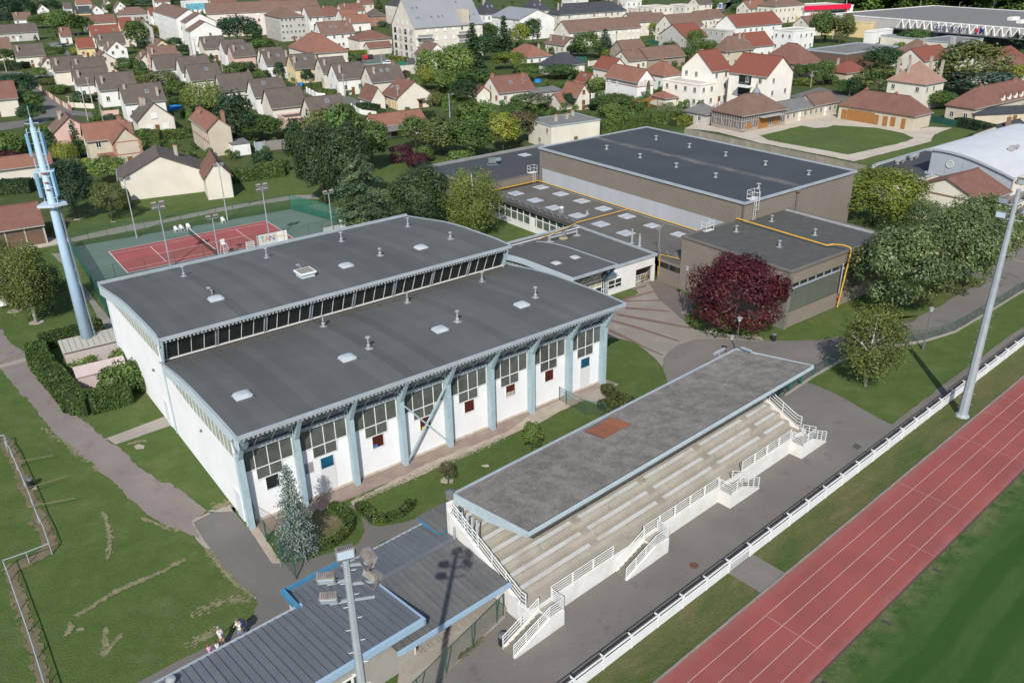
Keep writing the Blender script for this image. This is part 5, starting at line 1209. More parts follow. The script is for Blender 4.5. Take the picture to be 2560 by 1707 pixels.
E(T1,522,1078,846,'bg','cr','cream house with red shutters','red shuttered house',style='bg',sky=[(.55,.35)],chim=[(.98,.55,.1)])
E(T1,268,1098,520,'bg','pk','flat roofed extension with pink awning',None,ridge='flat',he=3.0,d=5.5,chim=[],name='extension',cat='extension')
def bung(t,w,d):
    MB().box(w * .55,w * .55 + 2.0,-1.2,0,2.2,2.4).build('porch_roof',ROOF['rb'],t); MB().box(w * .6,w * .6 + 1.1,-.03,.0,.05,2.1).build('door',m_brownwd,t)
    for v in (1.0,2.6,4.6): MB().box(-.05,0,v,v + .8,.2,2.0).build('yellow_shutter',M('shutter_yellow',(.62,.42,.08)),t)
H(T1(1298,900),T1(1615,0)[0],3.2,9.5,3.6,'y','rb','cr','cream bungalow with broad gable and red brown roof','broad gabled bungalow',skip=1.1,extra=bung,sky=[(.2,.4),(.2,.8)],chim=[(.5,.35,.3)],attic=False,door=False)
H(T1(1057,916),T1(1185,0)[0],2.8,8.0,2.8,'y','rb','cr','lower bungalow wing under red brown tiles',None,skip=1.1,attic=False,door=False)
def awn(t,w,d):
    MB().raw([(w * .12,-2.6,2.1),(w * .62,-2.6,2.1),(w * .62,-.05,2.75),(w * .12,-.05,2.75),(w * .12,-2.6,2.05),(w * .62,-2.6,2.05),(w * .62,-.05,2.7),(w * .12,-.05,2.7)],[(0,1,2,3),(7,6,5,4),(0,4,5,1),(1,5,6,2),(2,6,7,3),(3,7,4,0)]).build('porch_roof',ROOF['gr'],t)
    MB().box(w * .3,w * .42,-.05,-.01,.4,1.8).build('door',m_brownwd,t); MB().bar((w * .12,-2.5,0),(w * .12,-2.5,2.1),.12).bar((w * .62,-2.5,0),(w * .62,-2.5,2.1),.12).build('porch_post',m_brownwd,t)
    MB().box(w * .44,w * .5,-2.2,-2.1,.7,1.8).build('red_cloth',M('cloth_red',(.45,.02,.05)),t)
H(T1(1092,1165),T1(1492,0)[0],3.0,6.5,1.9,'x','or','lt','long orange tiled bungalow with grey porch and brick chimney','orange bungalow',skip=1.1,extra=awn,chim=[(.62,.25,.3,1)],door=False,w=12.5)
H(T1(515,492),T1(842,0)[0],5.0,14,5.2,'hip','or','cr','big barn like building with wide orange hipped roof','big orange hipped roof',xl=T1(298,0)[0],skip=.8,hf=.6,door=False)
H(T1(480,440),T1(430,0)[0],4.0,10,3,'hip','br','cr','brown roofed annex',None,w=12,chim=[(.4,.4,.5)],skip=.8,ang=31)
H(T1(600,318),T1(905,0)[0],6.0,9,4.2,'x','br','wh','white block with brown roof and three roof windows','white roof window block',sky=[(.35,.25),(.5,.25),(.85,.3)],chim=[(.98,.4,.8)],skip=.5)
H(T1(948,372),T1(1245,0)[0],4.6,9,2.8,'hip','rb','cr','cream hall with red brown hipped roof','red hipped hall',xl=T1(845,0)[0],skip=.9,door=False)
H(T1(1037,442),T1(1245,0)[0],2.7,5,1.6,'x','rb','lt','low shed with orange brown roof',None,skip=1.1,door=False)
# --- apartments
H(T0(1615,170),T0(1862,0)[0],11.5,13,3.2,'y','br','wh','tall white apartment block with brown gable, rear of three','rear stepped block',xl=T0(1398,0)[0],nf=4,name='apartment_block',cat='apartment block',style='gs',ov=.2,attic=False)
H(T0(1703,212),T0(1945,0)[0],11.0,9,3.2,'y','br','wh','tall white apartment block with brown gable, middle of three',None,nf=4,name='apartment_block',cat='apartment block',style='gs',ov=.2,attic=False,w=12)
H(T0(1742,292),T0(1985,0)[0],9.6,8,3.2,'y','br','wh','tall white apartment block with brown gable, front of three','front stepped block',nf=3,name='apartment_block',cat='apartment block',style='gs',ov=.2,attic=False,w=12)
H(T0(1802,362),T0(2062,0)[0],6.0,11,3.0,'hip','br','wh','white building with brown hipped roof',None,nf=2,xl=T0(1745,0)[0] - 8,skip=.6)
H(T0(1900,128),T1(10,0)[0],10.5,11,4.0,'x','br','pp','long pinkish apartment row with balconies and brown roof','long pinkish row',nf=4,name='apartment_block',cat='apartment block',style='gsb',cols=9,attic=False,ang=20,w=46)
H(T1(215,166),T1(442,0)[0],10.0,12,3.0,'hip','br','gy','grey fronted apartment block with brown hipped roof','grey fronted block',nf=4,xl=T1(76,0)[0],name='apartment_block',cat='apartment block',cols=6)
H(T1(480,158),T1(612,0)[0],8.0,10,4.2,'x','br','wh','white stepped house with brown roof, nearest of its row','white stepped house',nf=3,cols=4)
H(T1(622,150),T1(716,0)[0],6.0,9,3.4,'x','rb','gy','grey terraced house with red brown roof',None,nf=2)
H(T1(440,95),T1(590,0)[0],8.0,10,4.2,'x','br','wh','white stepped house in the middle of its row',None,nf=3)
H(T1(365,60),T1(480,0)[0],8.0,10,4.2,'x','br','wh','white stepped house at the back of its row',None,nf=3)
def grey_apt(t,w,d):
    for i,(u,z) in enumerate(((0.4,2.4),(.4,5.2),(.4,8.0),(17,8.2),(17,5.4))):
        ww = 6.0 if u < 1 else 7.5
        b = MB().box(u,u + ww,-1.7,-.02,z,z + .22).build('balcony',WALL['wh'],t)
        MB().box(u,u + ww,-1.72,-1.66,z + .22,z + 1.1).build('balcony_rail',M('rail_grey',(.24,.24,.25)),b)
    for i in range(4):
        for z in (.5,3.2,6.0,8.7): MB().box(-.06,-.02,d * (.13 + .23 * i),d * (.13 + .23 * i) + 1.9,z,z + 1.9).build('loggia',g_dark if i % 2 else M('loggia_beige',(.36,.32,.27)),t)
    for k in range(3): put('window',win_mesh(.8,1.5,'s'),t,(-.02,d * (.3 + .2 * k),12.0)).rotation_euler = (0,0,-math.pi / 2)
    MB().box(w * .70,w * .70 + 3,.3,5,12.0,16.5).build('roof_box',WALL['be'],t)
H(T1(1455,256),T1(2078,0)[0],11.6,15,9.2,'x','zn','lt','big apartment building with steep light grey metal roof and balconies','grey roofed apartments',nf=4,xl=T1(1247,0)[0],name='apartment_block',cat='apartment block',style='sg',cols=8,extra=grey_apt,sky=[(.08,.15),(.12,.15),(.3,.15),(.40,.15),(.46,.15),(.15,.32),(.09,.32),(.75,.38),(.93,.15)],attic=False)
H(T1(1350,62),T1(1660,0)[0],9.5,11,3.8,'hip','sl','lt','pale block with dark slate roof and white dormers','slate dormer block',nf=3,xl=T1(1185,0)[0],style='s',name='apartment_block',cat='apartment block',chim=[(.2,.3,.4)])
H(T1(1560,518),T1(1730,0)[0],4.6,9,3.6,'y','br','wh','white house with brown roof half hidden by trees','half hidden white house',w=8.5,ang=31)
H(T1(2105,128),T1(2240,0)[0],8,10,5.5,'hip','sl','wh','white house with pointed slate roof and chimneys','pointed slate roof',chim=[(.3,.6,.3),(.4,.6,.3)],sky=[(.3,.2),(.6,.2)],nf=2)
H(T2(70,182),T2(392,0)[0],8.5,10,3.5,'y','zn','wh','white apartment house with pale grey roof and blank gable','pale grey roof block',nf=3,xl=T1(2165,0)[0],name='apartment_block',cat='apartment block',skip=.5,style='sg',attic=False)
H(T2(440,138),T2(1052,0)[0],8.5,12,4.0,'hip','sl','lt','long pale apartment row with black slate roof and white chimneys','slate apartment row',nf=3,xl=T2(322,0)[0],name='apartment_block',cat='apartment block',style='sg',cols=11,chim=[(.05,.4,.5),(.1,.4,.5),(.35,.5,.6),(.85,.5,.6),(.97,.5,.6)])
H(T2(180,100),T2(345,0)[0],8.5,11,5.0,'hip','sl','cr','cream house with dark slate roof and roof windows',None,nf=3,sky=[(.3,.2),(.6,.2)],chim=[(.5,.5,.3),(.8,.5,.3)])
H(T2(525,300),T2(958,0)[0],6.2,10.5,3.8,'x','br','cr','long cream terrace with brown roof and blank gable','long cream terrace',nf=2,style='s',cols=9,skip=.3)
H(T2(965,266),T2(1180,0)[0],6.0,10,3.6,'x','br','cr','cream terrace end with brown roof',None,nf=2,style='s',cols=5)
H(T2(1112,208),T2(1425,0)[0],6.0,10,3.4,'x','br','cr','brown roofed terrace in the second row',None,nf=2,style='s')
H(T2(1482,252),T2(1755,0)[0],6.5,11,4.2,'x','br','cr','big cream house with brown roof and two dishes','big cream gable',nf=2,xl=T2(1320,0)[0])
H(T2(1592,346),T2(1790,0)[0],5.5,13,4.0,'x','rd','gy','grey walled building with bright red roof','grey walled red roof',nf=2,xl=T2(1352,0)[0],skip=.6,attic=False,door=False)
H(T2(2062,250),T3(130,0)[0],7.0,13,4.0,'x','rd','wh','white building with broad bright red roof','broad bright red roof',nf=2,xl=T2(1872,0)[0],skip=.5,attic=False,chim=[],sky=[])
H(T2(1960,290),T2(2110,0)[0],5.6,14,0,'flat','wt','gy','grey flat roofed link block',None,nf=2,xl=T2(1757,0)[0])
H(T2(2132,436),T2(2400,0)[0],5.2,13,3.8,'x','rd','wh','white building with bright red roof and row of tall windows','lower bright red roof',nf=1,xl=T2(1942,0)[0],skip=.2,attic=False)
H(T3(235,292),T3(430,0)[0],7.4,9,0,'flat','wt','wh','white flat roofed block beside the red roofs',None,nf=2,ang=35)
H(T2(1960,470),T2(2220,0)[0],5.0,11,4.0,'hip','br','be','house with pale brown hipped roof and tall chimneys','pale brown hipped house',xl=T2(1850,0)[0],chim=[(.75,.4,.8,1),(.62,.4,.8)],sky=[(.8,.3),(.9,.3)])
# --- middle gardens
H(T2(382,612),T2(668,0)[0],2.9,10,3.2,'hip','sl','cr','cream bungalow with black pyramid roof and white dishes','black pyramid roof',xl=T2(247,0)[0],style='s')
H(T2(145,528),T2(360,0)[0],3.0,10,3.2,'hip','or','wh','white bungalow with orange hipped roof and chimney','orange hipped bungalow',xl=T1(2295,0)[0],chim=[(.75,.3,.2)])
H(T2(482,416),T2(598,0)[0],3.6,9,2.4,'y','br','cr','cream house with brown roof, awning and slim chimneys','awning house',xl=T2(308,0)[0],chim=[(.3,.25,.5),(.1,.8,.3)])
H(T1(2232,852),T2(206,0)[0],3.3,9,3.4,'x','rb','cr','cream house with red brown roof and brick chimneys','red brown roofed house',chim=[(.75,.2,.4,1),(.05,.5,.7,1)],sky=[(.45,.25),(.85,.3)],style='gb')
H(T1(2030,865),T1(2110,0)[0],2.8,6,1.6,'y','rb','cr','little garage gable with brown door',None,skip=1.1,w=4)
H(T2(207,856),T2(455,0)[0],2.8,9,.5,'mono','gr','gy','long grey shed with flat sheet roof','flat grey shed',skip=.2,xl=T2(150,0)[0] - 6,door=False)
H(T2(603,884),T2(713,0)[0],3.6,7,2.6,'y','or','cr','small cream house with orange gable and red window','small orange gable',style='b',chim=[(.5,.35,.3,1)],xl=T2(455,0)[0])
H(T2(440,935),T2(470,0)[0],2.2,5,1.6,'x','or','lt','low orange tiled lean-to',None,w=6,skip=1.1,door=False)
H(T2(902,642),T2(1060,0)[0],4.8,9,2.8,'y','rd','cr','cream house with bright red gable roof','bright red gable',xl=T2(748,0)[0],style='sg')
H(T2(690,755),T2(782,0)[0],2.8,6.5,2.0,'y','rd','cr','low wing with red roof and roof window',None,xl=T2(585,0)[0],skip=1.1,sky=[(.3,.5)])
H(T2(1075,560),T2(1250,0)[0],3.4,8,2.6,'x','br','cr','cream house with tan brown roof and red chimney pot','tan roofed house',chim=[(.5,.4,.4,1)],xl=T2(930,0)[0])
H(T2(1022,472),T2(1232,0)[0],3.6,9,3.0,'x','br','st','stone house with brown gable and timber front',None,xl=T2(900,0)[0])
H(T2(1250,545),T2(1590,0)[0],3.4,9,3.0,'x','br','st','long stone barn with dark brown roof','long stone barn',skip=.7)
def halftimber(t,w,d):
    tm = M('timber_red',(.20,.04,.04)); mb = MB()
    for k in range(int(w / .45)): mb.box(k * .45,k * .45 + .10,-.05,0,4.2,5.5)
    for k in range(int(d / .45)): mb.box(-.05,0,k * .45,k * .45 + .10,4.2,5.5)
    mb.box(0,w,-.06,0,4.1,4.25).box(-.06,0,0,d,4.1,4.25); mb.build('timber',tm,t,kind='stuff')
    MB().raw([(1.2,-2.4,2.0),(3.4,-2.4,2.0),(3.4,-.1,2.9),(1.2,-.1,2.9)],[(0,1,2,3)]).build('stair_canopy',ROOF['gr'],t); MB().box(1.4,3.2,-2.2,-.05,0,1.2).build('stair',m_chim,t)
H(T2(1152,752),T2(1302,0)[0],5.6,9.5,2.8,'y','or','wh','white villa with half timbered upper floor and orange roof','half timbered white villa',xl=T2(862,0)[0],extra=halftimber,style='sg',skip=.3)
H(T2(1392,697),T2(1562,0)[0],4.2,9,3.0,'hip','or','wh','white house with orange brown hipped roof','orange brown hipped house',xl=T2(1195,0)[0],chim=[(.7,.7,.6,1)])
H(T2(1405,905),T2(1442,0)[0],2.2,5,1.0,'hip','or','lt','tiny garden shed with red tiled roof',None,xl=T2(1272,0)[0],w=4,skip=1.1,door=False)
H(T2(362,1162),T2(808,0)[0],4.9,10,0,'flat','fl','cr','cream flat roofed house with three roof chimneys','flat roofed cream house',xl=T2(152,0)[0],nf=2,skip=.9,par=.12,chim=[(.3,.45,1.2),(.55,.5,1.0),(.8,.75,1.0)],ang=30)
# --- new white apartments with red roof
def newapt(t,w,d):
    for z in (2.8,5.8):
        b = MB().box(-2.2,0,d * .35,d * .68,z,z + .2).build('balcony',WALL['wh'],t); MB().bar((-2.15,d * .35,z + .7),(-2.15,d * .68,z + .7),.06).bar((-2.15,d * .35,z + 1.1),(-2.15,d * .68,z + 1.1),.06).build('balcony_rail',m_gut,b)
    for v in (.40,.55):
        for z in (.2,3.1,6.1): MB().box(-.06,-.02,d * v,d * v + 2.0,z,z + 2.2).build('loggia',g_dark,t)
H(T3(-4,702),T3(232,0)[0],8.8,20,4.0,'y','rd','cw','new cream apartment house with red roof, narrow gable windows and balconies','new apartments',xl=T2(1995,0)[0],nf=3,name='apartment_block',cat='apartment block',ang=38,cols=2,extra=newapt,skip=.25,attic=False)
H(T2(1837,652),T2(2010,0)[0],8.8,11,4.2,'x','rd','cw','cream apartment wing with wide blank gable and red roof','wide blank gable',xl=T2(1562,0)[0],nf=3,name='apartment_block',cat='apartment block',ang=36,skip=.5,attic=False)
H(T2(1725,786),T2(1872,0)[0],5.8,13,0,'flat','wt','cw','cream flat roofed cube with tall windows','cream flat roofed cube',xl=T2(1388,0)[0],nf=2,name='apartment_block',cat='apartment block',ang=36,skip=.25)
H(T2(1772,1050),T2(1912,0)[0],2.6,8,1.6,'hip','gr','gy','low house with speckled grey roof','speckled grey roof',xl=T2(1585,0)[0],ang=36,style='g')
# --- courtyard
def timber(t,w,d):
    tm = M('timber_grey',(.36,.34,.31),(.28,.26,.24),2,fine=.1); mb = MB()
    for L,f in ((w,0),(d,1)):
        P_ = (lambda a,z: (a,-.03,z)) if f == 0 else (lambda a,z: (-.03,a,z)); n = int(L / .75)
        for k in range(n + 1):
            a = L * k / n; MB().bar(P_(a,.5),P_(a,3.5),.13).build('timber',tm,t)
            if k < n and k % 3 == 1: MB().bar(P_(a,.6),P_(L * (k + 1) / n,2.2),.11).build('timber',tm,t)
        for z in (.55,2.3,3.45): MB().bar(P_(0,z),P_(L,z),.14).build('timber',tm,t)
    MB().box(.02,w,-.12,.0,0,.5).box(-.12,0,0,d,0,.5).build('plinth',WALL['st'],t)
    oak = M('oak_orange',(.33,.16,.05),(.27,.12,.035),2,fine=.15)
    MB().box(w * .38,w * .60,-.14,-.0,.1,2.9).box(w * .72,w * .85,-.14,0,.5,2.2).build('door',oak,t); MB().extrude([(w * .12,.5),(w * .22,.5),(w * .22,1.6),(w * .17,2.1),(w * .12,1.6)],'v',-.12,-.02).build('arched_door',oak,t)
    MB().box(w * .36,w * .84,-1.6,0,2.75,2.9).build('canopy',m_gut,t)
    MB().lathe([(.75,5.9),(.75,7.4),(.95,7.5),(.8,8.0),(.3,8.6),(.08,9.6),(.02,10.4)],(w * .62,d * .5,-.3),10).build('turret',M('turret_lead',(.20,.21,.23),fine=.1),t)
H(T2(2115,1062),T3(165,0)[0],3.7,12,3.4,'hip','br','tm','half timbered barn with oak doors, brown roof and lead turret','half timbered barn',xl=T2(1842,0)[0],ang=33,extra=timber,name='barn',cat='barn',door=False)
H(T3(162,1028),T3(425,0)[0],2.8,6.5,1.6,'x','gr','be','low range with grey roof, brick doors and white windows','low grey roofed range',ang=36,cols=5,skip=0,style='g')
H(T3(428,966),T3(640,0)[0],3.1,7.5,2.0,'x','br','be','gabled range with brown corrugated roof and wide window','gabled brown range',ang=36,xl=T3(255,0)[0],cols=5,skip=0)
def stable(t,w,d):
    oak = MATS['oak_orange']
    for a,b,z0,z1 in ((.05,.12,.1,2.3),(.13,.50,.1,2.5),(.50,.56,.1,2.2),(.62,.68,.1,2.2),(.72,.78,.3,2.3),(.86,.91,.1,2.3)):
        MB().box(-.10,-.0,d * (1 - b),d * (1 - a),z0,z1).build('door',oak,t)
    for k in range(8): MB().bar((-.35,d * (k + .5) / 8,3.1),(0,d * (k + .5) / 8,2.8),.10).build('eave_bracket',m_brownwd,t)
H(T3(1342,1062),T3(1500,0)[0],3.3,19,3.2,'hip','rb','be','long stable with red brown hipped roof and boarded oak doors','long stable',xl=T3(657,0)[0],ang=36,extra=stable,name='stable',cat='stable',skip=1.1,door=False,chim=[(.6,.4,.3,1),(.6,.8,.3,1)])
def dormers(t,w,d):
    for k in range(6):
        u = w * (.42 + .095 * k); MB().extrude([(u - .6,4.0),(u + .6,4.0),(u + .6,5.0),(u,5.8),(u - .6,5.0)],'v',-.05,2.0).build('dormer',WALL['wh'],t); MB().raw([(u - .75,-.2,4.9),(u,-.2,5.9),(u,2.6,5.9),(u - .75,2.6,4.9),(u + .75,-.2,4.9),(u + .75,2.6,4.9)],[(0,1,2,3),(1,4,5,2)]).build('dormer_roof',ROOF['rb'],t)
H(T3(1895,992),T3(2560,0)[0],4.0,8,3.4,'hip','rb','be','long house with mottled red brown roof and row of white dormers','white dormer house',xl=T3(1642,0)[0],ang=35,extra=dormers,chim=[(.75,.45,.6,1),(.25,.5,.3,1)],hf=.75,w=30)
H(T3(1905,1055),T3(2420,0)[0],2.6,4,.8,'mono','sl','be','low stone annex with dark roof and wooden gate','low stone annex',ang=8,w=20,skip=.6)
H(T3(1440,772),T3(1622,0)[0],6.5,14,4.2,'hip','pk','cr','old mansion with pale tiled roof and four tall chimneys','old mansion',xl=T3(1105,0)[0],ang=36,chim=[(.12,.85,1.0),(.2,.6,1.0),(.8,.35,1.2),(.97,.12,.3)],nf=2)
H(T3(718,672),T3(905,0)[0],3.4,9,2.4,'hip','rd','be','small house with fresh orange red hipped roof','fresh red hipped house',xl=T3(542,0)[0],ang=33,chim=[(.25,.75,.8)])
H(T3(286,592),T3(492,0)[0],4.2,15,5.0,'hip','rb','st','old barn with tall dark brown hipped roof','tall brown hipped barn',xl=T3(-70,0)[0],ang=35,name='barn',cat='barn',door=False,skip=.7)
H(T3(722,502),T3(1192,0)[0],5.0,24,0,'flat','fl','wd','warehouse with grey curved flat roof and wooden walls','grey flat warehouse',xl=T3(352,0)[0],ang=36,name='warehouse',cat='warehouse',door=False)
H(T3(1385,498),T3(1530,0)[0],4.5,9,3.6,'hip','br','lt','house with brown hipped roof behind the mansion','brown hipped house',ang=36,w=11,chim=[(.6,.3,.5)])
H(T3(1430,560),T3(1660,0)[0],4.5,9,3.0,'x','rd','lt','house with plain red roof next to the big chestnut','plain red roof',ang=36,w=16)
H(T3(2090,600),T3(2330,0)[0],4.5,12,3.2,'x','rd','lt','house with long red roof at the right edge','long red roof on the right',ang=36,w=20)
H(T3(2120,660),T3(2420,0)[0],4.0,9,2.8,'x','rb','lt','house with brown red roof in front of the long red roof',None,ang=36,w=18)
H(T3(2270,1290),T3(2420,0)[0],3.5,8,2.2,'x','sl','cr','cream house with slate roof and leaning chimney at right','slate roofed cream house',ang=36,w=9,chim=[(.1,.3,1.6,1)])
# --- far rows along the top edge
far = [('x',T0,560,335,655,'rb','wh',3.4,'low barn like house with brown hipped roof','low brown barn'),('x',T0,-60,312,345,'bg','gy',4.0,'large grey barn at the far left','large grey barn'),('x',T0,130,182,290,'br','wh',3.2,'white house with brown roof among trees',None),
       ('y',T0,340,100,450,'br','wh',4.0,'white gabled house among trees',None),('x',T0,700,122,830,'sl','ye',4.2,'yellow gabled house with slate roof','slate roofed yellow house'),('x',T0,770,215,1065,'rb','cr',4.5,'long house with red brown roof and bay',None),
       ('y',T0,830,110,950,'br','wh',4.2,'white gabled house with grey brown roof',None),('hip',T0,1090,135,1370,'br','gy',4.5,'house with broad brown hipped roof',None),('x',T0,1380,140,1650,'rd','wh',6.0,'white house with plain orange red roof','plain orange roof'),
       ('x',T0,1945,48,2180,'rb','wh',5.0,'house with red brown roof and white dormers',None),('y',T0,950,60,1040,'br','lt',4.0,'small brown gabled house',None),('y',T0,1060,70,1155,'br','wh',4.0,'small white gabled house',None),
       ('x',T0,590,80,660,'bg','wh',4.0,'white house with dark gable',None),('x',T0,700,40,840,'or','lt',4.0,'orange roof',None),('hip',T1,600,130,800,'rb','lt',6.0,'broad house with tall red brown roof',None),('x',T1,790,105,1000,'rb','lt',6.0,'tall house with red brown roof',None),
       ('x',T1,790,162,945,'or','wh',4.5,'white house with light orange roof',None),('x',T1,850,215,1050,'or','wh',4.0,'low white house with orange roof',None),('hip',T1,1052,150,1190,'bg','bk',5.0,'brick house with dark hipped roof','dark hipped brick house'),('x',T1,970,40,1080,'rb','cr',6.5,'cream house with red roof',None),
       ('hip',T1,60,25,240,'br','lt',5.0,'house with flared brown roof',None),('x',T1,500,30,560,'rb','wh',6.0,'white house with red ridge',None),('x',T1,1700,50,1860,'rb','lt',4.0,'low red roofed house',None),('x',T1,1870,40,2000,'rb','lt',4.0,'pale house with red roof',None),
       ('x',T2,1300,152,1395,'br','cr',4.0,'small house with brown roof',None),('x',T2,1450,150,1570,'br','cr',4.0,'low house with brown roof',None),('x',T2,1720,180,1850,'br','cr',4.0,'cream house with brown gable',None),('x',T2,1830,165,1950,'br','cr',4.0,'cream house with pointed gable',None),
       ('x',T2,2180,80,2350,'or','cr',5.5,'house with orange red roof and roof windows',None),('x',T3,380,235,500,'br','lt',4.5,'house with brown roof and arched window',None),('flat',T2,1295,75,1480,'wt','cr',11,'cream apartments with balconies','cream balcony flats'),('flat',T2,1200,90,1300,'wt','cr',9,'cream apartment wing',None),
       ('flat',T2,1590,60,1700,'wt','lt',9,'pale apartment house',None),('flat',T2,1050,20,1190,'wt','wh',9,'white apartment block behind the slate row',None),('flat',T2,560,10,700,'wt','wh',8,'white flat block at the top edge',None),('hip',T3,60,62,335,'br','cr',8.0,'cream apartment house with brown mansard roof','cream mansard house'),
       ('x',T2,1720,40,1840,'bg','cr',6.0,'cream house by the far street',None),('x',T2,930,60,1030,'bg','lt',7.0,'pale house with grey roof',None),('flat',T0,1690,25,1910,'wt','wh',7.0,'white building with turquoise glass front','turquoise glass building'),('x',T0,1420,20,1560,'rb','wh',5,'white house with red brown roof',None)]
for kd,T,x,y,xr,rf,wl,he,desc,ref in far:
    big_ = he > 6.5
    H(T(x,y),T(xr,0)[0],he,9 if not big_ else 11,3.2 if kd != 'flat' else 0,kd,rf,wl,desc,ref,chim=[(.2,.3,.3)] if hsh(x,y) < .6 and kd != 'flat' else [],name='apartment_block' if big_ and kd == 'flat' else 'house',cat='apartment block' if big_ and kd == 'flat' else 'house',nf=None if not big_ else int(he / 2.7))
o_ = HOUSES[-2]; MB().box(.5,14,-.08,-.02,2.5,6.2).build('glass_front',glass('glass_turquoise',(.12,.36,.44),.15),o_)
def slats(t,w,d):
    MB().box(0,w,-.02,0,0,1).build('base',m_gut,t)
# ------------------------------------------------------------------ modern school building and the shops
mod = thing('modern_hall','pale metal building with curved barrel roof and one round window','hall',O1,TH1)
bz = [(14.9,8.05),(14.0,8.28),(12.5,8.36),(10.9,8.32),(9.2,8.16),(7.5,7.88),(5.8,7.5),(4.2,7.06),(2.5,6.6),(.7,6.02)]
m_modw = M('metal_panel',(.36,.385,.42),(.33,.355,.39),.5,fine=.03,rough=.5); m_modr = M('metal_roof',(.52,.53,.54),(.47,.48,.49),.4,fine=.04,rough=.5,third=((.40,.40,.40),.6,.66,.8))
MB().extrude([(14.3,0)] + [(v,z - .3) for v,z in bz[1:]] + [(.9,0)],'u',122.6,152).build('wall',WALL['cr'],mod)
for i in range(5):
    a,b = 14.2 - i * 2.65,14.2 - (i + 1) * 2.65
    zt = lambda v: next(za + (zb - za) * (v - va) / (vb - va) for (va,za),(vb,zb) in zip(bz,bz[1:]) if vb <= v <= va) - .3
    MB().extrude([(b + .02,4.1),(a - .02,4.1),(a - .02,zt(a)),(b + .02,zt(b))],'u',122.45,122.6).build('wall_panel',m_modw,mod)
us = vrange(122.1,152,9)
for a,b in zip(us,us[1:]): MB().extrude([(v,z) for v,z in bz] + [(v,z - .14) for v,z in reversed(bz)],'u',a + .02,b - .005).build('roof_sheet',m_modr,mod)
MB().extrude([(v,z - .12) for v,z in bz] + [(v,z - .42) for v,z in reversed(bz)],'u',122.15,122.42).build('roof_edge',m_modw,mod)
MB().lathe([(.62,0),(.62,.12),(.50,.13),(.50,.05)],n=20).build('round_frame',m_modr,mod,loc=(122.44,10.9,6.15),rot=(0,rad(-90),0)); MB().lathe([(.5,0),(.5,.05)],n=20).build('round_window',M('glass_pale_green',(.40,.46,.40),rough=.3),mod,loc=(122.42,10.9,6.15),rot=(0,rad(-90),0))
for u in (124.5,127.5,131): put('window',win_mesh(1.1,1.2,'g'),mod,(u,.88,4.2)); put('window',win_mesh(1.1,1.2,'g'),mod,(u,.88,1.4))
MB().tube([(122.4,.85,0),(122.4,.85,5.6)],.08,8).build('downpipe',m_gut,mod); MB().box(132,133.2,6,6.6,7.7,8.4).box(134,134.6,6,6.4,7.8,8.3).build('roof_unit',m_galv,mod)
annex = thing('school_annex','low cream annex with dark flat roof and rounded left end','annex',O1,TH1)
pl = [(116.9,13.0),(122.3,13.0),(122.3,14.6),(138.2,15.2),(138.2,23.0),(121.6,22.8),(119.6,22.4),(117.8,21.3),(116.2,19.6),(114.6,17.4),(113.2,15.4),(112.6,14.4),(114.6,13.9)]
MB().prism(pl,0,3.95).build('wall',WALL['cr'],annex); cc = Vector((122,18))
def inset(p,k): q = Vector(p); d_ = (cc - q).normalized(); return tuple(q + d_ * k)
MB().prism([inset(p,.35) for p in pl],3.95,4.0).build('roof',m_roofdk,annex)
mb = MB()
for p,q in zip(pl,pl[1:] + pl[:1]): mb.bar((*p,4.1),(*q,4.1),.28,.34)
mb.build('parapet',m_trim,annex)
for p in ((520,520),(720,460)):
    q = L1(ground_at(2160 + p[0] / 5.8725,320 + p[1] / 5.8725,4.0)); MB().tube([(-1.0,0,.55),(1.0,0,.55)],.34,10).tube([(-1.3,0,.55),(-1.0,0,.55)],.22,8).box(-1.0,-.8,-.3,.3,0,.4).box(.8,1.0,-.3,.3,0,.4).box(1.15,1.3,-.4,.4,.2,1.0).build('fan_unit',m_galv,annex,loc=(q.x,q.y,4.0),rot=.1)
REFS += [('round windowed hall',pix(W1(130,8,6))),('school annex',pix(W1(120,18,4)))]
def schoolwin(t,w,d):
    bm = M('trim_brown',(.20,.13,.11),fine=.1)
    MB().box(-.05,0,0,d,4.3,4.55).build('band',bm,t)
    for k in range(11): MB().box(-.06,0,d - (.35 if k % 2 else .5),d,k * .42,k * .42 + .4).build('quoin',bm,t)
    for u in (.3,.5,.75): put('window',win_mesh(.9,1.9,'g'),t,(w * u,-.01,1.6))
H((2160 + 1690 / 5.8725,320 + 1080 / 5.8725),2160 + 2120 / 5.8725,4.6,9.5,2.3,'x','rb','cr','school house with brown trimmed cream gable and red brown roof','school house',ang=36.9,xl=2160 + 690 / 5.8725,skip=1.1,extra=schoolwin,attic=False,door=False,ov=.55)
H((2160 + 2060 / 5.8725,320 + 1165 / 5.8725),2640,3.0,8,0,'flat','fl','lt','flat roofed cream porch beside the school house',None,ang=36.9,w=14,skip=.4,par=.15)
def shop(name,lab,anchor,xr,he,d,ang,wall,ref,xl=None,w=None,roof='wt'):
    return H(anchor,xr,he,d,0,'flat',roof,wall,lab,ref,ang=ang,xl=xl,w=w,bare=True,name=name,cat='shop',door=False,label=lab)
m_shopred = M('sign_red',(.62,.012,.055),fine=.03,rough=.5); m_shopblue = M('sign_navy',(.015,.035,.16),fine=.03)
sh = shop('shop','white discount shop with broad red band along its roof',T3(345,75),T3(785,0)[0],6.5,20,20,'wh','red banded shop')
MB().box(-1,27,-1.2,-.15,5.3,7.4).build('red_band',m_shopred,sh); MB().box(15.5,24.5,-.1,.05,.4,4.6).build('dark_front',g_dark,sh); MB().bar((24.6,-1.0,0),(24.6,-1.0,5.3),.6).build('red_post',m_shopred,sh)
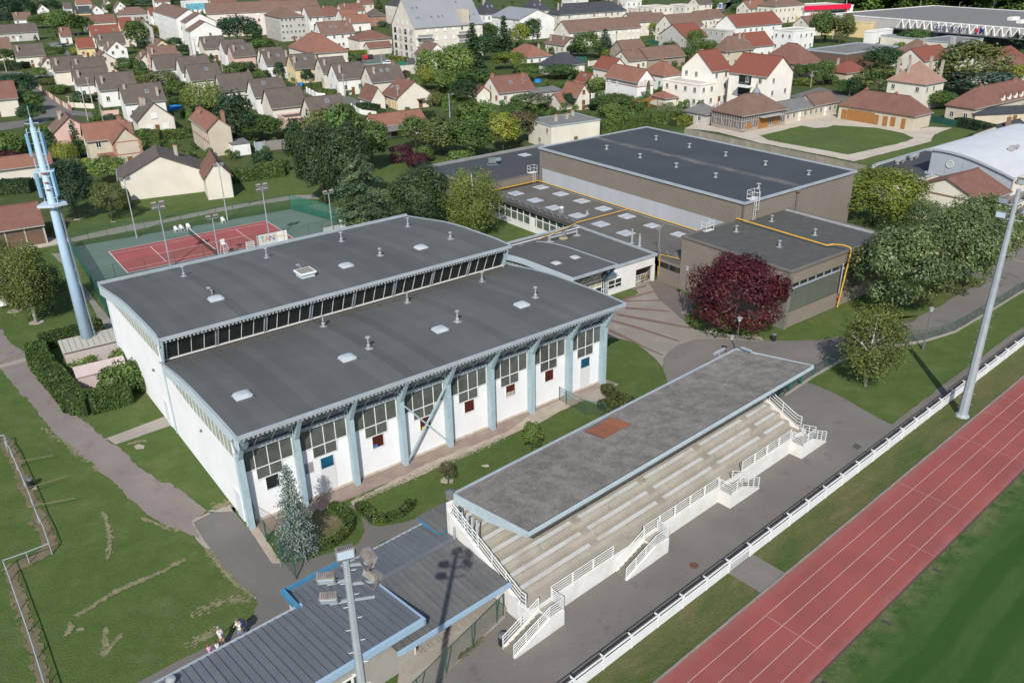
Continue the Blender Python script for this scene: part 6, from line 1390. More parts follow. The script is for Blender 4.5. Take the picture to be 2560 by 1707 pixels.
MB().box(24,24.3,-1,-.7,7.3,9.2).build('flue',m_galv,sh)
flat_text('Happy Cash!',1.9,m_shopred,sh,(7.6,-.12,3.5),(rad(90),0,0),shear=.2)
shop('shop','long yellow warehouse with pale flat roof behind the trees',T3(945,215),T3(1090,0)[0],6.0,70,38,'ye','yellow warehouse',xl=T3(250,0)[0],w=12)
s2 = shop('shop','large supermarket with grey roof and white zigzag trusses along its front',T3(2600,290),T3(2900,0)[0],8.0,95,30,'gy','zigzag supermarket',xl=T3(1175,0)[0],w=70,roof='fl')
d2 = 95
for ch_ in s2.children:
    if ch_.name.startswith('parapet'): ch_.data.materials[0] = WALL['wh']
m_truss = M('truss_white',(.66,.66,.64),fine=.04)
Dm = solve_along(ground_at(*T3(2600,290),8.0),Vector((-math.sin(rad(30)),math.cos(rad(30)),0)),T3(1175,0)[0],.5,140) or 90
n_ = int(Dm / 3.2)
for i in range(n_):
    v = i * 3.2
    MB().bar((-1.2,v,4.9),(-.6,v + 1.6,8.2),.32).bar((-.6,v + 1.6,8.2),(-1.2,v + 3.2,4.9),.32).build('truss_bar',m_truss,s2)
MB().box(-2.4,0,0,Dm,4.6,4.9).build('canopy',m_trimdk,s2); MB().box(-.1,-.02,0,Dm,.1,4.5).build('dark_front',g_dark,s2)
vs_ = Dm * .60
flat_text('Carrefour',3.4,m_shopblue,s2,(-1.5,vs_,6.4),(rad(90),0,rad(-90)))
MB().face([(-1.5,vs_ - 10.6,6.4),(-1.5,vs_ - 11.9,7.7),(-1.5,vs_ - 11.9,5.1)],m_shopred).face([(-1.5,vs_ - 14.2,6.4),(-1.5,vs_ - 12.3,7.9),(-1.5,vs_ - 12.3,4.9)],m_shopblue).build('emblem',None,s2)
for i in range(5): MB().box(8 + 9 * i,13 + 9 * i,12 + (i % 3) * 9,14 + (i % 3) * 9,8.1,9.3).build('roof_unit',WALL['wh'],s2)
s3 = shop('shop','low pale shop row with white end wall in front of the supermarket',T3(1690,400),T3(1975,0)[0],5.0,16,33,'lt','pale shop row',xl=T3(1390,0)[0] - 4,roof='fl')
MB().box(3.5,6.5,-.2,-.05,.3,4.8).build('blue_panel',m_shopblue,s3); MB().box(1.0,3.2,-.12,-.03,.3,4.2).build('window',m_frame,s3); MB().box(-.5,.9,-.6,.6,0,7.2).build('pillar',m_gut,s3)
shop('shop','long pale wall block below the zigzag trusses',T3(1440,275),T3(1730,0)[0],4.2,30,30,'lt',None,xl=T3(1182,0)[0],w=12)
shop('shop','low cream block left of the pale shop row',T3(1590,380),T3(1620,0)[0],4.0,36,33,'lt',None,xl=T3(1038,0)[0],w=5,roof='fl')
shop('shop','white wall block beside the yellow warehouse',T3(955,300),T3(1090,0)[0],5.5,3,38,'wh',None,w=15)
shop('shop','small blue roofed pavilion at the car park',T3(1095,150),T3(1290,0)[0],4.0,8,20,'gy','blue roofed pavilion')
MB().box(-.6,21,-.8,9,4.2,4.9).build('blue_roof',M('roof_blue',(.03,.13,.26),fine=.05),HOUSES[-1])
shop('shop','pale utility building by the car park',T3(915,145),T3(1080,0)[0],3.2,6,20,'lt',None)
# ------------------------------------------------------------------ trees, hedges, shrubs
def leaf_mat(name,var=.28,rough=.55,trans=.28,spec=.35):
    mt = bpy.data.materials.new(name); mt.use_nodes = True; nt = mt.node_tree; bs = nt.nodes['Principled BSDF']
    oi = nt.nodes.new('ShaderNodeObjectInfo'); at = nt.nodes.new('ShaderNodeAttribute'); at.attribute_name = 'tint'
    c = mixc(nt,1.0,oi.outputs['Color'],at.outputs['Color'],'MULTIPLY')
    nt.links.new(c,bs.inputs['Base Color']); setp(bs,rough,0,spec)
    tr = nt.nodes.new('ShaderNodeBsdfTranslucent'); nt.links.new(mixc(nt,1.0,c,(1.15,1.25,.55),'MULTIPLY'),tr.inputs[0])
    mx = nt.nodes.new('ShaderNodeMixShader'); mx.inputs[0].default_value = trans
    nt.links.new(bs.outputs[0],mx.inputs[1]); nt.links.new(tr.outputs[0],mx.inputs[2]); nt.links.new(mx.outputs[0],nt.nodes['Material Output'].inputs[0])
    return mt
LEAF = leaf_mat('leaves')
BARK = M('bark',(.085,.068,.052),(.12,.10,.08),3,fine=.2,stretch=(1,1,.3)); BIRCH = M('birch_bark',(.48,.45,.40),(.16,.14,.12),2.5,.55,.7,fine=.1,stretch=(1,1,2)); STEM = M('bare_stem',(.15,.115,.085),fine=.2)
def leaves_mesh(name,C,N,S,tint,aspect=.62):
    """one small quad per leaf clump: centres C, facing N, half-size S"""
    n = len(C); rnd = RNG.normal(size=(n,3)); N = N / (np.linalg.norm(N,axis=1,keepdims=True) + 1e-9)
    A = np.cross(N,rnd); A /= (np.linalg.norm(A,axis=1,keepdims=True) + 1e-9); B = np.cross(N,A)
    S = np.asarray(S).reshape(-1,1); a,b = A * S,B * S * aspect
    V = np.stack([C - a,C - b * 1.0 + a * .15,C + a,C + b * 1.0 + a * .15],1).reshape(-1,3)
    me = bpy.data.meshes.new(name); me.vertices.add(4 * n); me.vertices.foreach_set('co',V.astype(np.float32).ravel())
    me.loops.add(4 * n); me.loops.foreach_set('vertex_index',np.arange(4 * n,dtype=np.int32))
    me.polygons.add(n); me.polygons.foreach_set('loop_start',np.arange(0,4 * n,4,dtype=np.int32))
    ca = me.color_attributes.new('tint','FLOAT_COLOR','POINT'); t4 = np.ones((n,4),np.float32); t4[:,:3] = tint
    ca.data.foreach_set('color',np.repeat(t4,4,0).ravel())
    me.materials.append(LEAF); me.update(); me.validate()
    return me
def rdir(n):
    v = RNG.normal(size=(n,3)); return v / np.linalg.norm(v,axis=1,keepdims=True)
def tint_of(cl,n,k=.30,warm=.10):
    """each clump of leaves has its own tone, each leaf a little of its own"""
    nc = cl.max() + 1; a = 1 + k * (RNG.random(nc) - .5) * 2; w_ = warm * (RNG.random(nc) - .5) * 2
    b = a[cl] * (1 + .22 * (RNG.random(n) - .5) * 2); r = np.stack([b * (1 + w_[cl]),b,b * (1 - w_[cl])],1); return r
def crown(kind,n,size,fleck=0.0):
    """crown with the tree's height as 1 and its widest radius as 1; size is the half leaf clump relative to the height"""
    P,Nn,cl = [],[],[]
    if kind in ('round','oval','maple','dense','bush','olive','sparse'):
        cz,rz_,nc,rc = {'round': (.60,.40,46,.34),'oval': (.55,.46,44,.32),'maple': (.55,.46,70,.28),'dense': (.54,.46,80,.26),'bush': (.42,.56,34,.36),'olive': (.56,.44,60,.26),'sparse': (.58,.42,40,.24)}[kind]
        d_ = rdir(nc); d_[:,2] = np.where(d_[:,2] < -.55,-d_[:,2],d_[:,2]); f = .50 + .42 * RNG.random(nc) ** .6
        cen = d_ * f[:,None]; rr = rc * (.70 + .6 * RNG.random(nc)); per = np.maximum(4,(n * rr ** 2 / (rr ** 2).sum()).astype(int))
        for i in range(nc):
            q = rdir(per[i]); keep = (q @ d_[i]) > -.55; q = q[keep]; rad_ = rr[i] * (.62 + .45 * RNG.random(len(q)))
            p = cen[i] + q * rad_[:,None]; P.append(p); Nn.append(q * .9 + d_[i] * .5 + np.array([0,0,.35]) + RNG.normal(size=q.shape) * .55); cl.append(np.full(len(q),i))
        P = np.concatenate(P); m_ = np.linalg.norm(P[:,:2],axis=1) > 1.08; P[m_,:2] *= .92
        P = P * np.array([1,1,rz_]) + np.array([0,0,cz]); P[:,2] = np.maximum(P[:,2],.03)
        P[:,2] = np.minimum(P[:,2],1.04)
    elif kind in ('birch','weep'):
        nc = 120; u = RNG.random(nc); z0 = .34 + .62 * u; r0 = (np.sin(np.pi * np.clip((z0 - .22) / .86,0,1)) ** .7) * (.45 + .52 * RNG.random(nc)); th = RNG.random(nc) * 6.283
        for i in range(nc):
            k = n // nc; L = (.10 + .16 * RNG.random()) * (1.5 if kind == 'weep' else 1); t = RNG.random(k)
            p = np.stack([r0[i] * math.cos(th[i]) + .13 * RNG.normal(size=k) * (1 - .3 * t),r0[i] * math.sin(th[i]) + .13 * RNG.normal(size=k),z0[i] - L * t + .03 * RNG.normal(size=k)],1)
            P.append(p); q = np.stack([np.full(k,math.cos(th[i])),np.full(k,math.sin(th[i])),np.full(k,.25)],1) + RNG.normal(size=(k,3)) * .7; Nn.append(q); cl.append(np.full(k,i))
        P = np.concatenate(P); P[:,2] = np.clip(P[:,2],.12,1.02)
    elif kind == 'willow':
        nc = 150; d_ = rdir(nc); d_[:,2] = np.abs(d_[:,2]); 
        for i in range(nc):
            k = n // nc; top = .58 + .40 * d_[i,2]; L = (top - .10) * (.5 + .5 * RNG.random()); t = RNG.random(k); r_ = math.hypot(d_[i,0],d_[i,1]); r_ = .25 + .75 * r_; th = math.atan2(d_[i,1],d_[i,0])
            rr = r_ * (1 + .10 * t); p = np.stack([rr * math.cos(th) + .05 * RNG.normal(size=k),rr * math.sin(th) + .05 * RNG.normal(size=k),top - L * t],1)
            P.append(p); Nn.append(np.stack([np.full(k,math.cos(th)),np.full(k,math.sin(th)),np.full(k,.5)],1) + RNG.normal(size=(k,3)) * .4); cl.append(np.full(k,i))
        P = np.concatenate(P)
    elif kind in ('spruce','ragged'):
        nl = 26 if kind == 'spruce' else 22; i = 0
        for l in range(nl):
            z = .07 + .93 * (l / nl) ** .95; R_ = (1 - z) ** .85 * 1.02 + .02; nb = max(4,int(15 * R_)) if kind == 'spruce' else max(3,int(11 * R_))
            for b in range(nb):
                th = 6.283 * (b + RNG.random()) / nb; Rb = R_ * ((.75 + .35 * RNG.random()) if kind == 'spruce' else (.35 + .75 * RNG.random())); k = max(4,int(n / (nl * 9) * (.4 + R_)))
                t = RNG.random(k) ** .7; w_ = .10 * (1 - .4 * t) * (1.2 if kind == 'spruce' else .8)
                p = np.stack([Rb * t * math.cos(th) + w_ * RNG.normal(size=k),Rb * t * math.sin(th) + w_ * RNG.normal(size=k),z - .07 * t * Rb + .012 * RNG.normal(size=k)],1)
                P.append(p); Nn.append(np.stack([np.full(k,.4 * math.cos(th)),np.full(k,.4 * math.sin(th)),np.full(k,.8)],1) + RNG.normal(size=(k,3)) * .55); cl.append(np.full(k,i)); i += 1
        P = np.concatenate(P)
    elif kind == 'cedar':
        i = 0; nl = 13
        for l in range(nl):
            z = .12 + .86 * l / nl; R_ = (1 - .85 * (l / nl) ** 1.5); nb = max(3,int(9 * R_)); off = RNG.random() * 6.28
            for b in range(nb):
                th = off + 6.283 * b / nb + .3 * RNG.normal(); Rb = R_ * (.55 + .5 * RNG.random()); k = int(n / (nl * 7))
                t = .15 + .85 * RNG.random(k) ** .6; w_ = .17 * t
                p = np.stack([Rb * t * math.cos(th) + w_ * RNG.normal(size=k) * Rb,Rb * t * math.sin(th) + w_ * RNG.normal(size=k) * Rb,z + .035 * RNG.random() - .05 * t * t + .010 * RNG.normal(size=k)],1)
                P.append(p); Nn.append(np.stack([np.full(k,.25 * math.cos(th)),np.full(k,.25 * math.sin(th)),np.full(k,1.0)],1) + RNG.normal(size=(k,3)) * .35); cl.append(np.full(k,i)); i += 1
        P = np.concatenate(P)
    elif kind == 'cypress':
        k = n; z = RNG.random(k); th = RNG.random(k) * 6.283; R_ = np.sin(np.pi * np.clip(z * .88 + .10,0,1)) ** .6 * (.80 + .25 * RNG.random(k))
        P = np.stack([R_ * np.cos(th),R_ * np.sin(th),.02 + .98 * z],1); Nn = [np.stack([np.cos(th),np.sin(th),np.full(k,.4)],1) + RNG.normal(size=(k,3)) * .45]; cl = [(z * 14).astype(int) * 6 + (th).astype(int)]
    Nn = np.concatenate(Nn); cl = np.concatenate(cl)
    n_ = len(P); S = size * (.7 + .6 * RNG.random(n_))
    # leaves are made in the proportions of a real tree (radius about .4 of the height) so they stay round
    tn = tint_of(cl,n_)
    if fleck:
        f = RNG.random(n_) < fleck; tn[f] = tn[f] * np.array([2.1,1.75,2.6])
    return leaves_mesh('crown',P,Nn,S,tn)
class Kind:
    """crown prototypes are built once and shared; R/H is the width the leaves were made for"""
    def __init__(s,kind,n,size,asp,variants=1,fleck=0.0):
        s.asp = asp; s.meshes = []
        for _ in range(variants):
            me = crown(kind,n,size,fleck)
            # square the leaf shape: stretch sideways offsets of every quad by 1/asp so that after scaling leaves are regular
            co = np.empty(len(me.vertices) * 3,np.float32); me.vertices.foreach_get('co',co); co = co.reshape(-1,4,3); c = co.mean(1,keepdims=True); off = co - c; off[:,:,:2] /= asp; co = c + off
            me.vertices.foreach_set('co',co.ravel()); me.update(); s.meshes.append(me)
def trunk_mesh(kind):
    mb = MB(); b = BIRCH if kind == 'birch' else BARK
    top = {'spruce': .98,'ragged': .98,'cedar': .95,'birch': .9,'cypress': .6}.get(kind,.72)
    r0 = .020; pts = [(0,0,0),(.01 * hsh(1),.008,top * .4),(-.012,.006,top * .7),(.004,-.004,top)]
    mb.tube(pts,[r0 * 1.25,r0 * .85,r0 * .6,r0 * .2],7)
    if kind not in ('spruce','ragged','cypress','cedar'):
        for k in range(6):
            t = 6.283 * k / 6 + .5 * hsh(k,4); z = .30 + .07 * k * .8; L = .22 + .08 * hsh(k,5)
            mb.tube([(0,0,z),(L * .5 * math.cos(t),L * .5 * math.sin(t),z + .13),(L * math.cos(t),L * math.sin(t),z + .24)],[r0 * .55,r0 * .35,r0 * .1],5)
    return mb.mesh('trunk',b,True)
TRUNK = {k: trunk_mesh(k) for k in ('round','birch','spruce','ragged','cedar','cypress')}
KF = {'round': Kind('round',4200,.029,.45,4),'oval': Kind('oval',3600,.028,.36,2),'bush': Kind('bush',2400,.060,.75,3),'spruce': Kind('spruce',3800,.023,.28,2),'cypress': Kind('cypress',1600,.024,.16,1),
      'birch': Kind('birch',4000,.021,.36,2),'willow': Kind('willow',4500,.023,.5,1),'sparse': Kind('sparse',2200,.026,.5,2),'ragged': Kind('ragged',2400,.020,.26,1),'dense': Kind('dense',5000,.025,.45,2)}
KN = {'maple': Kind('maple',17000,.0165,.55),'linden': Kind('dense',19000,.0165,.55,2,.22),'birch': Kind('birch',13000,.0115,.33,2),'cedar': Kind('cedar',18000,.0125,.40),'pine': Kind('dense',16000,.0150,.40,2),'weep': Kind('weep',15000,.0108,.34),'spruce': Kind('spruce',9000,.0135,.34),'ragged': Kind('ragged',5000,.011,.30),'oval': Kind('round',7000,.016,.42,2)}
GC = {'mid': (.062,.105,.024),'dark': (.030,.062,.022),'deep': (.022,.050,.024),'light': (.095,.140,.032),'yellow': (.170,.185,.030),'lime': (.115,.150,.024),'olive': (.090,.105,.032),'blue': (.055,.085,.060),'bluegrey': (.130,.165,.150),'purple': (.055,.016,.022),'red': (.062,.010,.016),'pale': (.110,.135,.060),'willow': (.110,.140,.032),'brownish': (.095,.082,.040),'cedar': (.088,.125,.062),'pine': (.036,.058,.024),'linden': (.074,.108,.036),'birch': (.090,.112,.030)}
WORD = {'mid': 'green','dark': 'dark green','deep': 'very dark','light': 'light green','yellow': 'yellow','lime': 'lime green','olive': 'olive green','blue': 'blue green','bluegrey': 'silvery blue','purple': 'purple','red': 'dark red','pale': 'pale','willow': 'yellow green','brownish': 'brownish','cedar': 'grey green','pine': 'dark','linden': 'bright','birch': 'yellowish'}
NOUN = {'round': 'leafy tree','oval': 'oval tree','bush': 'bush','spruce': 'conifer','cypress': 'narrow cypress','birch': 'birch','willow': 'weeping willow','sparse': 'thin crowned tree','ragged': 'ragged conifer','dense': 'dense tree'}
TREES = []
def tree(base,ytop,wpx,kind,col,label=None,near=None,group=None,h=None,trunk=True,tr_kind=None,zoff=0.0):
    """base pixel on the ground, pixel row of the top, crown width in pixels"""
    P = ground_at(*base); H_ = h or height_of(P,ytop); dist = (P - CAM).length; R_ = max(.3,wpx / FPX * dist / 2 * 1.06)
    K = KN[near] if near else KF[kind]; i = len(TREES); me = K.meshes[i % len(K.meshes)]
    nm = {'bush': 'bush','birch': 'birch_tree','willow': 'willow_tree','spruce': 'conifer_tree','ragged': 'conifer_tree','cypress': 'cypress_tree'}.get(kind,'tree')
    mid_ = (base[0],(base[1] + ytop) / 2)
    lab = label or unique(f'{WORD[col]} {NOUN.get(kind, "tree")}',mid_)
    t = thing(nm,lab,'bush' if kind == 'bush' else 'tree',P,0,group)
    c = [x * 1.30 for x in GC[col]]; v = .88 + .24 * hsh(i,77); w_ = .06 * (hsh(i,78) - .5)
    o = put('crown',me,t,(0,0,zoff),rot=6.283 * hsh(i,79),scale=(R_,R_,H_),color=(c[0] * v * (1 + w_),c[1] * v,c[2] * v * (1 - w_)))
    if trunk and kind != 'bush':
        tk = tr_kind or (kind if kind in TRUNK else 'round'); put('trunk',TRUNK[tk],t,rot=6.283 * hsh(i,80),scale=(H_ * .95,H_ * .95,H_ * .98))
    TREES.append(t); return t
def TR(T,bx,by,top,w,kind='round',col='mid',label=None,**k):
    b = T(bx,by); return tree(b,T(0,top)[1],w * .27234,kind,col,label,**k)
# --- near trees, one by one
TR(R2,2035,1470,800,780,'maple','red','large dark red maple in front of the brown clad wing',near='maple')
TR(R3,1150,1330,500,740,'linden','linden','nearest of the three pale flowering lindens by the drive',near='linden',group='flowering lindens by the drive')
TR(R3,1650,1110,330,610,'linden','linden','middle flowering linden between the other two',near='linden',group='flowering lindens by the drive')
TR(R3,1890,930,240,570,'linden','linden','farthest flowering linden beside the parking area',near='linden',group='flowering lindens by the drive')
TR(R3,1400,700,290,330,'round','linden','small pale tree squeezed behind the lindens',near='oval')
TR(R3,960,500,0,740,'maple','lime','lime green maple at the corner of the brown hall',near='maple')
TR(Q3,890,402,-340,500,'birch','birch','birch with white trunk on the lawn right of the grandstand',near='birch')
TR(R1,1000,520,-190,620,'cedar','cedar','grey green cedar with layered branches behind the tennis court',near='cedar',tr_kind='cedar')
TR(R1,1530,500,-40,520,'pine','pine','dark pine between the cedar and the weeping birch',near='pine')
TR(R1,640,310,-440,400,'pine','pine','tall dark pine at the right end of the tennis path',near='pine')
TR(R1,860,330,-430,420,'pine','pine','tall dark pine just left of the cedar top',near='pine')
TR(R1,2000,600,-50,480,'weep','willow','weeping birch with yellow green strands by the white annex',near='weep',tr_kind='birch')
TR(B1,390,350,-440,400,'spruce','bluegrey','silvery blue spruce in front of the white sports hall',near='spruce',tr_kind='spruce')
TR(R0,335,1392,650,380,'birch','birch','birch with long white trunk left of the antenna mast',near='birch')
TR(R0,165,1285,680,330,'birch','olive','birch at the left edge beside the white caravan',near='birch')
TR(R0,480,1270,900,300,'round','dark','low dark tree behind the left birch',near='oval')
TR(R0,30,1120,560,300,'birch','olive','second birch cut by the left edge',near='birch')
TR(R0,705,442,-90,350,'round','deep','very dark round tree at the lawn corner left of the tennis court',near='pine')
TR(R0,1038,465,120,275,'oval','olive','small olive tree on the lawn beside the white gable',near='oval')
TR(Q1,1765,1300,1080,150,'sparse','brownish','twiggy shrub on the grass strip behind the stand roof',h=2.2)
TR(Q2,185,990,755,180,'oval','light','young leafy shrub on the grass strip before the stand roof')
# --- gardens in front
for a in ((T1,640,1640,1010,380,'dense','olive'),(T1,860,1640,985,420,'round','mid'),(T1,1080,1560,1110,300,'round','mid'),(T1,420,1600,1110,245,'oval','dark'),(T1,1470,1370,1080,250,'round','mid'),(T1,1700,1430,1090,380,'round','olive'),(T1,1950,1460,1110,360,'round','mid'),
          (T1,2030,1290,930,360,'round','mid'),(T1,2270,1400,1050,290,'round','yellow'),(T1,1330,1480,1335,210,'bush','purple'),(T1,1480,1530,1410,230,'bush','purple'),(T1,1550,1480,1350,160,'bush','mid'),(T1,1880,1520,1380,240,'bush','light'),(T1,60,1300,1080,360,'round','mid'),(T1,70,1510,1380,170,'bush','dark'),
          (T0,735,1458,1090,210,'ragged','dark'),(T0,470,1410,1190,115,'cypress','dark'),(T0,612,1510,1290,190,'willow','yellow'),(T0,85,1490,1390,180,'bush','purple'),(T0,110,1440,1250,220,'bush','mid'),(T0,370,1260,1150,140,'bush','light'),(T0,660,1590,1460,170,'bush','pale'),(T0,500,1560,1440,120,'bush','mid'),(T0,1010,1680,1440,300,'round','light'),(T0,800,1540,1450,80,'bush','yellow'),
          (T0,2190,1330,840,320,'dense','deep'),(T0,1885,1010,735,320,'willow','willow'),(T0,1500,790,650,240,'round','pale'),(T0,1640,880,750,170,'round','mid'),(T0,1320,790,690,200,'bush','olive'),(T0,1160,690,535,180,'round','mid'),(T0,1275,690,545,62,'cypress','mid'),(T0,1325,695,560,60,'cypress','dark'),(T0,1500,870,790,120,'bush','mid'),
          (T0,190,900,680,270,'round','deep'),(T0,60,880,700,200,'round','dark'),(T0,290,1020,850,200,'round','mid'),(T0,310,1130,960,190,'round','dark'),(T0,550,860,780,150,'bush','mid'),(T0,740,980,840,85,'cypress','dark'),(T0,830,935,865,120,'bush','dark'),(T0,1020,1115,1045,95,'bush','blue'),(T0,1730,510,415,150,'round','dark'),(T0,1610,440,345,120,'round','dark'),
          (T0,375,720,625,125,'round','light'),(T0,70,590,455,130,'round','mid'),(T0,510,540,430,170,'round','mid'),(T0,695,510,440,90,'bush','yellow'),(T0,790,495,335,95,'spruce','blue'),(T0,1275,450,205,200,'oval','mid'),(T0,1410,350,230,130,'oval','yellow'),(T0,2190,400,150,300,'round','deep'),(T0,2330,400,210,150,'round','dark'),(T0,430,780,720,100,'bush','olive'),(T0,1630,980,900,120,'bush','dark'),
          (T0,400,260,130,190,'round','mid'),(T0,530,270,110,210,'round','light'),(T0,650,330,110,220,'round','mid'),(T0,760,320,150,170,'round','mid'),(T0,60,190,-20,260,'round','deep'),(T0,210,150,-10,190,'round','deep'),(T0,20,240,100,140,'round','blue'),(T0,470,130,5,160,'round','dark'),(T0,330,160,20,120,'spruce','dark'),(T0,100,175,90,110,'bush','yellow'),
          (T0,1030,120,40,100,'round','mid'),(T0,1200,60,-10,170,'round','mid'),(T0,1350,60,-10,160,'round','blue'),(T0,1500,40,-30,160,'round','mid'),(T0,1640,40,-10,120,'round','dark'),(T0,940,200,150,120,'bush','mid'),(T0,1560,560,470,90,'bush','dark'),(T0,1900,560,490,150,'bush','dark'),(T0,2180,670,575,170,'bush','mid'),(T0,2290,660,570,130,'bush','dark'),
          (T1,1995,650,205,250,'spruce','dark'),(T1,2280,570,140,230,'spruce','dark'),(T1,2130,450,220,190,'round','mid'),(T1,2100,560,330,240,'round','dark'),(T1,1610,770,455,270,'round','light'),(T1,1850,770,420,300,'round','light'),(T1,1560,830,620,170,'round','yellow'),(T1,1720,860,640,200,'round','light'),(T1,1960,800,630,400,'round','mid'),(T1,1920,950,740,270,'dense','dark'),
          (T1,2180,900,770,140,'bush','dark'),(T1,2290,640,480,220,'round','lime'),(T1,215,730,580,95,'oval','dark'),(T1,60,750,640,140,'bush','mid'),(T1,470,765,630,105,'oval','deep'),(T1,990,875,710,75,'spruce','blue'),(T1,900,590,490,150,'bush','mid'),(T1,1160,250,195,90,'bush','blue'),(T1,1270,215,160,80,'bush','dark'),(T1,1130,130,-20,130,'spruce','pale'),(T1,1700,40,-10,110,'round','mid'),
          (T1,20,400,275,75,'cypress','dark'),(T1,60,440,360,190,'bush','mid'),(T1,360,515,465,110,'bush','light'),(T1,680,560,505,110,'bush','mid'),(T1,1640,980,850,150,'bush','olive'),(T1,1470,850,700,140,'round','light'),(T1,1380,720,650,90,'bush','purple'),(T1,270,60,-10,130,'round','dark'),(T1,1060,1030,955,130,'bush','dark'),(T1,850,870,820,80,'bush','mid'),(T1,330,1060,980,90,'bush','mid'),(T1,2010,640,540,150,'round','mid'),
          (T2,190,430,180,170,'round','dark'),(T2,70,460,225,170,'round','yellow'),(T2,50,690,480,140,'round','lime'),(T2,510,250,165,90,'round','mid'),(T2,680,540,305,260,'round','mid'),(T2,600,520,410,200,'round','dark'),(T2,850,475,265,200,'spruce','blue'),(T2,1000,390,195,120,'spruce','light'),(T2,1295,325,210,120,'round','yellow'),(T2,870,530,460,125,'bush','lime'),
          (T2,1440,560,385,160,'oval','mid'),(T2,1580,585,445,230,'dense','mid'),(T2,1680,510,265,180,'birch','light'),(T2,1810,500,365,140,'birch','light'),(T2,430,720,600,340,'round','mid'),(T2,140,750,610,170,'round','light'),(T2,780,850,715,200,'bush','light'),(T2,180,1010,865,330,'round','pale'),(T2,70,1320,1030,330,'round','brownish'),(T2,20,1120,930,190,'round','mid'),(T2,535,1000,860,160,'round','deep'),
          (T2,900,1020,875,330,'round','mid'),(T2,930,1180,960,300,'round','light'),(T2,1160,1015,890,100,'birch','light'),(T2,1243,968,742,38,'cypress','mid'),(T2,1430,1110,945,240,'sparse','pale'),(T2,1560,1115,1030,150,'bush','mid'),(T2,1100,1130,1030,170,'bush','mid'),(T2,1545,145,35,120,'round','deep'),(T2,1670,105,45,75,'round','deep'),(T2,1800,130,0,160,'round','mid'),(T2,2110,160,45,180,'round','mid'),(T2,2060,70,-20,100,'round','deep'),
          (T2,1160,145,65,80,'bush','deep'),(T2,750,40,-20,120,'round','mid'),(T2,470,40,-20,150,'round','light'),(T2,2250,520,470,80,'bush','mid'),(T2,1920,210,130,90,'bush','pale'),(T2,960,40,-10,90,'round','dark'),(T2,720,1000,950,160,'bush','dark'),(T2,400,470,430,70,'bush','light'),(T2,1230,430,395,60,'bush','light'),(T2,2280,170,100,120,'bush','dark'),
          (T3,480,400,100,190,'round','mid'),(T3,600,400,165,250,'round','olive'),(T3,715,345,135,110,'oval','olive'),(T3,790,340,235,110,'sparse','olive'),(T3,460,170,95,150,'round','olive'),(T3,1120,300,175,150,'round','dark'),(T3,1320,440,270,220,'round','mid'),(T3,1000,350,290,130,'bush','mid'),(T3,1040,660,435,290,'round','dark'),(T3,1270,560,435,200,'round','mid'),(T3,1215,480,390,110,'bush','light'),
          (T3,1830,860,385,520,'dense','olive'),(T3,1950,900,640,480,'round','blue'),(T3,2280,770,605,170,'round','yellow'),(T3,2300,480,300,190,'round','deep'),(T3,2260,590,520,170,'bush','yellow'),(T3,1000,890,615,380,'sparse','olive'),(T3,1010,880,640,300,'sparse','mid'),(T3,1310,920,675,280,'sparse','brownish'),(T3,690,870,735,180,'round','mid'),(T3,790,890,710,140,'round','dark'),(T3,1190,920,780,180,'round','dark'),
          (T3,275,735,595,95,'oval','mid'),(T3,380,730,585,110,'round','mid'),(T3,500,790,555,160,'round','mid'),(T3,590,620,555,60,'oval','mid'),(T3,1550,990,835,280,'round','mid'),(T3,2290,1100,1005,130,'bush','light'),(T3,1500,450,390,90,'sparse','pale'),(T3,780,555,520,70,'bush','mid'),(T3,1700,830,700,200,'round','mid'),(T3,340,780,720,160,'bush','lime'),(T3,560,780,690,140,'bush','mid'),(T3,2000,330,195,90,'sparse','mid'),(T3,1950,1280,1200,160,'bush','light'),(T3,2100,1290,1170,180,'bush','dark')):
    TR(*a)
# --- far woods closing the view: uncountable, one mass each
def wood(name,lab,spots,kinds,hs,col,cat_='wood'):
    V,tn = [],[]
    for i,(x,y) in enumerate(spots):
        me = KF[kinds[i % len(kinds)]].meshes[0]; co = np.empty(len(me.vertices) * 3,np.float32); me.vertices.foreach_get('co',co); co = co.reshape(-1,4,3)
        tc = np.empty(len(me.vertices) * 4,np.float32); me.color_attributes['tint'].data.foreach_get('color',tc); tc = tc.reshape(-1,4,4)
        sel = RNG.random(len(co)) < .30; co,tc = co[sel].copy(),tc[sel,0].copy(); c = co.mean(1,keepdims=True); co = c + (co - c) * 1.55
        h_ = hs * (.75 + .5 * hsh(i,31)); r_ = h_ * (.34 + .16 * hsh(i,32)); th = 6.28 * hsh(i,33); q = np.array([[math.cos(th),math.sin(th),0],[-math.sin(th),math.cos(th),0],[0,0,1]])
        V.append((co * np.array([r_,r_,h_])) @ q + np.array([x,y,0])); k_ = .7 + .6 * hsh(i,34); tc[:,:3] *= k_; tn.append(tc)
    V = np.concatenate(V).reshape(-1,3); tn = np.concatenate(tn); n = len(tn)
    me = bpy.data.meshes.new(name); me.vertices.add(4 * n); me.vertices.foreach_set('co',V.astype(np.float32).ravel()); me.loops.add(4 * n); me.loops.foreach_set('vertex_index',np.arange(4 * n,dtype=np.int32)); me.polygons.add(n); me.polygons.foreach_set('loop_start',np.arange(0,4 * n,4,dtype=np.int32))
    ca = me.color_attributes.new('tint','FLOAT_COLOR','POINT'); ca.data.foreach_set('color',np.repeat(tn,4,0).astype(np.float32).ravel()); me.materials.append(LEAF); me.update()
    o = put(name,me,color=[x * 1.35 for x in GC[col]]); tag(o,lab,cat_,None,'stuff'); return o
    tag(o,lab,'wood',None,'stuff'); return o
spots = []
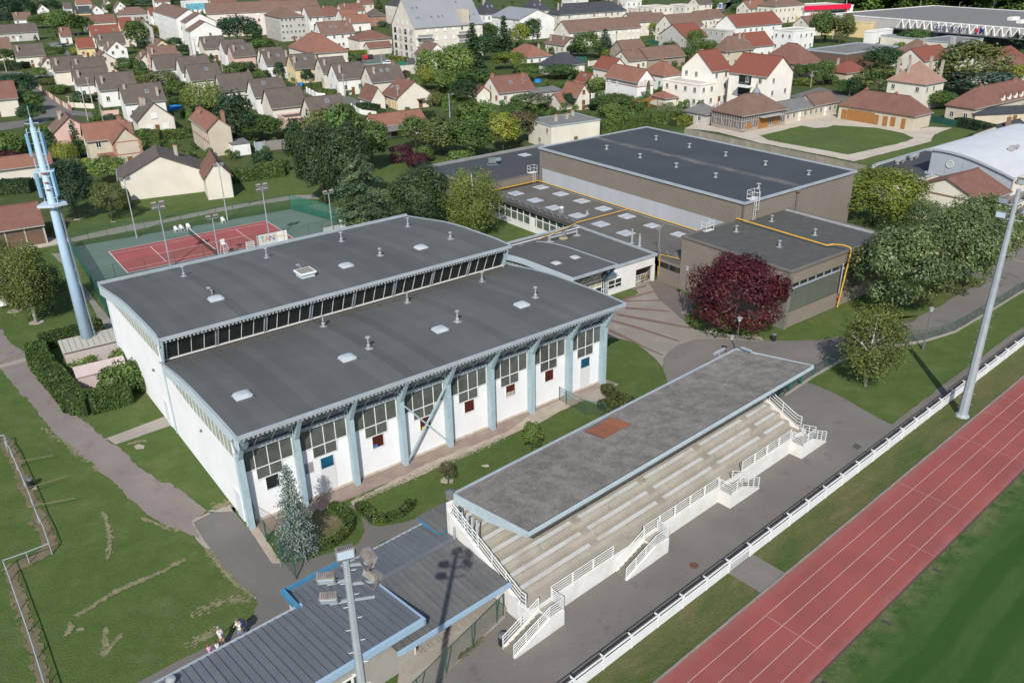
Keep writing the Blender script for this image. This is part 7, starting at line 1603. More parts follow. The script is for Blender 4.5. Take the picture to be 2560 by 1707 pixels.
for i in range(120):
    a = ground_at(T3(760 + 1900 * hsh(i,41),0)[0],22 - 6 * hsh(i,42) + (6 if hsh(i,43) < .3 else 0)); spots.append((a.x,a.y + 10 * hsh(i,44)))
wood('wood','dark wood behind the supermarket and its zigzag trusses',spots,['round','oval','spruce','round'],17,'mid')
spots = []
for i in range(150):
    a = ground_at(-80 + 2150 * hsh(i,51),-2 - 34 * hsh(i,52)); spots.append((a.x,a.y))
wood('wood','mixed far trees closing the view above the rooftops',spots,['round','oval','round','birch'],11,'mid')
# undergrowth that fills the gardens between the houses
spots,foot = [],[]
for t in HOUSES:
    bb = [c.bound_box for c in t.children if c.name.startswith('wall')][0]; foot.append((t.location.copy(),t.rotation_euler.z,max(b[0] for b in bb),max(b[1] for b in bb)))
def free(x,y,mgn=1.0):
    for l,a,w_,d_ in foot:
        dx,dy = x - l.x,y - l.y; u,v = math.cos(a) * dx + math.sin(a) * dy,-math.sin(a) * dx + math.cos(a) * dy
        if -mgn < u < w_ + mgn and -mgn < v < d_ + mgn: return False
    for a0,a1,b0,b1,zz in LEVELS:
        if a1 - a0 < 120 and a0 - .5 < x < a1 + .5 and b0 - .5 < y < b1 + .5: return False
    return True
i = 0
while len(spots) < 900 and i < 6000:
    i += 1; px_,py_ = 2560 * hsh(i,91),6 + 400 * hsh(i,92) ** 1.25
    if px_ > 900 and py_ > 300 - .0 * px_: continue
    if px_ > 1750 and py_ > 210: continue
    q = ground_at(px_,py_)
    if free(q.x,q.y): spots.append((q.x,q.y))
wood('undergrowth','low garden greenery filling the plots between the houses',spots,['bush'],2.1,'mid','shrubbery')
# --- hedges
HM = M('hedge_core',(.022,.038,.012),fine=.3)
def hedge(pts,wd,h,col,label,dens=70,size=.13,loc_px=None):
    """clipped hedge along ground points: dense core and a skin of leaves"""
    P = [Vector(p) for p in pts]; mb = MB(); C,N = [],[]
    for a,b in zip(P,P[1:]):
        d_ = (b - a); L = d_.length; d_.normalize(); nrm = Vector((-d_.y,d_.x,0)); A_,B_ = a - d_ * .15,b + d_ * .15; k = wd / 2 - .06
        vs = [A_ + nrm * k,A_ - nrm * k,B_ - nrm * k,B_ + nrm * k]
        mb.raw([(v.x,v.y,0) for v in vs] + [(v.x,v.y,h - .07) for v in vs],[(0,1,5,4),(1,2,6,5),(2,3,7,6),(3,0,4,7),(4,5,6,7)])
        area = L * (wd + 2 * h); n = int(area * dens)
        for _ in range(n):
            t = RNG.random() * L; s = RNG.random() * (wd + 2 * h); bl = .05 * RNG.normal() + .05 * math.sin(t * 2.1 + s)
            p = a + d_ * t
            if s < h: q,nn = p - nrm * (wd / 2 + bl) + Vector((0,0,s)),-nrm
            elif s < h + wd: q,nn = p + nrm * (s - h - wd / 2) + Vector((0,0,h + bl)),Vector((0,0,1))
            else: q,nn = p + nrm * (wd / 2 + bl) + Vector((0,0,2 * h + wd - s)),nrm
            C.append(q); N.append(nn + Vector(RNG.normal(size=3)) * .5)
    px_ = pix(P[len(P) // 2]); t = thing('hedge',label or unique('clipped green hedge',px_),'hedge',(0,0,0)); 
    mb.build('hedge_core',HM,t)
    C,N = np.array([tuple(c) for c in C]),np.array([tuple(c) for c in N]); cl = ((C[:,0] * 1.3).astype(int) * 7 + (C[:,1] * 1.3).astype(int) * 13) % 97; cl -= cl.min()
    put('hedge_leaves',leaves_mesh('hedge_leaves',C,N,size * (.7 + .6 * RNG.random(len(C))),tint_of(cl,len(C),.22)),t,color=GC[col]); return t
def HG(T,pts,wd,h,col,label=None,**k): return hedge([ground_at(*T(*p)) for p in pts],wd,h,col,label,**k)
HG(B1,[(705,-40),(780,10),(850,70),(865,150),(800,230),(700,300),(590,340)],0.75,.55,'light','curved low clipped hedge around the spruce bed',dens=190,size=.055)
HG(Q1,[(950,1520),(1000,1568),(1080,1640),(1200,1640),(1330,1590),(1400,1530),(1425,1490)],0.75,.55,'light','u shaped low hedge beside the low blue edged roof',dens=190,size=.055)
HG(Q2,[(865,445),(900,500),(980,550),(1090,580)],1.1,.7,'olive','low hedge at the corner lawn behind the stand',dens=110,size=.10)
HG(Q2,[(825,590),(880,620),(960,650)],1.1,.7,'olive','short low hedge hidden by the stand roof',dens=110,size=.10)
Z6 = lambda x,y: (40 + x / 5.2275,780 + y / 5.2275)
HG(Z6,[(350,480),(560,430),(800,370),(1120,260)],1.2,1.7,'mid','hedge behind the ribbed antenna shelter',dens=90,size=.12)
HG(Z6,[(300,560),(330,720),(480,900),(640,1080),(790,1280)],2.0,1.7,'mid','thick hedge between the path and the antenna mast',dens=90,size=.13)
HG(Z6,[(790,1280),(1000,1290),(1250,1220),(1500,1150)],2.0,1.8,'mid','thick hedge in front of the pink cabinet',dens=90,size=.13)
for i,(x,y,tp,w,c,lb) in enumerate(((1560,1010,640,420,'mid','wild shrubs against the white gable wall'),(1350,1050,720,380,'mid','overgrown shrub hiding the pink cabinet'),(1400,720,500,300,'light','young shrubs beside the antenna foot'),(900,700,540,360,'light','weeds growing around the antenna foot'),(1270,560,330,180,'dark','dark shrub between shelter and white hall'))):
    tree(Z6(x,y),Z6(0,tp)[1],w / 5.2275,'bush',c,lb)
HG(T2,[(790,1235),(1100,1185),(1470,1130)],2.6,2.7,'light','long tall clipped hedge behind the brown hall roof',dens=40,size=.2)
HG(T2,[(1480,1160),(1640,1125)],2.0,1.6,'yellow','yellowish hedge beside the concrete panel wall',dens=40,size=.2)
HG(T3,[(1730,1155),(1900,1190),(2100,1240),(2300,1290)],2.4,1.8,'dark','dark hedge along the right edge of the yard',dens=40,size=.2)
HG(R0,[(1130,330),(1200,320)],3.0,2.6,'olive','square clipped hedge at the corner of the white gable',dens=45,size=.18)
HG(R0,[(2130,110),(2350,75),(2600,40)],2.6,2.2,'light','clipped hedge right of the red roofed outbuilding',dens=40,size=.18)
HG(T1,[(20,1610),(150,1590),(280,1560)],2.4,2.0,'light','clipped hedge below the dark oval tree',dens=40,size=.18)
HG(R0,[(-40,215),(120,200),(300,190)],3.0,2.2,'dark','dark hedge in front of the plank barn',dens=40,size=.2)
for T,pts,wd,h,c in ((T0,[(-60,660),(180,640),(330,610)],2.5,2.2,'dark'),(T0,[(1290,1270),(1500,1290),(1760,1255)],2.2,2.0,'light'),(T0,[(1640,1100),(1760,1060),(1990,1010)],1.8,2.0,'dark'),(T0,[(1240,720),(1420,700)],1.6,1.8,'light'),(T0,[(1810,560),(2000,530)],1.8,2.0,'dark'),(T1,[(440,820),(640,800)],1.6,1.5,'light'),(T1,[(560,880),(780,870),(960,850)],1.6,1.5,'light'),(T1,[(950,1020),(1120,1040)],2.2,2.0,'dark'),(T1,[(860,510),(1060,500),(1230,490)],2,1.6,'yellow'),(T1,[(1240,560),(1390,580)],2,1.8,'yellow'),
                      (T1,[(1480,1110),(1640,1090)],1.6,1.8,'dark'),(T1,[(1680,820),(1830,820)],1.6,1.5,'brownish'),(T1,[(1740,960),(1900,950),(2030,960)],1.6,1.5,'light'),(T3,[(220,790),(350,770)],2,1.6,'lime'),(T3,[(1970,345),(2190,340)],3,1.4,'mid'),(T3,[(2150,365),(2330,365)],3,1.2,'dark'),(T2,[(90,640),(250,625)],1.6,1.6,'mid'),(T0,[(220,690),(300,740)],1.6,1.4,'light'),(T2,[(730,880),(860,850)],1.6,1.6,'mid'),(T0,[(1560,1430),(1780,1470)],1.8,1.2,'light')):
    HG(T,pts,wd,h,c,None,dens=22,size=.26)
# ------------------------------------------------------------------ masts, lamps, fences, court furniture, people, cars
def meshmat(name,col,a):
    mt,nt,bs = nodes_of(name); bs.inputs['Base Color'].default_value = (*col,1); setp(bs,.6,0,.2)
    tr = nt.nodes.new('ShaderNodeBsdfTransparent'); mx = nt.nodes.new('ShaderNodeMixShader'); mx.inputs[0].default_value = a
    nt.links.new(tr.outputs[0],mx.inputs[1]); nt.links.new(bs.outputs[0],mx.inputs[2]); nt.links.new(mx.outputs[0],nt.nodes['Material Output'].inputs[0]); return mt
m_wire = meshmat('wire_mesh_green',(.035,.085,.065),.26); m_screen = meshmat('wind_screen_green',(.025,.150,.115),.62); m_net = meshmat('tennis_net',(.03,.03,.03),.45)
m_gpost = M('post_green',(.025,.095,.070),fine=.1,rough=.5); m_black = M('plastic_black',(.022,.023,.025),fine=.1,rough=.5); m_lampg = M('lamp_housing',(.30,.285,.27),(.22,.19,.17),4,fine=.12,rough=.5,metal=.2)
m_lens = M('lamp_lens',(.42,.52,.62),fine=.03,rough=.12,spec=.7); m_mastg = M('mast_steel',(.31,.345,.37),(.26,.295,.32),1.5,fine=.06,rough=.5); m_darkp = M('pole_dark',(.12,.12,.125),fine=.1,rough=.5); m_plastw = M('plastic_white',(.72,.72,.70),fine=.03,rough=.4)
# floodlight head: finned housing, lens, yoke
fl = MB()
fl.raw([(-.34,-.10,-.22),(.34,-.10,-.22),(.34,.22,-.10),(-.34,.22,-.10),(-.34,-.10,.22),(.34,-.10,.22),(.34,.22,.14),(-.34,.22,.14)],[(3,2,1,0),(4,5,6,7),(1,2,6,5),(2,3,7,6),(3,0,4,7)],m_lampg)
for i in range(9): fl.raw([(-.28 + i * .07,-.06,.22),(-.25 + i * .07,-.06,.22),(-.25 + i * .07,.20,.15),(-.28 + i * .07,.20,.15),(-.28 + i * .07,-.06,.27),(-.25 + i * .07,-.06,.27),(-.25 + i * .07,.20,.20),(-.28 + i * .07,.20,.20)],[(4,5,6,7),(0,1,5,4),(1,2,6,5),(2,3,7,6),(3,0,4,7)],m_lampg)
fl.box(-.36,.36,-.13,-.10,-.24,.24,m_lampg).box(-.31,.31,-.145,-.13,-.19,.19,m_lens)
for x in (-.40,.40): fl.bar((x,.05,.0),(x,.12,-.36),.05,.05,m_darkp)
fl.bar((-.40,.12,-.36),(.40,.12,-.36),.05,.05,m_darkp)
FLOOD = fl.mesh('floodlight')
def mast(name,lab,base,h,r0,r1,heads,yaw,rungs=True,mat=None,tiltdown=-.75,scale=1.0):
    t = thing(name,lab,'floodlight mast',base,yaw)
    MB().tube([(0,0,0),(0,0,h)],[r0,r1],8,mat or m_mastg).build('pole',None,t); MB().lathe([(r0 * 1.5,0),(r0 * 1.5,.05),(r0 * 1.2,.3),(r0 * .9,.32)],n=8).build('base',mat or m_mastg,t)
    arms = MB()
    for x,z,yw in heads: arms.bar((0,0,z - .3),(x,0,z - .36),.08)
    arms.bar((min(a[0] for a in heads),0,min(a[1] for a in heads) - .36),(max(a[0] for a in heads),0,min(a[1] for a in heads) - .36),.07).build('cross_arm',mat or m_mastg,t)
    for k_,(x,z,yw) in enumerate(heads): put('floodlight',FLOOD,t,(x,-.12,z),rot=(.08 if k_ == 0 and rungs else .5,0,yw),scale=scale)
    if rungs:
        rg = MB()
        for i in range(int(h / .55)):
            s_ = 1 if i % 2 else -1; z = .8 + i * .55; rr = r0 + (r1 - r0) * z / h
            if z < h - .3: rg.tube([(s_ * rr * .9,0,z),(s_ * (rr + .16),0,z),(s_ * (rr + .20),-.02,z + .07)],.012,4)
        rg.build('climbing_rung',m_galv,t,kind='stuff')
    return t
yaw_ = rad(12)
mast('floodlight_mast','tall grey floodlight mast rising over the changing room roof',(-5.95,23.2,0),20.55,.30,.13,[(.0,20.95,.15),(-.75,19.95,-.1),(-.75,19.05,-.1),(.80,20.6,1.9),(.85,19.75,2.2)],yaw_,scale=.92)
mast('floodlight_mast','tall grey floodlight mast standing between white fence and track',tuple(ground_at(2405,1040)),21.2,.42,.18,[(-.8,19.0,-.2),(-.85,20.2,-.2),(.75,19.6,.9),(.8,20.8,.9),(.1,21.9,.2)],rad(-35),scale=1.1)
# tennis lamps
def tlamp(u,v,lab,h=8.9,four=True):
    t = thing('tennis_lamp',lab,'floodlight mast',WT(u,v),THT + math.pi * (0 if v > 5 else 1),'tennis court floodlights')
    MB().tube([(0,0,0),(0,0,h)],[.11,.06],8).build('pole',m_mastg,t); MB().bar((-.7,0,h - .1),(.7,0,h - .1),.07).build('cross_arm',m_mastg,t)
    for x in (-.5,.5):
        put('floodlight',FLOOD,t,(x,-.1,h + .22),rot=(.62,0,0),scale=.9)
        if four: put('floodlight',FLOOD,t,(x,-.1,h - .45),rot=(.62,0,0),scale=.9)
tlamp(4.95,14.9,'tennis lamp post at the back fence nearest the antenna mast',four=False); tlamp(18.8,14.6,'tennis lamp post at the back fence beside the single white chair',four=False)
tlamp(5.3,-1.5,'tennis lamp post in front of the left half of the court'); tlamp(19.6,-1.5,'tennis lamp post rising beside the sports banner'); tlamp(11.2,-4.4,'short looking tennis lamp post near the umpire chair',6.6,False); tlamp(29.2,-2.2,'tennis lamp post at the right end near the vending box',6.4,False)
# antenna mast
P = ground_at(232,898); am = thing('antenna_mast','tall pale blue antenna mast with panel aerials behind the hedge','antenna mast',P,rad(20))
m_mb = M('mast_blue',(.34,.46,.58),(.30,.42,.54),.6,fine=.03,rough=.45); m_mb2 = M('panel_blue',(.22,.40,.58),fine=.04,rough=.4)
MB().tube([(0,0,0),(0,0,12),(0,0,24.6)],[.62,.46,.25],18).build('pole',m_mb,am,True)
MB().lathe([(.2,24.5),(.12,25.4),(.03,25.6),(.03,26.6)],n=10).bar((-.6,0,25.0),(.6,0,25.0),.06).build('mast_top',m_mb,am)
MB().prism([(-1.3,-.6),(.2,-1.0),(1.35,-.3),(.9,.9),(-.9,.9)],17.0,17.25).build('platform',M('platform_grey',(.40,.48,.55),fine=.05),am)
MB().prism([(-.9,-.4),(.9,-.4),(.9,.5),(-.9,.5)],20.35,20.5).build('platform',MATS['platform_grey'],am)
pn = MB().box(-.16,.16,-.08,.08,0,2.1).box(-.02,.02,.08,.16,.2,.35).box(-.02,.02,.08,.16,1.7,1.85).mesh('panel_aerial',m_mb2)
for z,r in ((22.0,.75),(18.0,.85)):
    for a in (-2.6,-.5,1.6):
        put('panel_aerial',pn,am,(r * math.cos(a),r * math.sin(a),z),rot=a + math.pi / 2,scale=1.15 if z < 20 else 1.0)
gr = MB()
for a in (-2.6,-.5,1.6):
    gr.bar((.62 * math.cos(a),.62 * math.sin(a),17.2),(.62 * math.cos(a),.62 * math.sin(a),24.6),.07)
    for z in vrange(17.8,24.2,6): gr.bar((.2 * math.cos(a),.2 * math.sin(a),z),(.62 * math.cos(a),.62 * math.sin(a),z),.05)
gr.build('aerial_frame',m_mb,am)
ld = MB()
for s_ in (-.16,.16): ld.bar((.80,s_,.3),(.40,s_,24.4),.045)
for i in range(70): ld.bar((.80 - .4 * i / 70,-.16,.6 + i * .34),(.80 - .4 * i / 70,.16,.6 + i * .34),.025)
ld.bar((.86,0,.3),(.46,0,24.4),.09); ld.build('ladder',M('ladder_grey',(.25,.30,.34),fine=.05),am)
for z in (19.3,20.2,18.6): MB().box(-.15,.15,-.45,-.3,z,z + .12).build('red_connector',M('connector_red',(.32,.06,.05)),am)
MB().box(.5,1.1,-.5,.1,0,2.2).build('cable_box',m_mb,am)
# compound: ribbed shelter and pink cabinet
q = ground_at(*Z6(620,508),2.5); shl = thing('antenna_shelter','low pinkish grey shelter with ribbed roof behind the antenna mast','shelter',(q.x,q.y,0),TH1 - .06)
MB().box(0,7.0,0,2.3,0,2.35).build('wall',M('wall_pinkgrey',(.40,.355,.33),fine=.06),shl)
mb = MB().raw([(-.15,-.25,2.30),(7.15,-.25,2.30),(7.15,2.5,2.62),(-.15,2.5,2.62),(-.15,-.25,2.42),(7.15,-.25,2.42),(7.15,2.5,2.74),(-.15,2.5,2.74)],[(3,2,1,0),(4,5,6,7),(0,1,5,4),(1,2,6,5),(2,3,7,6),(3,0,4,7)]); mb.build('roof',M('roof_ribbed',(.36,.345,.30),fine=.08),shl)
for i in range(13): MB().bar((.1 + i * .56,-.2,2.47),(.1 + i * .56,2.45,2.77),.07).build('roof_rib',MATS['roof_ribbed'],shl)
q = ground_at(*Z6(795,855),1.5); cab = thing('pink_cabinet','pale pink equipment cabinet half swallowed by the hedge','cabinet',(q.x,q.y,0),TH1 - .08)
MB().box(0,4.6,0,1.9,0,1.45).build('body',M('cabinet_pink',(.50,.41,.395),(.45,.365,.35),1,fine=.05),cab)
MB().raw([(-.08,-.12,1.45),(4.7,-.12,1.45),(4.7,2.0,1.72),(-.08,2.0,1.72),(-.08,-.12,1.53),(4.7,-.12,1.53),(4.7,2.0,1.80),(-.08,2.0,1.80)],[(3,2,1,0),(4,5,6,7),(0,1,5,4),(1,2,6,5),(2,3,7,6),(3,0,4,7)]).build('lid',MATS['cabinet_pink'],cab)
# ---------------- lamps of the entrance court
def court_lamp(base,h,lab):
    t = thing('lamp_post',lab,'lamp post',base,0,'globe lamps of the entrance court')
    MB().tube([(0,0,0),(0,0,h)],[.07,.045],8).lathe([(.11,0),(.11,.9),(.07,.95)],n=8).build('pole',m_darkp,t)
    MB().lathe([(.12,0),(.16,.08),(.24,.34),(.24,.36)],(0,0,h),12).build('lantern',m_lens,t); MB().lathe([(.30,0),(.30,.05),(.18,.14),(.02,.18)],(0,0,h + .36),12).build('lamp_hood',m_lampg,t)
court_lamp(ground_at(*R2(1578,1300)),5.3,'lamp post left of the red maple near the brown wall'); sheet('lamp_footing',[ground_at(*R2(1578 + a,1300 + b)) for a,b in ((-26,8),(-20,-8),(24,-8),(26,8))],m_conc)
court_lamp(ground_at(1840,880),3.6,'lamp post in front of the red maple'); court_lamp(ground_at(1823,905),2.6,'lamp post just above the back edge of the stand roof'); court_lamp(ground_at(*R3(1420,1640)),4.4,'lamp post beside the lindens at the drive')
# ---------------- fences
def fence(name,lab,pts,h,mat,pmat,r=.035,brace=False,panel='mesh_panel',group=None):
    P = [Vector(p) for p in pts]; t = thing(name,lab,'fence',P[0],0,group); o = P[0]
    pm = MB().tube([(0,0,0),(0,0,h)],r,6).mesh('fence_post',pmat)
    for i,p in enumerate(P):
        put('fence_post',pm,t,p - o)
        if brace and i % 2 == 0 and i + 1 < len(P): MB().bar(p - o + Vector((0,0,h * .75)),(P[i + 1] - o) * .55 + (p - o) * .45 + Vector((0,0,.05)),.04).build('brace',pmat,t)
    for a,b in zip(P,P[1:]):
        a,b = a - o,b - o; MB().face([a + Vector((0,0,.05)),b + Vector((0,0,.05)),b + Vector((0,0,h)),a + Vector((0,0,h))],mat).bar(a + Vector((0,0,h)),b + Vector((0,0,h)),.025,.025,pmat).build(panel,None,t)
    return t
fence('wire_fence','green wire fence curving along the drive above the lawn',[ground_at(*p) for p in (Q3(160,490),Q3(290,400),Q3(420,318),Q3(540,248),Q3(655,180),Q3(790,118),Q3(930,85),R3(1190,1600),R3(1300,1575),R3(1440,1560),R3(1585,1522),R3(1718,1475),R3(1810,1425),R3(1900,1368),R3(1995,1318),R3(2070,1268),R3(2160,1215),R3(2240,1165),R3(2312,1118),R3(2385,1078),R3(2470,1030),R3(2560,985))],1.35,m_wire,m_gpost,brace=True)
kb = [ground_at(*p) for p in (Q3(160,495),Q3(420,323),Q3(655,186),Q3(930,92),R3(1190,1606),R3(1440,1568),R3(1720,1482),R3(1900,1375),R3(2070,1274),R3(2312,1125),R3(2560,990))]
mb = MB()
for a,b in zip(kb,kb[1:]): mb.bar(a + Vector((0,0,.08)),b + Vector((0,0,.08)),.18,.22)
tag(mb.build('fence_kerb',m_conc),kind='structure')
gt = thing('green_gate','open dark green metal gate beyond the stand','gate',ground_at(*Q3(100,520)),0)
g2 = ground_at(*Q3(300,400)) - ground_at(*Q3(100,520))
for k in (0,.45,1.0): MB().bar(g2 * k,g2 * k + Vector((0,0,1.7)),.16).build('gate_post',m_gpost,gt)
for zz in (.12,.9,1.6): MB().bar(g2 * 0 + Vector((0,0,zz)),g2 + Vector((0,0,zz)),.07).build('gate_rail',m_gpost,gt)
fence('wire_fence','green wire fence between changing rooms and asphalt forecourt',[ground_at(*p) for p in (B1(1250,1960),B1(1490,1735),B1(1748,1478),B1(1990,1237),B1(2212,1012),B1(2272,948))],1.85,m_wire,m_gpost,.045)
fence('wire_fence','short green wire fence at the near corner of the white hall',[ground_at(*p) for p in ((638,1306),(668,1354),(706,1404))],1.85,m_wire,m_gpost,.06)
fence('wire_gate','small green gate leaf beside the blue edged roof',[ground_at(*p) for p in ((707,1406),(741,1447))],1.9,m_wire,m_gpost,.05)
fence('wire_fence','low wire fence crossing the strip near the far hall door',[ground_at(*p) for p in (Q2(435,537),Q2(497,577),Q2(667,670),Q2(850,692))],1.5,m_wire,m_gpost,.04)
tb = [WT(-4.05,16.6),WT(-1.4,16.35),WT(1.2,16.15),WT(3.9,15.95),WT(6.5,15.75),WT(9.2,15.55),WT(11.9,15.4),WT(14.6,15.2),WT(17.3,15.05),WT(20,14.85),WT(22.7,14.7),WT(25.4,14.55),WT(29.3,14.3)]
fence('tennis_fence','green wire fence along the back of the tennis court',tb,2.5,m_wire,m_gpost)
fence('tennis_fence','fence with dense green wind screen at the right end of the court',[WT(29.3,14.3),WT(30.0,11.6),WT(30.7,8.9),WT(31.4,6.2),WT(32.1,3.5),WT(32.8,.8),WT(33.4,-1.8),WT(34.0,-4.4)],2.6,m_screen,m_gpost,panel='wind_screen')
fence('tennis_fence','fence with green wind screen at the left end of the court',[WT(-4.05,16.6),WT(-4.15,13.8),WT(-4.25,11),WT(-4.4,8.2),WT(-4.5,5.4),WT(-4.65,2.6),WT(-4.8,-.2),WT(-5.0,-3.0),WT(-5.1,-5.8),WT(-5.25,-8.6),WT(-5.4,-11.4),WT(-5.6,-14.6)],2.5,meshmat('screen_green_dark',(.02,.12,.095),.55),m_gpost,panel='wind_screen')
fence('tennis_fence','green wire fence between tennis court and sports hall',[WT(-4.8,-2.6)] + [WT(-2 + 3.9 * i,-2.6) for i in range(10)],2.5,meshmat('wire_thin',(.035,.085,.065),.12),m_gpost)
# net, banner, score panels, chairs
net = thing('tennis_net','black tennis net with white tape across the red court','net',WT(11.885,-.9),THT)
MB().face([(0,0,.06),(0,12.8,.06),(0,12.8,1.02),(0,6.4,.9),(0,0,1.02)]).build('net_mesh',m_net,net); MB().bar((0,0,1.02),(0,6.4,.9),.05,.09).bar((0,6.4,.9),(0,12.8,1.02),.05,.09).build('net_tape',m_plastw,net)
for v in (0,12.8): MB().tube([(0,v,0),(0,v,1.1)],.05,8).build('net_post',m_gpost,net)
bn = thing('banner','white sports banner with coloured letters on the court fence','banner',WT(17.4,-2.52,.55),THT - .02)
MB().box(0,4.5,-.02,.02,0,1.75).build('cloth',M('banner_white',(.66,.66,.63),fine=.04),bn)
for ch_,x,c in (('T',.85,(.03,.33,.20)),('A',1.5,(.62,.19,.05)),('N',2.2,(.05,.05,.26))): flat_text(ch_,1.15,M('letter_' + ch_.lower(),c,fine=0),bn,(x,-.03,1.0),(rad(90),0,0))
flat_text('Sports',.62,M('letter_yellow',(.60,.42,.08),fine=0),bn,(3.4,-.03,1.12),(rad(90),.12,0),shear=.3)
sc_ = thing('score_panel','small white score panel of flip numbers left of the banner','score panel',WT(15.7,-2.5,.7),THT)
for k in range(3): MB().box(0,1.25,-.02,.02,k * .36,k * .36 + .27,m_plastw).box(.15,1.1,-.03,-.02,k * .36 + .06,k * .36 + .2,M('score_grey',(.30,.30,.31))).build('score_row',None,sc_)
b2 = thing('banner','pale printed board hanging at the right court fence','banner',WT(27.6,-2.5,.4),THT); MB().box(0,2.6,-.02,.02,0,1.0).build('board',M('board_pale',(.50,.50,.49),(.40,.44,.44),4,fine=.2,fscale=12),b2)
vb = thing('ball_machine_box','white box with dark slots behind the right court fence','cabinet',WT(31.4,-1.2),THT + .2); MB().box(-.45,.45,-.3,.3,0,1.7).build('body',m_plastw,vb); MB().box(-.3,-.05,-.32,-.3,.9,1.05).box(-.2,0,-.32,-.3,1.25,1.4).build('slot',m_black,vb)
sct = thing('bench','cream garden bench with red cushion beside the white box','bench',WT(30.0,-1.6),THT); MB().box(-.6,.6,-.25,.25,.35,.45).build('seat',M('bench_cream',(.50,.42,.32)),sct); MB().box(-.6,.6,.2,.3,.45,.95).build('backrest',MATS['bench_cream'],sct); MB().box(-.55,.0,-.25,.2,.45,.55).build('cushion',M('cushion_red',(.36,.06,.05)),sct)
for x in (-.5,.5): MB().box(x - .05,x + .05,-.2,.25,0,.35).build('leg',m_black,sct)
chp = thing('plastic_chair','white plastic chair standing alone at the back fence','chair',WT(17.9,14.0),THT + .1,'white plastic chairs at the court')
MB().box(-.24,.24,-.24,.22,.42,.47).build('seat',m_plastw,chp); MB().raw([(-.25,.2,.47),(.25,.2,.47),(.22,.30,.92),(-.22,.30,.92),(-.25,.24,.47),(.25,.24,.47),(.22,.34,.92),(-.22,.34,.92)],[(0,1,2,3),(7,6,5,4),(0,4,5,1),(2,6,7,3),(1,5,6,2),(3,7,4,0)]).build('backrest',m_plastw,chp)
for x in (-.22,.22):
    for y in (-.22,.22): MB().bar((x,y,.44),(x * 1.2,y * 1.2,0),.05).build('leg',m_plastw,chp)
    MB().bar((x * 1.1,-.22,.66),(x * 1.1,.24,.68),.05).bar((x * 1.1,-.22,.66),(x,-.22,.44),.04).build('armrest',m_plastw,chp)
for (u,v),lb in (((10.6,14.0),'leftmost of three white plastic chairs beside the net'),((11.45,14.15),'middle of three white plastic chairs beside the net'),((12.5,14.2),'rightmost of three white plastic chairs beside the net')):
    c = copy_tree(chp); c.location = WT(u,v); c.rotation_euler = (0,0,THT + .3 * hsh(u)); tag(c,lb)
um = thing('umpire_chair','white high umpire chair beside the near net post','umpire chair',WT(13.0,-1.3),THT + .2)
for x in (-.4,.4):
    for y in (-.55,.45): MB().bar((x * 1.3,y * 1.25,0),(x * .7,y * .4,1.75),.06).build('leg',m_plastw,um)
MB().box(-.32,.32,-.3,.3,1.7,1.78).build('seat',m_plastw,um); MB().box(-.32,.32,.25,.32,1.78,2.35).build('backrest',m_plastw,um)
st_ = MB()
for k in range(5): st_.bar((-.5 + .04 * k,-.6 + .07 * k,.3 + k * .28),(.5 - .04 * k,-.6 + .07 * k,.3 + k * .28),.05)
st_.build('ladder_rung',m_plastw,um,kind='stuff')
# ---------------- small things on the ground
def bin_(base,lab,h=.9):
    t = thing('litter_bin',lab,'litter bin',base,0); MB().lathe([(.20,0),(.25,.05),(.27,h * .78),(.24,h * .8)],n=14).build('body',m_black,t); MB().lathe([(.28,h * .8),(.28,h * .92),(.18,h),(.02,h + .02)],n=14).build('lid',m_darkp,t)
bin_(ground_at(*[1500 + 2040 / 4.704,760 + 432 / 4.704]),'dark litter bin on the lawn near the red maple'); bin_(ground_at(*B1(2262,1212)),'dark litter bin at the foot of the nearest stand stairs'); bin_(ground_at(*Q0(290,1335)),'black litter bin on a pale slab by the pipe rail')
sheet('slab',[ground_at(*Q0(a,b)) for a,b in ((248,1350),(330,1325),(345,1355),(262,1385))],m_conc)
mh = MB().lathe([(.33,0),(.33,.012),(.30,.016),(.29,.012),(.02,.014)],n=20).mesh('manhole_cover',M('iron_rust',(.135,.062,.036),(.10,.055,.038),6,fine=.25,rough=.9))
tag(put('manhole_cover',mh,None,ground_at(*B2(1670,487)) + Vector((0,0,.30))),'rusty round manhole cover in the asphalt before the stand','manhole cover'); bpy.data.objects['manhole_cover'].location.z = .012
sheet('drain_cover',[ground_at(*Q3(a,b)) for a,b in ((768,965),(805,930),(862,962),(822,993))],M('cover_grey',(.075,.07,.068),fine=.2))
# concrete panel wall between hall and yard
A_,B_ = ground_at(*T2(1590,1178),2.0),ground_at(*T3(900,1522),2.0); A_.z = B_.z = 0; L_ = (B_ - A_).length; n_ = int(L_ / 2.05); cw = thing('panel_wall','long grey concrete panel wall between brown hall and yard','wall',A_,math.atan2((B_ - A_).y,(B_ - A_).x))
m_pw = M('panel_concrete',(.285,.255,.205),(.235,.21,.175),.8,.4,.66,.12,5,.95,third=((.15,.135,.115),1.2,.62,.8),tint=True); pm_ = MB().box(.07,L_ / n_ - .07,-.04,.04,0,1.95).box(.07,L_ / n_ - .07,-.06,.06,1.9,2.0).mesh('wall_panel',m_pw); pp = MB().box(-.08,.08,-.09,.09,0,2.08).mesh('wall_post',m_pw)
for i in range(n_):
    k = .88 + .22 * hsh(i,61); put('wall_panel',pm_,cw,(i * L_ / n_,0,0),color=(k,k,k)); put('wall_post',pp,cw,(i * L_ / n_,0,0),color=(.9,.9,.9))
put('wall_post',pp,cw,(L_,0,0),color=(.9,.9,.9))
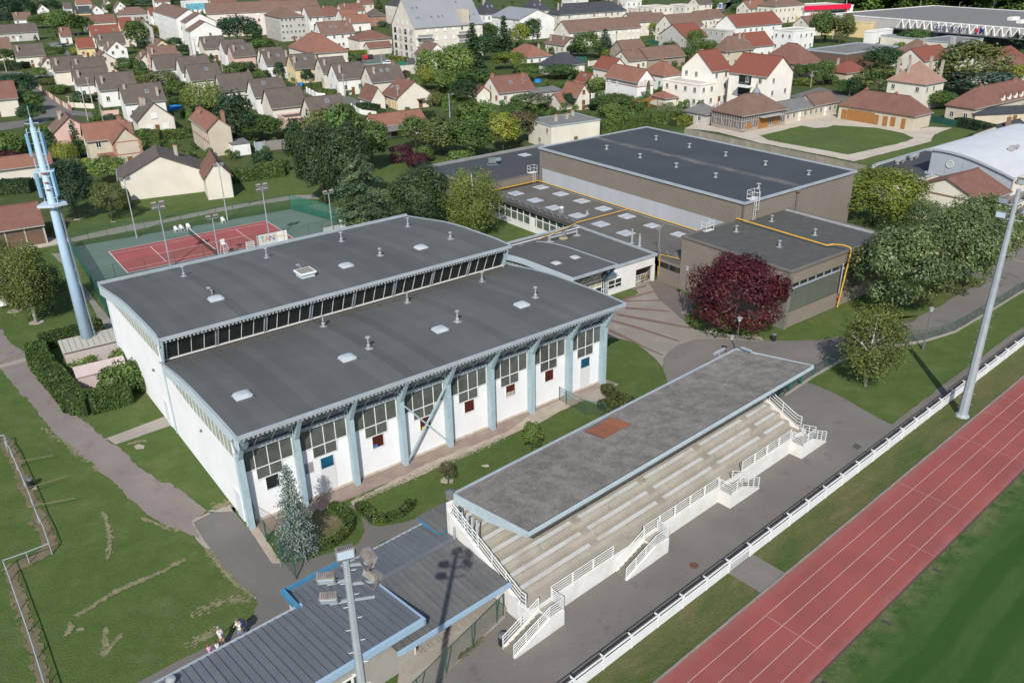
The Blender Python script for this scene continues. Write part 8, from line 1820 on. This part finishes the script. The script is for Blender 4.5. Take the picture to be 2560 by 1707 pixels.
# pipe rail on the left lawn
rl = thing('pipe_rail','grey pipe rail zigzagging across the left lawn','railing',ground_at(*B0(480,360)),0); o_ = rl.location.copy()
pr = [ground_at(*p,1.0) for p in (Q0(-120,900),Q0(0,862),Q0(38,858),Q0(42,915),Q0(85,975),Q0(135,1090),Q0(200,1235),Q0(270,1400),B0(335,10),B0(395,130),B0(448,285))]; pr2 = [ground_at(*p,1.0) for p in (B0(448,285),B0(238,368),B0(25,442),B0(60,530),B0(150,790),B0(225,1000),B0(305,1240),B0(385,1500),B0(440,1680))]
for q_ in (pr,pr2): MB().tube([p - o_ for p in q_],.042,8).build('rail',m_mastg,rl)
ps = MB().tube([(0,0,-1.0),(0,0,0)],.04,8).mesh('rail_post',m_mastg)
for p in pr[2:] + pr2[1:]: put('rail_post',ps,rl,p - o_)
bp = MB().tube([(0,0,0),(1,0,0)],.03,6,M('pole_wood',(.20,.16,.11),fine=.2)).mesh('training_pole')
for (a,b,c,d_),lb in (((80,1115,482,1043),'upper leaning pole crossing the pipe rail'),((195,1358,610,1235),'middle leaning pole crossing the pipe rail over the bin'),((250,1515,690,1433),'lower leaning pole crossing the pipe rail')):
    p,q = ground_at(*Q0(a,b),1.12),ground_at(*Q0(c,d_),.55); o = put('training_pole',bp,None,p,scale=((q - p).length,1,1)); o.rotation_euler = (q - p).to_track_quat('X','Z').to_euler(); tag(o,lb,'pole','leaning training poles')
# bare earth under the rail and worn streaks in the lawn: loose flecks, thickest along the middle of the streak
def flecks(T,pts,wd,n,mat,s0=.05,s1=.22):
    P = [ground_at(*T(*p)) for p in pts]; seg = [(a,b,(b - a).length) for a,b in zip(P,P[1:])]; tot = sum(q[2] for q in seg); mb = MB()
    z = next_level([p + Vector((dx,dy,0)) for p in P for dx in (-wd,wd) for dy in (-wd,wd)])
    for k in range(n):
        t = RNG.random() * tot
        for a,b,L in seg:
            if t <= L: break
            t -= L
        d_ = (b - a).normalized(); nn = Vector((-d_.y,d_.x,0)); c = a + d_ * t + nn * (RNG.normal() * wd * .42); r_ = s0 + (s1 - s0) * RNG.random() ** 2; th = math.atan2(d_.y,d_.x) + RNG.normal() * .5; st = 1 + 1.3 * RNG.random()
        mb.face([(c.x + r_ * (math.cos(th) * st * math.cos(u) * q - math.sin(th) * math.sin(u) * q),c.y + r_ * (math.sin(th) * st * math.cos(u) * q + math.cos(th) * math.sin(u) * q),z + .00004 * k) for u,q in ((6.283 * i / 7,.55 + .6 * RNG.random()) for i in range(7))])
    return tag(mb.build('bare_earth',mat),kind='structure')
m_worn = M('worn_soil',(.150,.122,.075),(.115,.10,.052),1.2,.4,.65,.2,12,.95); m_streak = M('bare_streak',(.205,.185,.115),(.135,.135,.065),2.2,.38,.60,.2,14,.95)
for T,pp in ((Q0,[(45,890),(150,1110),(230,1330),(320,1520)]),(B0,[(345,0),(420,180),(470,330)]),(B0,[(450,350),(300,450),(100,520)]),(B0,[(90,500),(180,800),(270,1100),(370,1450),(430,1650)])): flecks(T,pp,.42,520,m_worn,.06,.26)
for T,pp,wd,n in ((B0,[(700,950),(830,880),(960,790),(1100,720),(1250,650),(1400,590),(1560,510),(1700,440)],.17,420),(B0,[(1060,730),(1200,665),(1350,610)],.16,260),(B0,[(950,0),(990,120),(1010,230),(1005,330),(990,440)],.18,260),(B0,[(600,1140),(660,1060),(640,1020)],.2,120),(B0,[(960,1310),(990,1270),(1060,1180),(1110,1120)],.13,100),(B0,[(965,1060),(970,1180),(940,1300)],.2,90),(B0,[(720,1080),(760,1070)],.12,40),
                     (Q0,[(380,780),(500,870),(640,960),(700,1040),(830,1110),(900,1190)],.3,260),(Q0,[(1170,950),(1230,925),(1340,910)],.25,90),(Q0,[(1960,1520),(2080,1490),(2110,1460)],.5,160),(B0,[(1750,950),(1950,850),(2150,790),(2300,830)],.6,160),(B0,[(1700,1230),(1850,1150),(2000,1080)],.5,120),(B0,[(1900,340),(2000,470),(2120,620),(2330,780)],.25,260),(B0,[(1300,50),(1400,90),(1650,180)],.3,120),(R0,[(560,440),(700,470),(800,480)],.8,110),(Q0,[(0,200),(240,90)],.3,60)): flecks(T,pp,wd,n,m_streak,.035,.13)
flecks(Q1,[(900,1465),(1100,1390),(1400,1260),(1700,1130),(2000,1010),(2300,870)],.45,700,M('daisy_edge',(.30,.29,.20),(.16,.15,.09),2.0,fine=.25),.03,.10)
flecks(lambda x,y: (1500 + x / 4.704,760 + y / 4.704),[(1230,310),(1400,360),(1600,385),(1850,388),(1900,420)],.45,420,M('chalk_gravel',(.42,.39,.31),(.24,.22,.15),2,fine=.2),.04,.14)
flecks(Q1,[(1710,1290),(1800,1275)],.35,60,M('chalk_gravel',(.4,.4,.3)),.05,.2); flecks(Q1,[(2080,1140),(2130,1140)],.15,30,MATS['chalk_gravel'],.04,.12)
flecks(R1,[(500,330),(700,380),(840,440)],2.2,320,m_streak,.1,.5); flecks(B1,[(2090,1150),(1960,1260),(1870,1340)],.2,150,M('weed',(.06,.075,.02),(.16,.14,.09),2,fine=.2),.04,.12)
# chalk marks and dust at the drive
for p in ((640,250),(770,330),(700,470)): pass
# hoops, bollard at the parking
for a,b,lb in (((1995,1010),(2140,1060),'grey hoop barrier nearest the lindens'),((2175,1000),(2300,1055),'grey hoop barrier near the wire fence')):
    p,q = ground_at(*R3(*a)),ground_at(*R3(*b)); o = p; tag(MB().tube([(0,0,0),(0,0,.8),(q - p) * .08 + Vector((0,0,.95)),(q - p) * .92 + Vector((0,0,.95)),(q - p) + Vector((0,0,.8)),(q - p)],.035,8).build('hoop_barrier',m_darkp,None,loc=p),lb,'barrier','hoop barriers at the drive')
yb = thing('bollard','yellow and white bollard at the parking edge','bollard',ground_at(*R3(2022,920)),0); MB().lathe([(.10,0),(.10,.45)],n=10).build('lower_band',m_yellow,yb); MB().lathe([(.10,.45),(.10,.75)],n=10).build('white_band',m_plastw,yb); MB().lathe([(.10,.75),(.10,1.1),(.04,1.14)],n=10).build('upper_band',m_yellow,yb)
# ---------------- cars
def car(base,yaw,col,lab,group=None,van=False):
    t = thing('car',lab,'car',base,yaw,group); h = 1.45 if not van else 2.1
    prof = [(-2.0,.35),(-2.05,.75),(-1.9,.92),(-1.2,.98),(-.75,h),(.9,h),(1.6,.98),(2.05,.88),(2.1,.4)] if not van else [(-2.3,.35),(-2.35,1.0),(-2.0,1.15),(-1.5,h),(2.2,h),(2.3,.4)]
    MB().extrude(prof,'v',-.82,.82).build('body',M('car_' + '_'.join(str(int(c * 99)) for c in col),col,fine=.02,rough=.25,spec=.6),t)
    gl = [(-1.12,1.0),(-.74,h - .08),(.88,h - .08),(1.45,1.0)] if not van else [(-1.9,1.2),(-1.5,h - .15),(-.4,h - .15),(-.4,1.2)]
    MB().extrude(gl,'v',-.835,.835).build('window',g_dark,t)
    MB().raw([(-1.24,-.7,1.0),(-1.24,.7,1.0),(-.80,.62,h - .05),(-.80,-.62,h - .05)],[(0,1,2,3)]).build('windscreen',g_dark,t)
    wm = MB().tube([(0,-.1,0),(0,.1,0)],.31,12,m_black).mesh('wheel')
    for x in (-1.3,1.35):
        for y in (-.78,.78): put('wheel',wm,t,(x,y,.31))
    return t
car(ground_at(*T1(1003,545)),rad(-75),(.42,.01,.02),'small red car parked beside a black one'); car(ground_at(*T1(1052,540)),rad(-75),(.02,.022,.025),'black car parked beside a red one'); car(ground_at(*T1(1215,595)),rad(20),(.62,.62,.60),'white car parked by the green tarpaulin')
car(ground_at(*T2(612,560)),rad(30),(.05,.07,.11),'dark car behind the black pyramid roof'); car(ground_at(*T3(1962,410)),rad(60),(.62,.62,.61),'white van at the supermarket car park',van=True); car(ground_at(*R0(30,1215)),rad(20),(.02,.02,.02),'dark vehicle cut by the left image edge')
for i,(x,y,c) in enumerate(((520,440,(.3,.3,.31)),(560,436,(.05,.05,.06)),(600,430,(.25,.26,.28)))): car(ground_at(*T0(x,y)),rad(40),c,('left silver car','middle dark car','right grey car')[i] + ' in the yard behind the yellow gabled house','cars in the far yard')
for x,y,c,lb in ((2060,260,(.55,.55,.54),'pale car under the supermarket canopy'),(1290 - 1920 + 1920,285,(.35,.36,.37),'grey car between the pale wall blocks')): car(ground_at(*T3(x,y)),rad(30),c,lb)
cv = thing('caravan','white caravan half hidden behind the left birches','caravan',ground_at(*R0(150,1235)),rad(25)); MB().extrude([(-1.8,.5),(-2.0,1.2),(-1.6,2.2),(1.8,2.3),(2.0,.5)],'v',-.9,.9).build('body',m_plastw,cv); MB().box(-.4,.5,-.92,-.9,1.2,1.7).build('window',g_dark,cv); MB().box(-2.02,-1.95,-.5,.5,1.0,1.5).build('end_window',g_dark,cv)
for y in (-.8,.8): MB().tube([(0,y - .1,.3),(0,y + .1,.3)],.3,10).build('wheel',m_black,cv)
tp = thing('tarpaulin_stall','turquoise covered stall at the left edge behind the birch','stall',ground_at(*R0(-10,1190)),rad(20)); MB().raw([(-2,-1,2.0),(1.4,-1,2.0),(1.4,1.2,2.4),(-2,1.2,2.4),(-2,-1,1.9),(1.4,-1,1.9),(1.4,1.2,2.3),(-2,1.2,2.3)],[(3,2,1,0),(4,5,6,7),(0,1,5,4),(1,2,6,5),(2,3,7,6),(3,0,4,7)]).build('cover',M('tarp_turquoise',(.02,.25,.33),fine=.1),tp)
for x in (-1.8,1.2):
    for y in (-.9,1.0): MB().bar((x,y,0),(x,y,2.1),.06).build('stall_leg',m_plastw,tp)
# ---------------- poles and walls of the town
def upole(T,xb,yb,yt,lab=None,lamp=False):
    b = ground_at(*T(xb,yb)); h = height_of(b,T(0,yt)[1]); px_ = T(xb,(yb + yt) / 2); t = thing('street_lamp' if lamp else 'utility_pole',unique('grey street lamp' if lamp else 'slim grey utility pole',px_),'street lamp' if lamp else 'utility pole',b,0,'street lamps in the town' if lamp else 'utility poles in the town')
    MB().tube([(0,0,0),(0,0,h)],[.15,.09],6).build('pole',m_chim if not lamp else m_mastg,t)
    if lamp: MB().bar((0,0,h),(.9,-.3,h + .15),.07).box(.7,1.3,-.5,-.2,h + .1,h + .22).build('lamp_head',m_mastg,t)
    else: MB().bar((-.6,0,h - .3),(.6,0,h - .3),.08).build('cross_arm',m_chim,t)
for a in ((T0,810,1110,785),(T0,950,1130,900),(T0,855,980,710),(T0,680,330,215),(T0,1775,540,300),(T0,2045,660,430),(T1,372,800,530),(T1,815,890,680),(T1,1312,1010,780),(T0,60,660,550),(T0,650,1000,880),(T0,720,330,240),(T2,1365,560,460),(T3,745,880,680),(T3,900,70,0),(T3,990,90,-20),(T3,1385,120,-20)): upole(*a)
for a in ((T1,1780,1080,870),(T1,1155,580,480),(T3,590,360,310),(T3,1750,90,25),(T3,1835,100,60),(T3,2065,80,20),(T3,1480,105,60),(T3,390,800,660),(T1,1232,560,470)): upole(*a,lamp=True)
def gwall(T,pts,h,mat,lab,cat='wall',nm='garden_wall',posts=None):
    P = [ground_at(*T(*p)) for p in pts]; t = thing(nm,lab,cat,P[0]); k = 0
    for a,b in zip(P,P[1:]):
        d_ = b - a; n = max(1,int(d_.length / 3.0))
        for i in range(n):
            p,q = a + d_ * (i / n) - P[0],a + d_ * ((i + 1) / n) - P[0]; MB().bar(p + Vector((0,0,h / 2)),q - (q - p) * .01 + Vector((0,0,h / 2)),.18,h).build('wall_panel',mat if not posts or i % 3 else posts,t); MB().box(p.x - .16,p.x + .16,p.y - .16,p.y + .16,0,h + .2).build('wall_post',posts or mat,t)
gwall(T0,[(205,700),(310,775),(440,880),(560,965),(660,1020)],1.3,WALL['lt'],'pale garden wall with brick posts along the street',posts=WALL['bk'])
gwall(T0,[(640,985),(870,1000)],1.3,WALL['lt'],'pale garden wall beside the stair house'); gwall(T0,[(940,1065),(1100,1050)],1.2,WALL['pk'],'pinkish garden wall below the wide white house'); gwall(T1,[(470,850),(560,900),(640,905)],1.4,WALL['wh'],'white garden wall between the estate houses'); gwall(T1,[(880,1000),(960,1050),(1110,1070)],1.2,WALL['wh'],'white low wall beside the broad bungalow')
gwall(T1,[(0,1395),(80,1385)],2.0,m_trim,'grey blue panel fence','fence','panel_fence'); gwall(T1,[(90,1385),(280,1365)],2.0,m_lampg,'grey slatted panel fence right of the tall narrow house','fence','panel_fence'); gwall(T1,[(1390,600),(1475,590)],2.2,m_darkp,'dark panel fence below the apartments','fence','panel_fence'); gwall(T2,[(700,610),(780,600)],1.6,WALL['lt'],'pale fence beside the black pyramid roof'); gwall(T2,[(730,905),(860,870)],1.2,WALL['wh'],'white wall with red railing before the half timbered villa')
gwall(T3,[(1500,1120),(1720,1168)],1.5,m_gpost,'green metal gate fence at the yard entrance','fence','gate_fence'); gwall(T1,[(1250,620),(1380,612)],1.6,M('tarp_green',(.02,.14,.11),fine=.1),'green screen fence beside the parking','fence','screen_fence'); gwall(T2,[(1700,1140),(1930,1010)],2.4,WALL['lt'],'pale high wall running to the low grey roofed house')
gwall(T2,[(590,570),(690,565)],1.6,M('tarp_dkgreen',(.02,.09,.07),fine=.1),'dark green screen fence behind the gardens','fence','screen_fence'); gwall(T2,[(1220,400),(1345,415)],1.6,MATS['tarp_dkgreen'],'green screen fence below the big cream gable','fence','screen_fence')
# pools, tarps, greenhouse, garage
pl_ = thing('swimming_pool','pool with dark green cover beside the parked white car','pool',ground_at(*T1(1005,600)),rad(25)); MB().box(0,8,0,4,0,.35,m_conc).box(.3,7.7,.3,3.7,.35,.40,M('pool_green',(.02,.13,.10),rough=.4)).build('basin',None,pl_)
for T,x,y,w_,lab in ((T0,1600,1005,4.2,'bright blue round pool in the garden'),(T1,415,785,1.6,'blue tarpaulin on the grass between estate houses'),(T2,237,757,2.2,'blue tank beside the flat grey shed')):
    o = ground_at(*T(x,y)); tag(MB().lathe([(w_ / 2,0),(w_ / 2,.8),(w_ / 2 - .1,.8),(w_ / 2 - .15,.72)],n=16).build('blue_pool',M('pool_blue',(.02,.20,.55),rough=.4),None,loc=o),lab,'pool')
gh = thing('greenhouse','pale plastic tunnel greenhouse behind the estate','greenhouse',ground_at(*T1(1330,690)),rad(28))
pr_ = [(2.2 - 2.2 * math.cos(t),2.6 * math.sin(t)) for t in vrange(0,math.pi,10)]
for k in range(6): MB().extrude(pr_,'u',k * 1.75 + .03,(k + 1) * 1.75 - .03).build('tunnel_sheet',M('plastic_film',(.46,.43,.36),(.38,.36,.31),1,fine=.1),gh)
ga = thing('garage','small white garage with white door right of the tall narrow house','garage',ground_at(*T0(2150,1440)),rad(31)); MB().box(0,3.6,0,5.5,0,2.4).build('wall',WALL['wh'],ga); MB().box(-.15,3.75,-.15,5.6,2.4,2.52).build('roof',ROOF['gr'],ga); MB().box(.5,3.1,-.05,-.01,.05,2.05).build('garage_door',m_plastw,ga)
pg = thing('pergola','orange brown wooden pergola among the garden trees','pergola',ground_at(*T2(1165,1030)),rad(31))
for x in (0,3,6):
    for y in (0,3): MB().bar((x,y,0),(x,y,2.4),.16).build('post',MATS['oak_orange'],pg)
for k in range(11): MB().bar((k * .6,-.3,2.5),(k * .6,3.3,2.5),.12).build('rafter',MATS['oak_orange'],pg)
bb = thing('billboard','small billboard with blue and yellow poster by the far street','billboard',ground_at(*T2(1860,100)),rad(10)); MB().box(0,4.4,-.1,.1,1.0,4.0).build('panel',m_plastw,bb); MB().box(.3,1.9,-.12,-.1,1.3,2.5).build('poster_yellow',M('poster_yellow',(.55,.38,.08)),bb); MB().box(2.2,4.1,-.12,-.1,1.3,3.7).build('poster_blue',M('poster_blue',(.05,.14,.36)),bb)
for x in (.6,3.8): MB().bar((x,0,0),(x,0,1.0),.15).build('post',m_mastg,bb)
# ---------------- people
m_skin = M('skin',(.50,.30,.21),fine=.03,rough=.6)
def person(head_px,hz,yaw,hair,top,legs,lab,scale=1.0,shorts=False,arm=.35,bag=None,longhair=False,lean=.05):
    g = ground_at(*head_px,hz); t = thing('person',lab,'person',(g.x,g.y,0),yaw,None); k = scale
    V = [(0,0,.95),(0,-.01,1.15),(0,-.03 - lean,1.40),(0,-.04 - lean,1.50),(0,-.06 - lean,1.64),(0,-.06 - lean,1.72),
         (-.09,0,.90),(-.10,-.12,.50),(-.10,-.02,.08),(-.11,-.18,.04),(.09,0,.90),(.10,.10,.50),(.10,.26,.10),(.11,.14,.03),
         (-.19,-.04 - lean,1.41),(-.19 - arm * .5,-.06,1.15),(-.22 - arm * .8,-.16,.92),(-.23 - arm * .85,-.19,.84),(.19,-.04 - lean,1.41),(.23,.02,1.14),(.25,-.08,.90),(.25,-.10,.82)]
    R_ = [.13,.125,.13,.055,.095,.085,.085,.060,.042,.035,.085,.060,.042,.035,.052,.042,.034,.036,.052,.042,.034,.036]
    E_ = [(0,1),(1,2),(2,3),(3,4),(4,5),(0,6),(6,7),(7,8),(8,9),(0,10),(10,11),(11,12),(12,13),(2,14),(14,15),(15,16),(16,17),(2,18),(18,19),(19,20),(20,21)]
    me = bpy.data.meshes.new('body'); me.from_pydata([(a * k,b * k,c * k) for a,b,c in V],E_,[]); me.materials.append(m_skin); o = put('body',me,t)
    sk = o.modifiers.new('skin','SKIN'); o.modifiers.new('sub','SUBSURF').levels = 1; o.modifiers['sub'].render_levels = 1
    for i,r in enumerate(R_): me.skin_vertices[0].data[i].radius = (r * k,r * k)
    me.skin_vertices[0].data[0].use_root = True
    s = lambda p: tuple(c * k for c in p)
    def tube(pts,rs,name,col): return MB().tube([s(p) for p in pts],[r * k for r in rs],10).build(name,M('cloth_' + '_'.join(str(int(c * 99)) for c in col),col,fine=.06,fscale=20),t,True)
    b = MB().tube([s((0,.01,.86)),s((0,0,1.0)),s((0,-.02,1.25)),s((0,-.03 - lean,1.42)),s((0,-.04 - lean,1.48))],[.175 * k,.17 * k,.185 * k,.17 * k,.07 * k],12)
    for a_,c_ in ((V[14],V[15]),(V[18],V[19])): b.tube([s(a_),s(tuple(x + (y - x) * .75 for x,y in zip(a_,c_)))],[.075 * k,.066 * k],8)
    b.build('shirt',M('cloth_' + '_'.join(str(int(c * 99)) for c in top),top,fine=.06,fscale=20),t,True)
    e = .55 if shorts else 1.0
    lg = MB()
    for h_,kn,an in ((V[6],V[7],V[8]),(V[10],V[11],V[12])): lg.tube([s(h_),s(kn)] + ([] if shorts else [s(an)]),[.115 * k,.082 * k] + ([] if shorts else [.065 * k]),9)
    lg.tube([s((0,0,.82)),s((0,0,.98))],[.16 * k,.165 * k],10).build('shorts' if shorts else 'trousers',M('cloth_' + '_'.join(str(int(c * 99)) for c in legs),legs,fine=.08,fscale=20),t,True)
    hd = Vector(V[5]) * k; hm = MB().lathe([(.02 * k,.10 * k),(.075 * k,.085 * k),(.105 * k,.03 * k),(.11 * k,-.03 * k),(.085 * k,-.08 * k if not longhair else -.2 * k)],(hd.x,hd.y + .02 * k,hd.z - .01 * k),12).build('hair',M('hair_' + '_'.join(str(int(c * 99)) for c in hair),hair,fine=.15),t,True)
    for x in (-.035,.035): MB().lathe([(.004,-.01),(.012,0),(.004,.01)],(hd.x + x * k,hd.y - .10 * k,hd.z - .06 * k),6).build('eye',m_black,t)
    MB().raw([s((-.015,-.20 - lean + .035,1.63)),s((.015,-.20 - lean + .035,1.63)),s((0,-.16 - lean,1.68)),s((0,-.215 - lean + .03,1.64))],[(0,1,3),(0,3,2),(1,2,3)]).build('nose',m_skin,t)
    for w_,el in ((V[17],V[16]),(V[21],V[20])):
        w_,el = Vector(w_) * k,Vector(el) * k; d_ = (w_ - el).normalized(); sd = d_.cross(Vector((0,1,0))).normalized(); hn = MB()
        for j in range(4): f0 = w_ + sd * ((j - 1.5) * .018 * k); hn.tube([f0,f0 + d_ * (.05 + .008 * (j in (1,2))) * k,f0 + d_ * .085 * k + Vector((0,-.012 * k,0))],[.010 * k,.009 * k,.007 * k],5)
        hn.tube([w_ - d_ * .02 * k,w_ + sd * .035 * k + d_ * .02 * k,w_ + sd * .04 * k + d_ * .05 * k],[.012 * k,.010 * k,.008 * k],5); hn.build('fingers',m_skin,t,kind='stuff')
    for x,v in ((-.11,V[9]),(.11,V[13])): MB().box((v[0] - .045) * k,(v[0] + .045) * k,(v[1] - .06) * k,(v[1] + .17) * k,0,.09 * k).build('shoe',m_black,t)
    return g,t
Z13 = lambda x,y: (520 + x / 13.07,1520 + y / 13.07)
person(Z13(375,640),1.62,rad(-62),(.22,.22,.22),(.62,.58,.62),(.30,.25,.18),'grey haired person in a pale top and khaki shorts walking by the roof edge',shorts=True)
g_,t_ = person(Z13(985,375),1.62,rad(-50),(.12,.11,.10),(.68,.67,.65),(.16,.20,.30),'person in a white top and jeans with a dark backpack',arm=.3)
bpk = thing('backpack','dark blue backpack on the back of the person in jeans','backpack',(g_.x,g_.y,0),rad(-50)); MB().extrude([(.12,1.0),(.36,.98),(.38,1.35),(.28,1.5),(.12,1.48)],'u',-.17,.17).build('pack',M('pack_navy',(.03,.04,.09),fine=.1),bpk)
for x in (-.12,.12): MB().tube([(x,.14,1.46),(x,.0,1.53),(x,-.20,1.38),(x,-.16,1.1)],.022,5).build('strap',m_black,bpk)
person(Z13(290,1115),1.12,rad(-60),(.05,.03,.025),(.66,.66,.66),(.10,.10,.14),'dark haired child in a white top beside the grey haired person',.70)
person(Z13(25,1215),1.12,rad(-60),(.20,.08,.04),(.62,.32,.48),(.45,.40,.42),'red haired child in a pink top leading the walkers',.70)
_dup = {k: v for k,v in LABELS.items() if len(v) > 1}
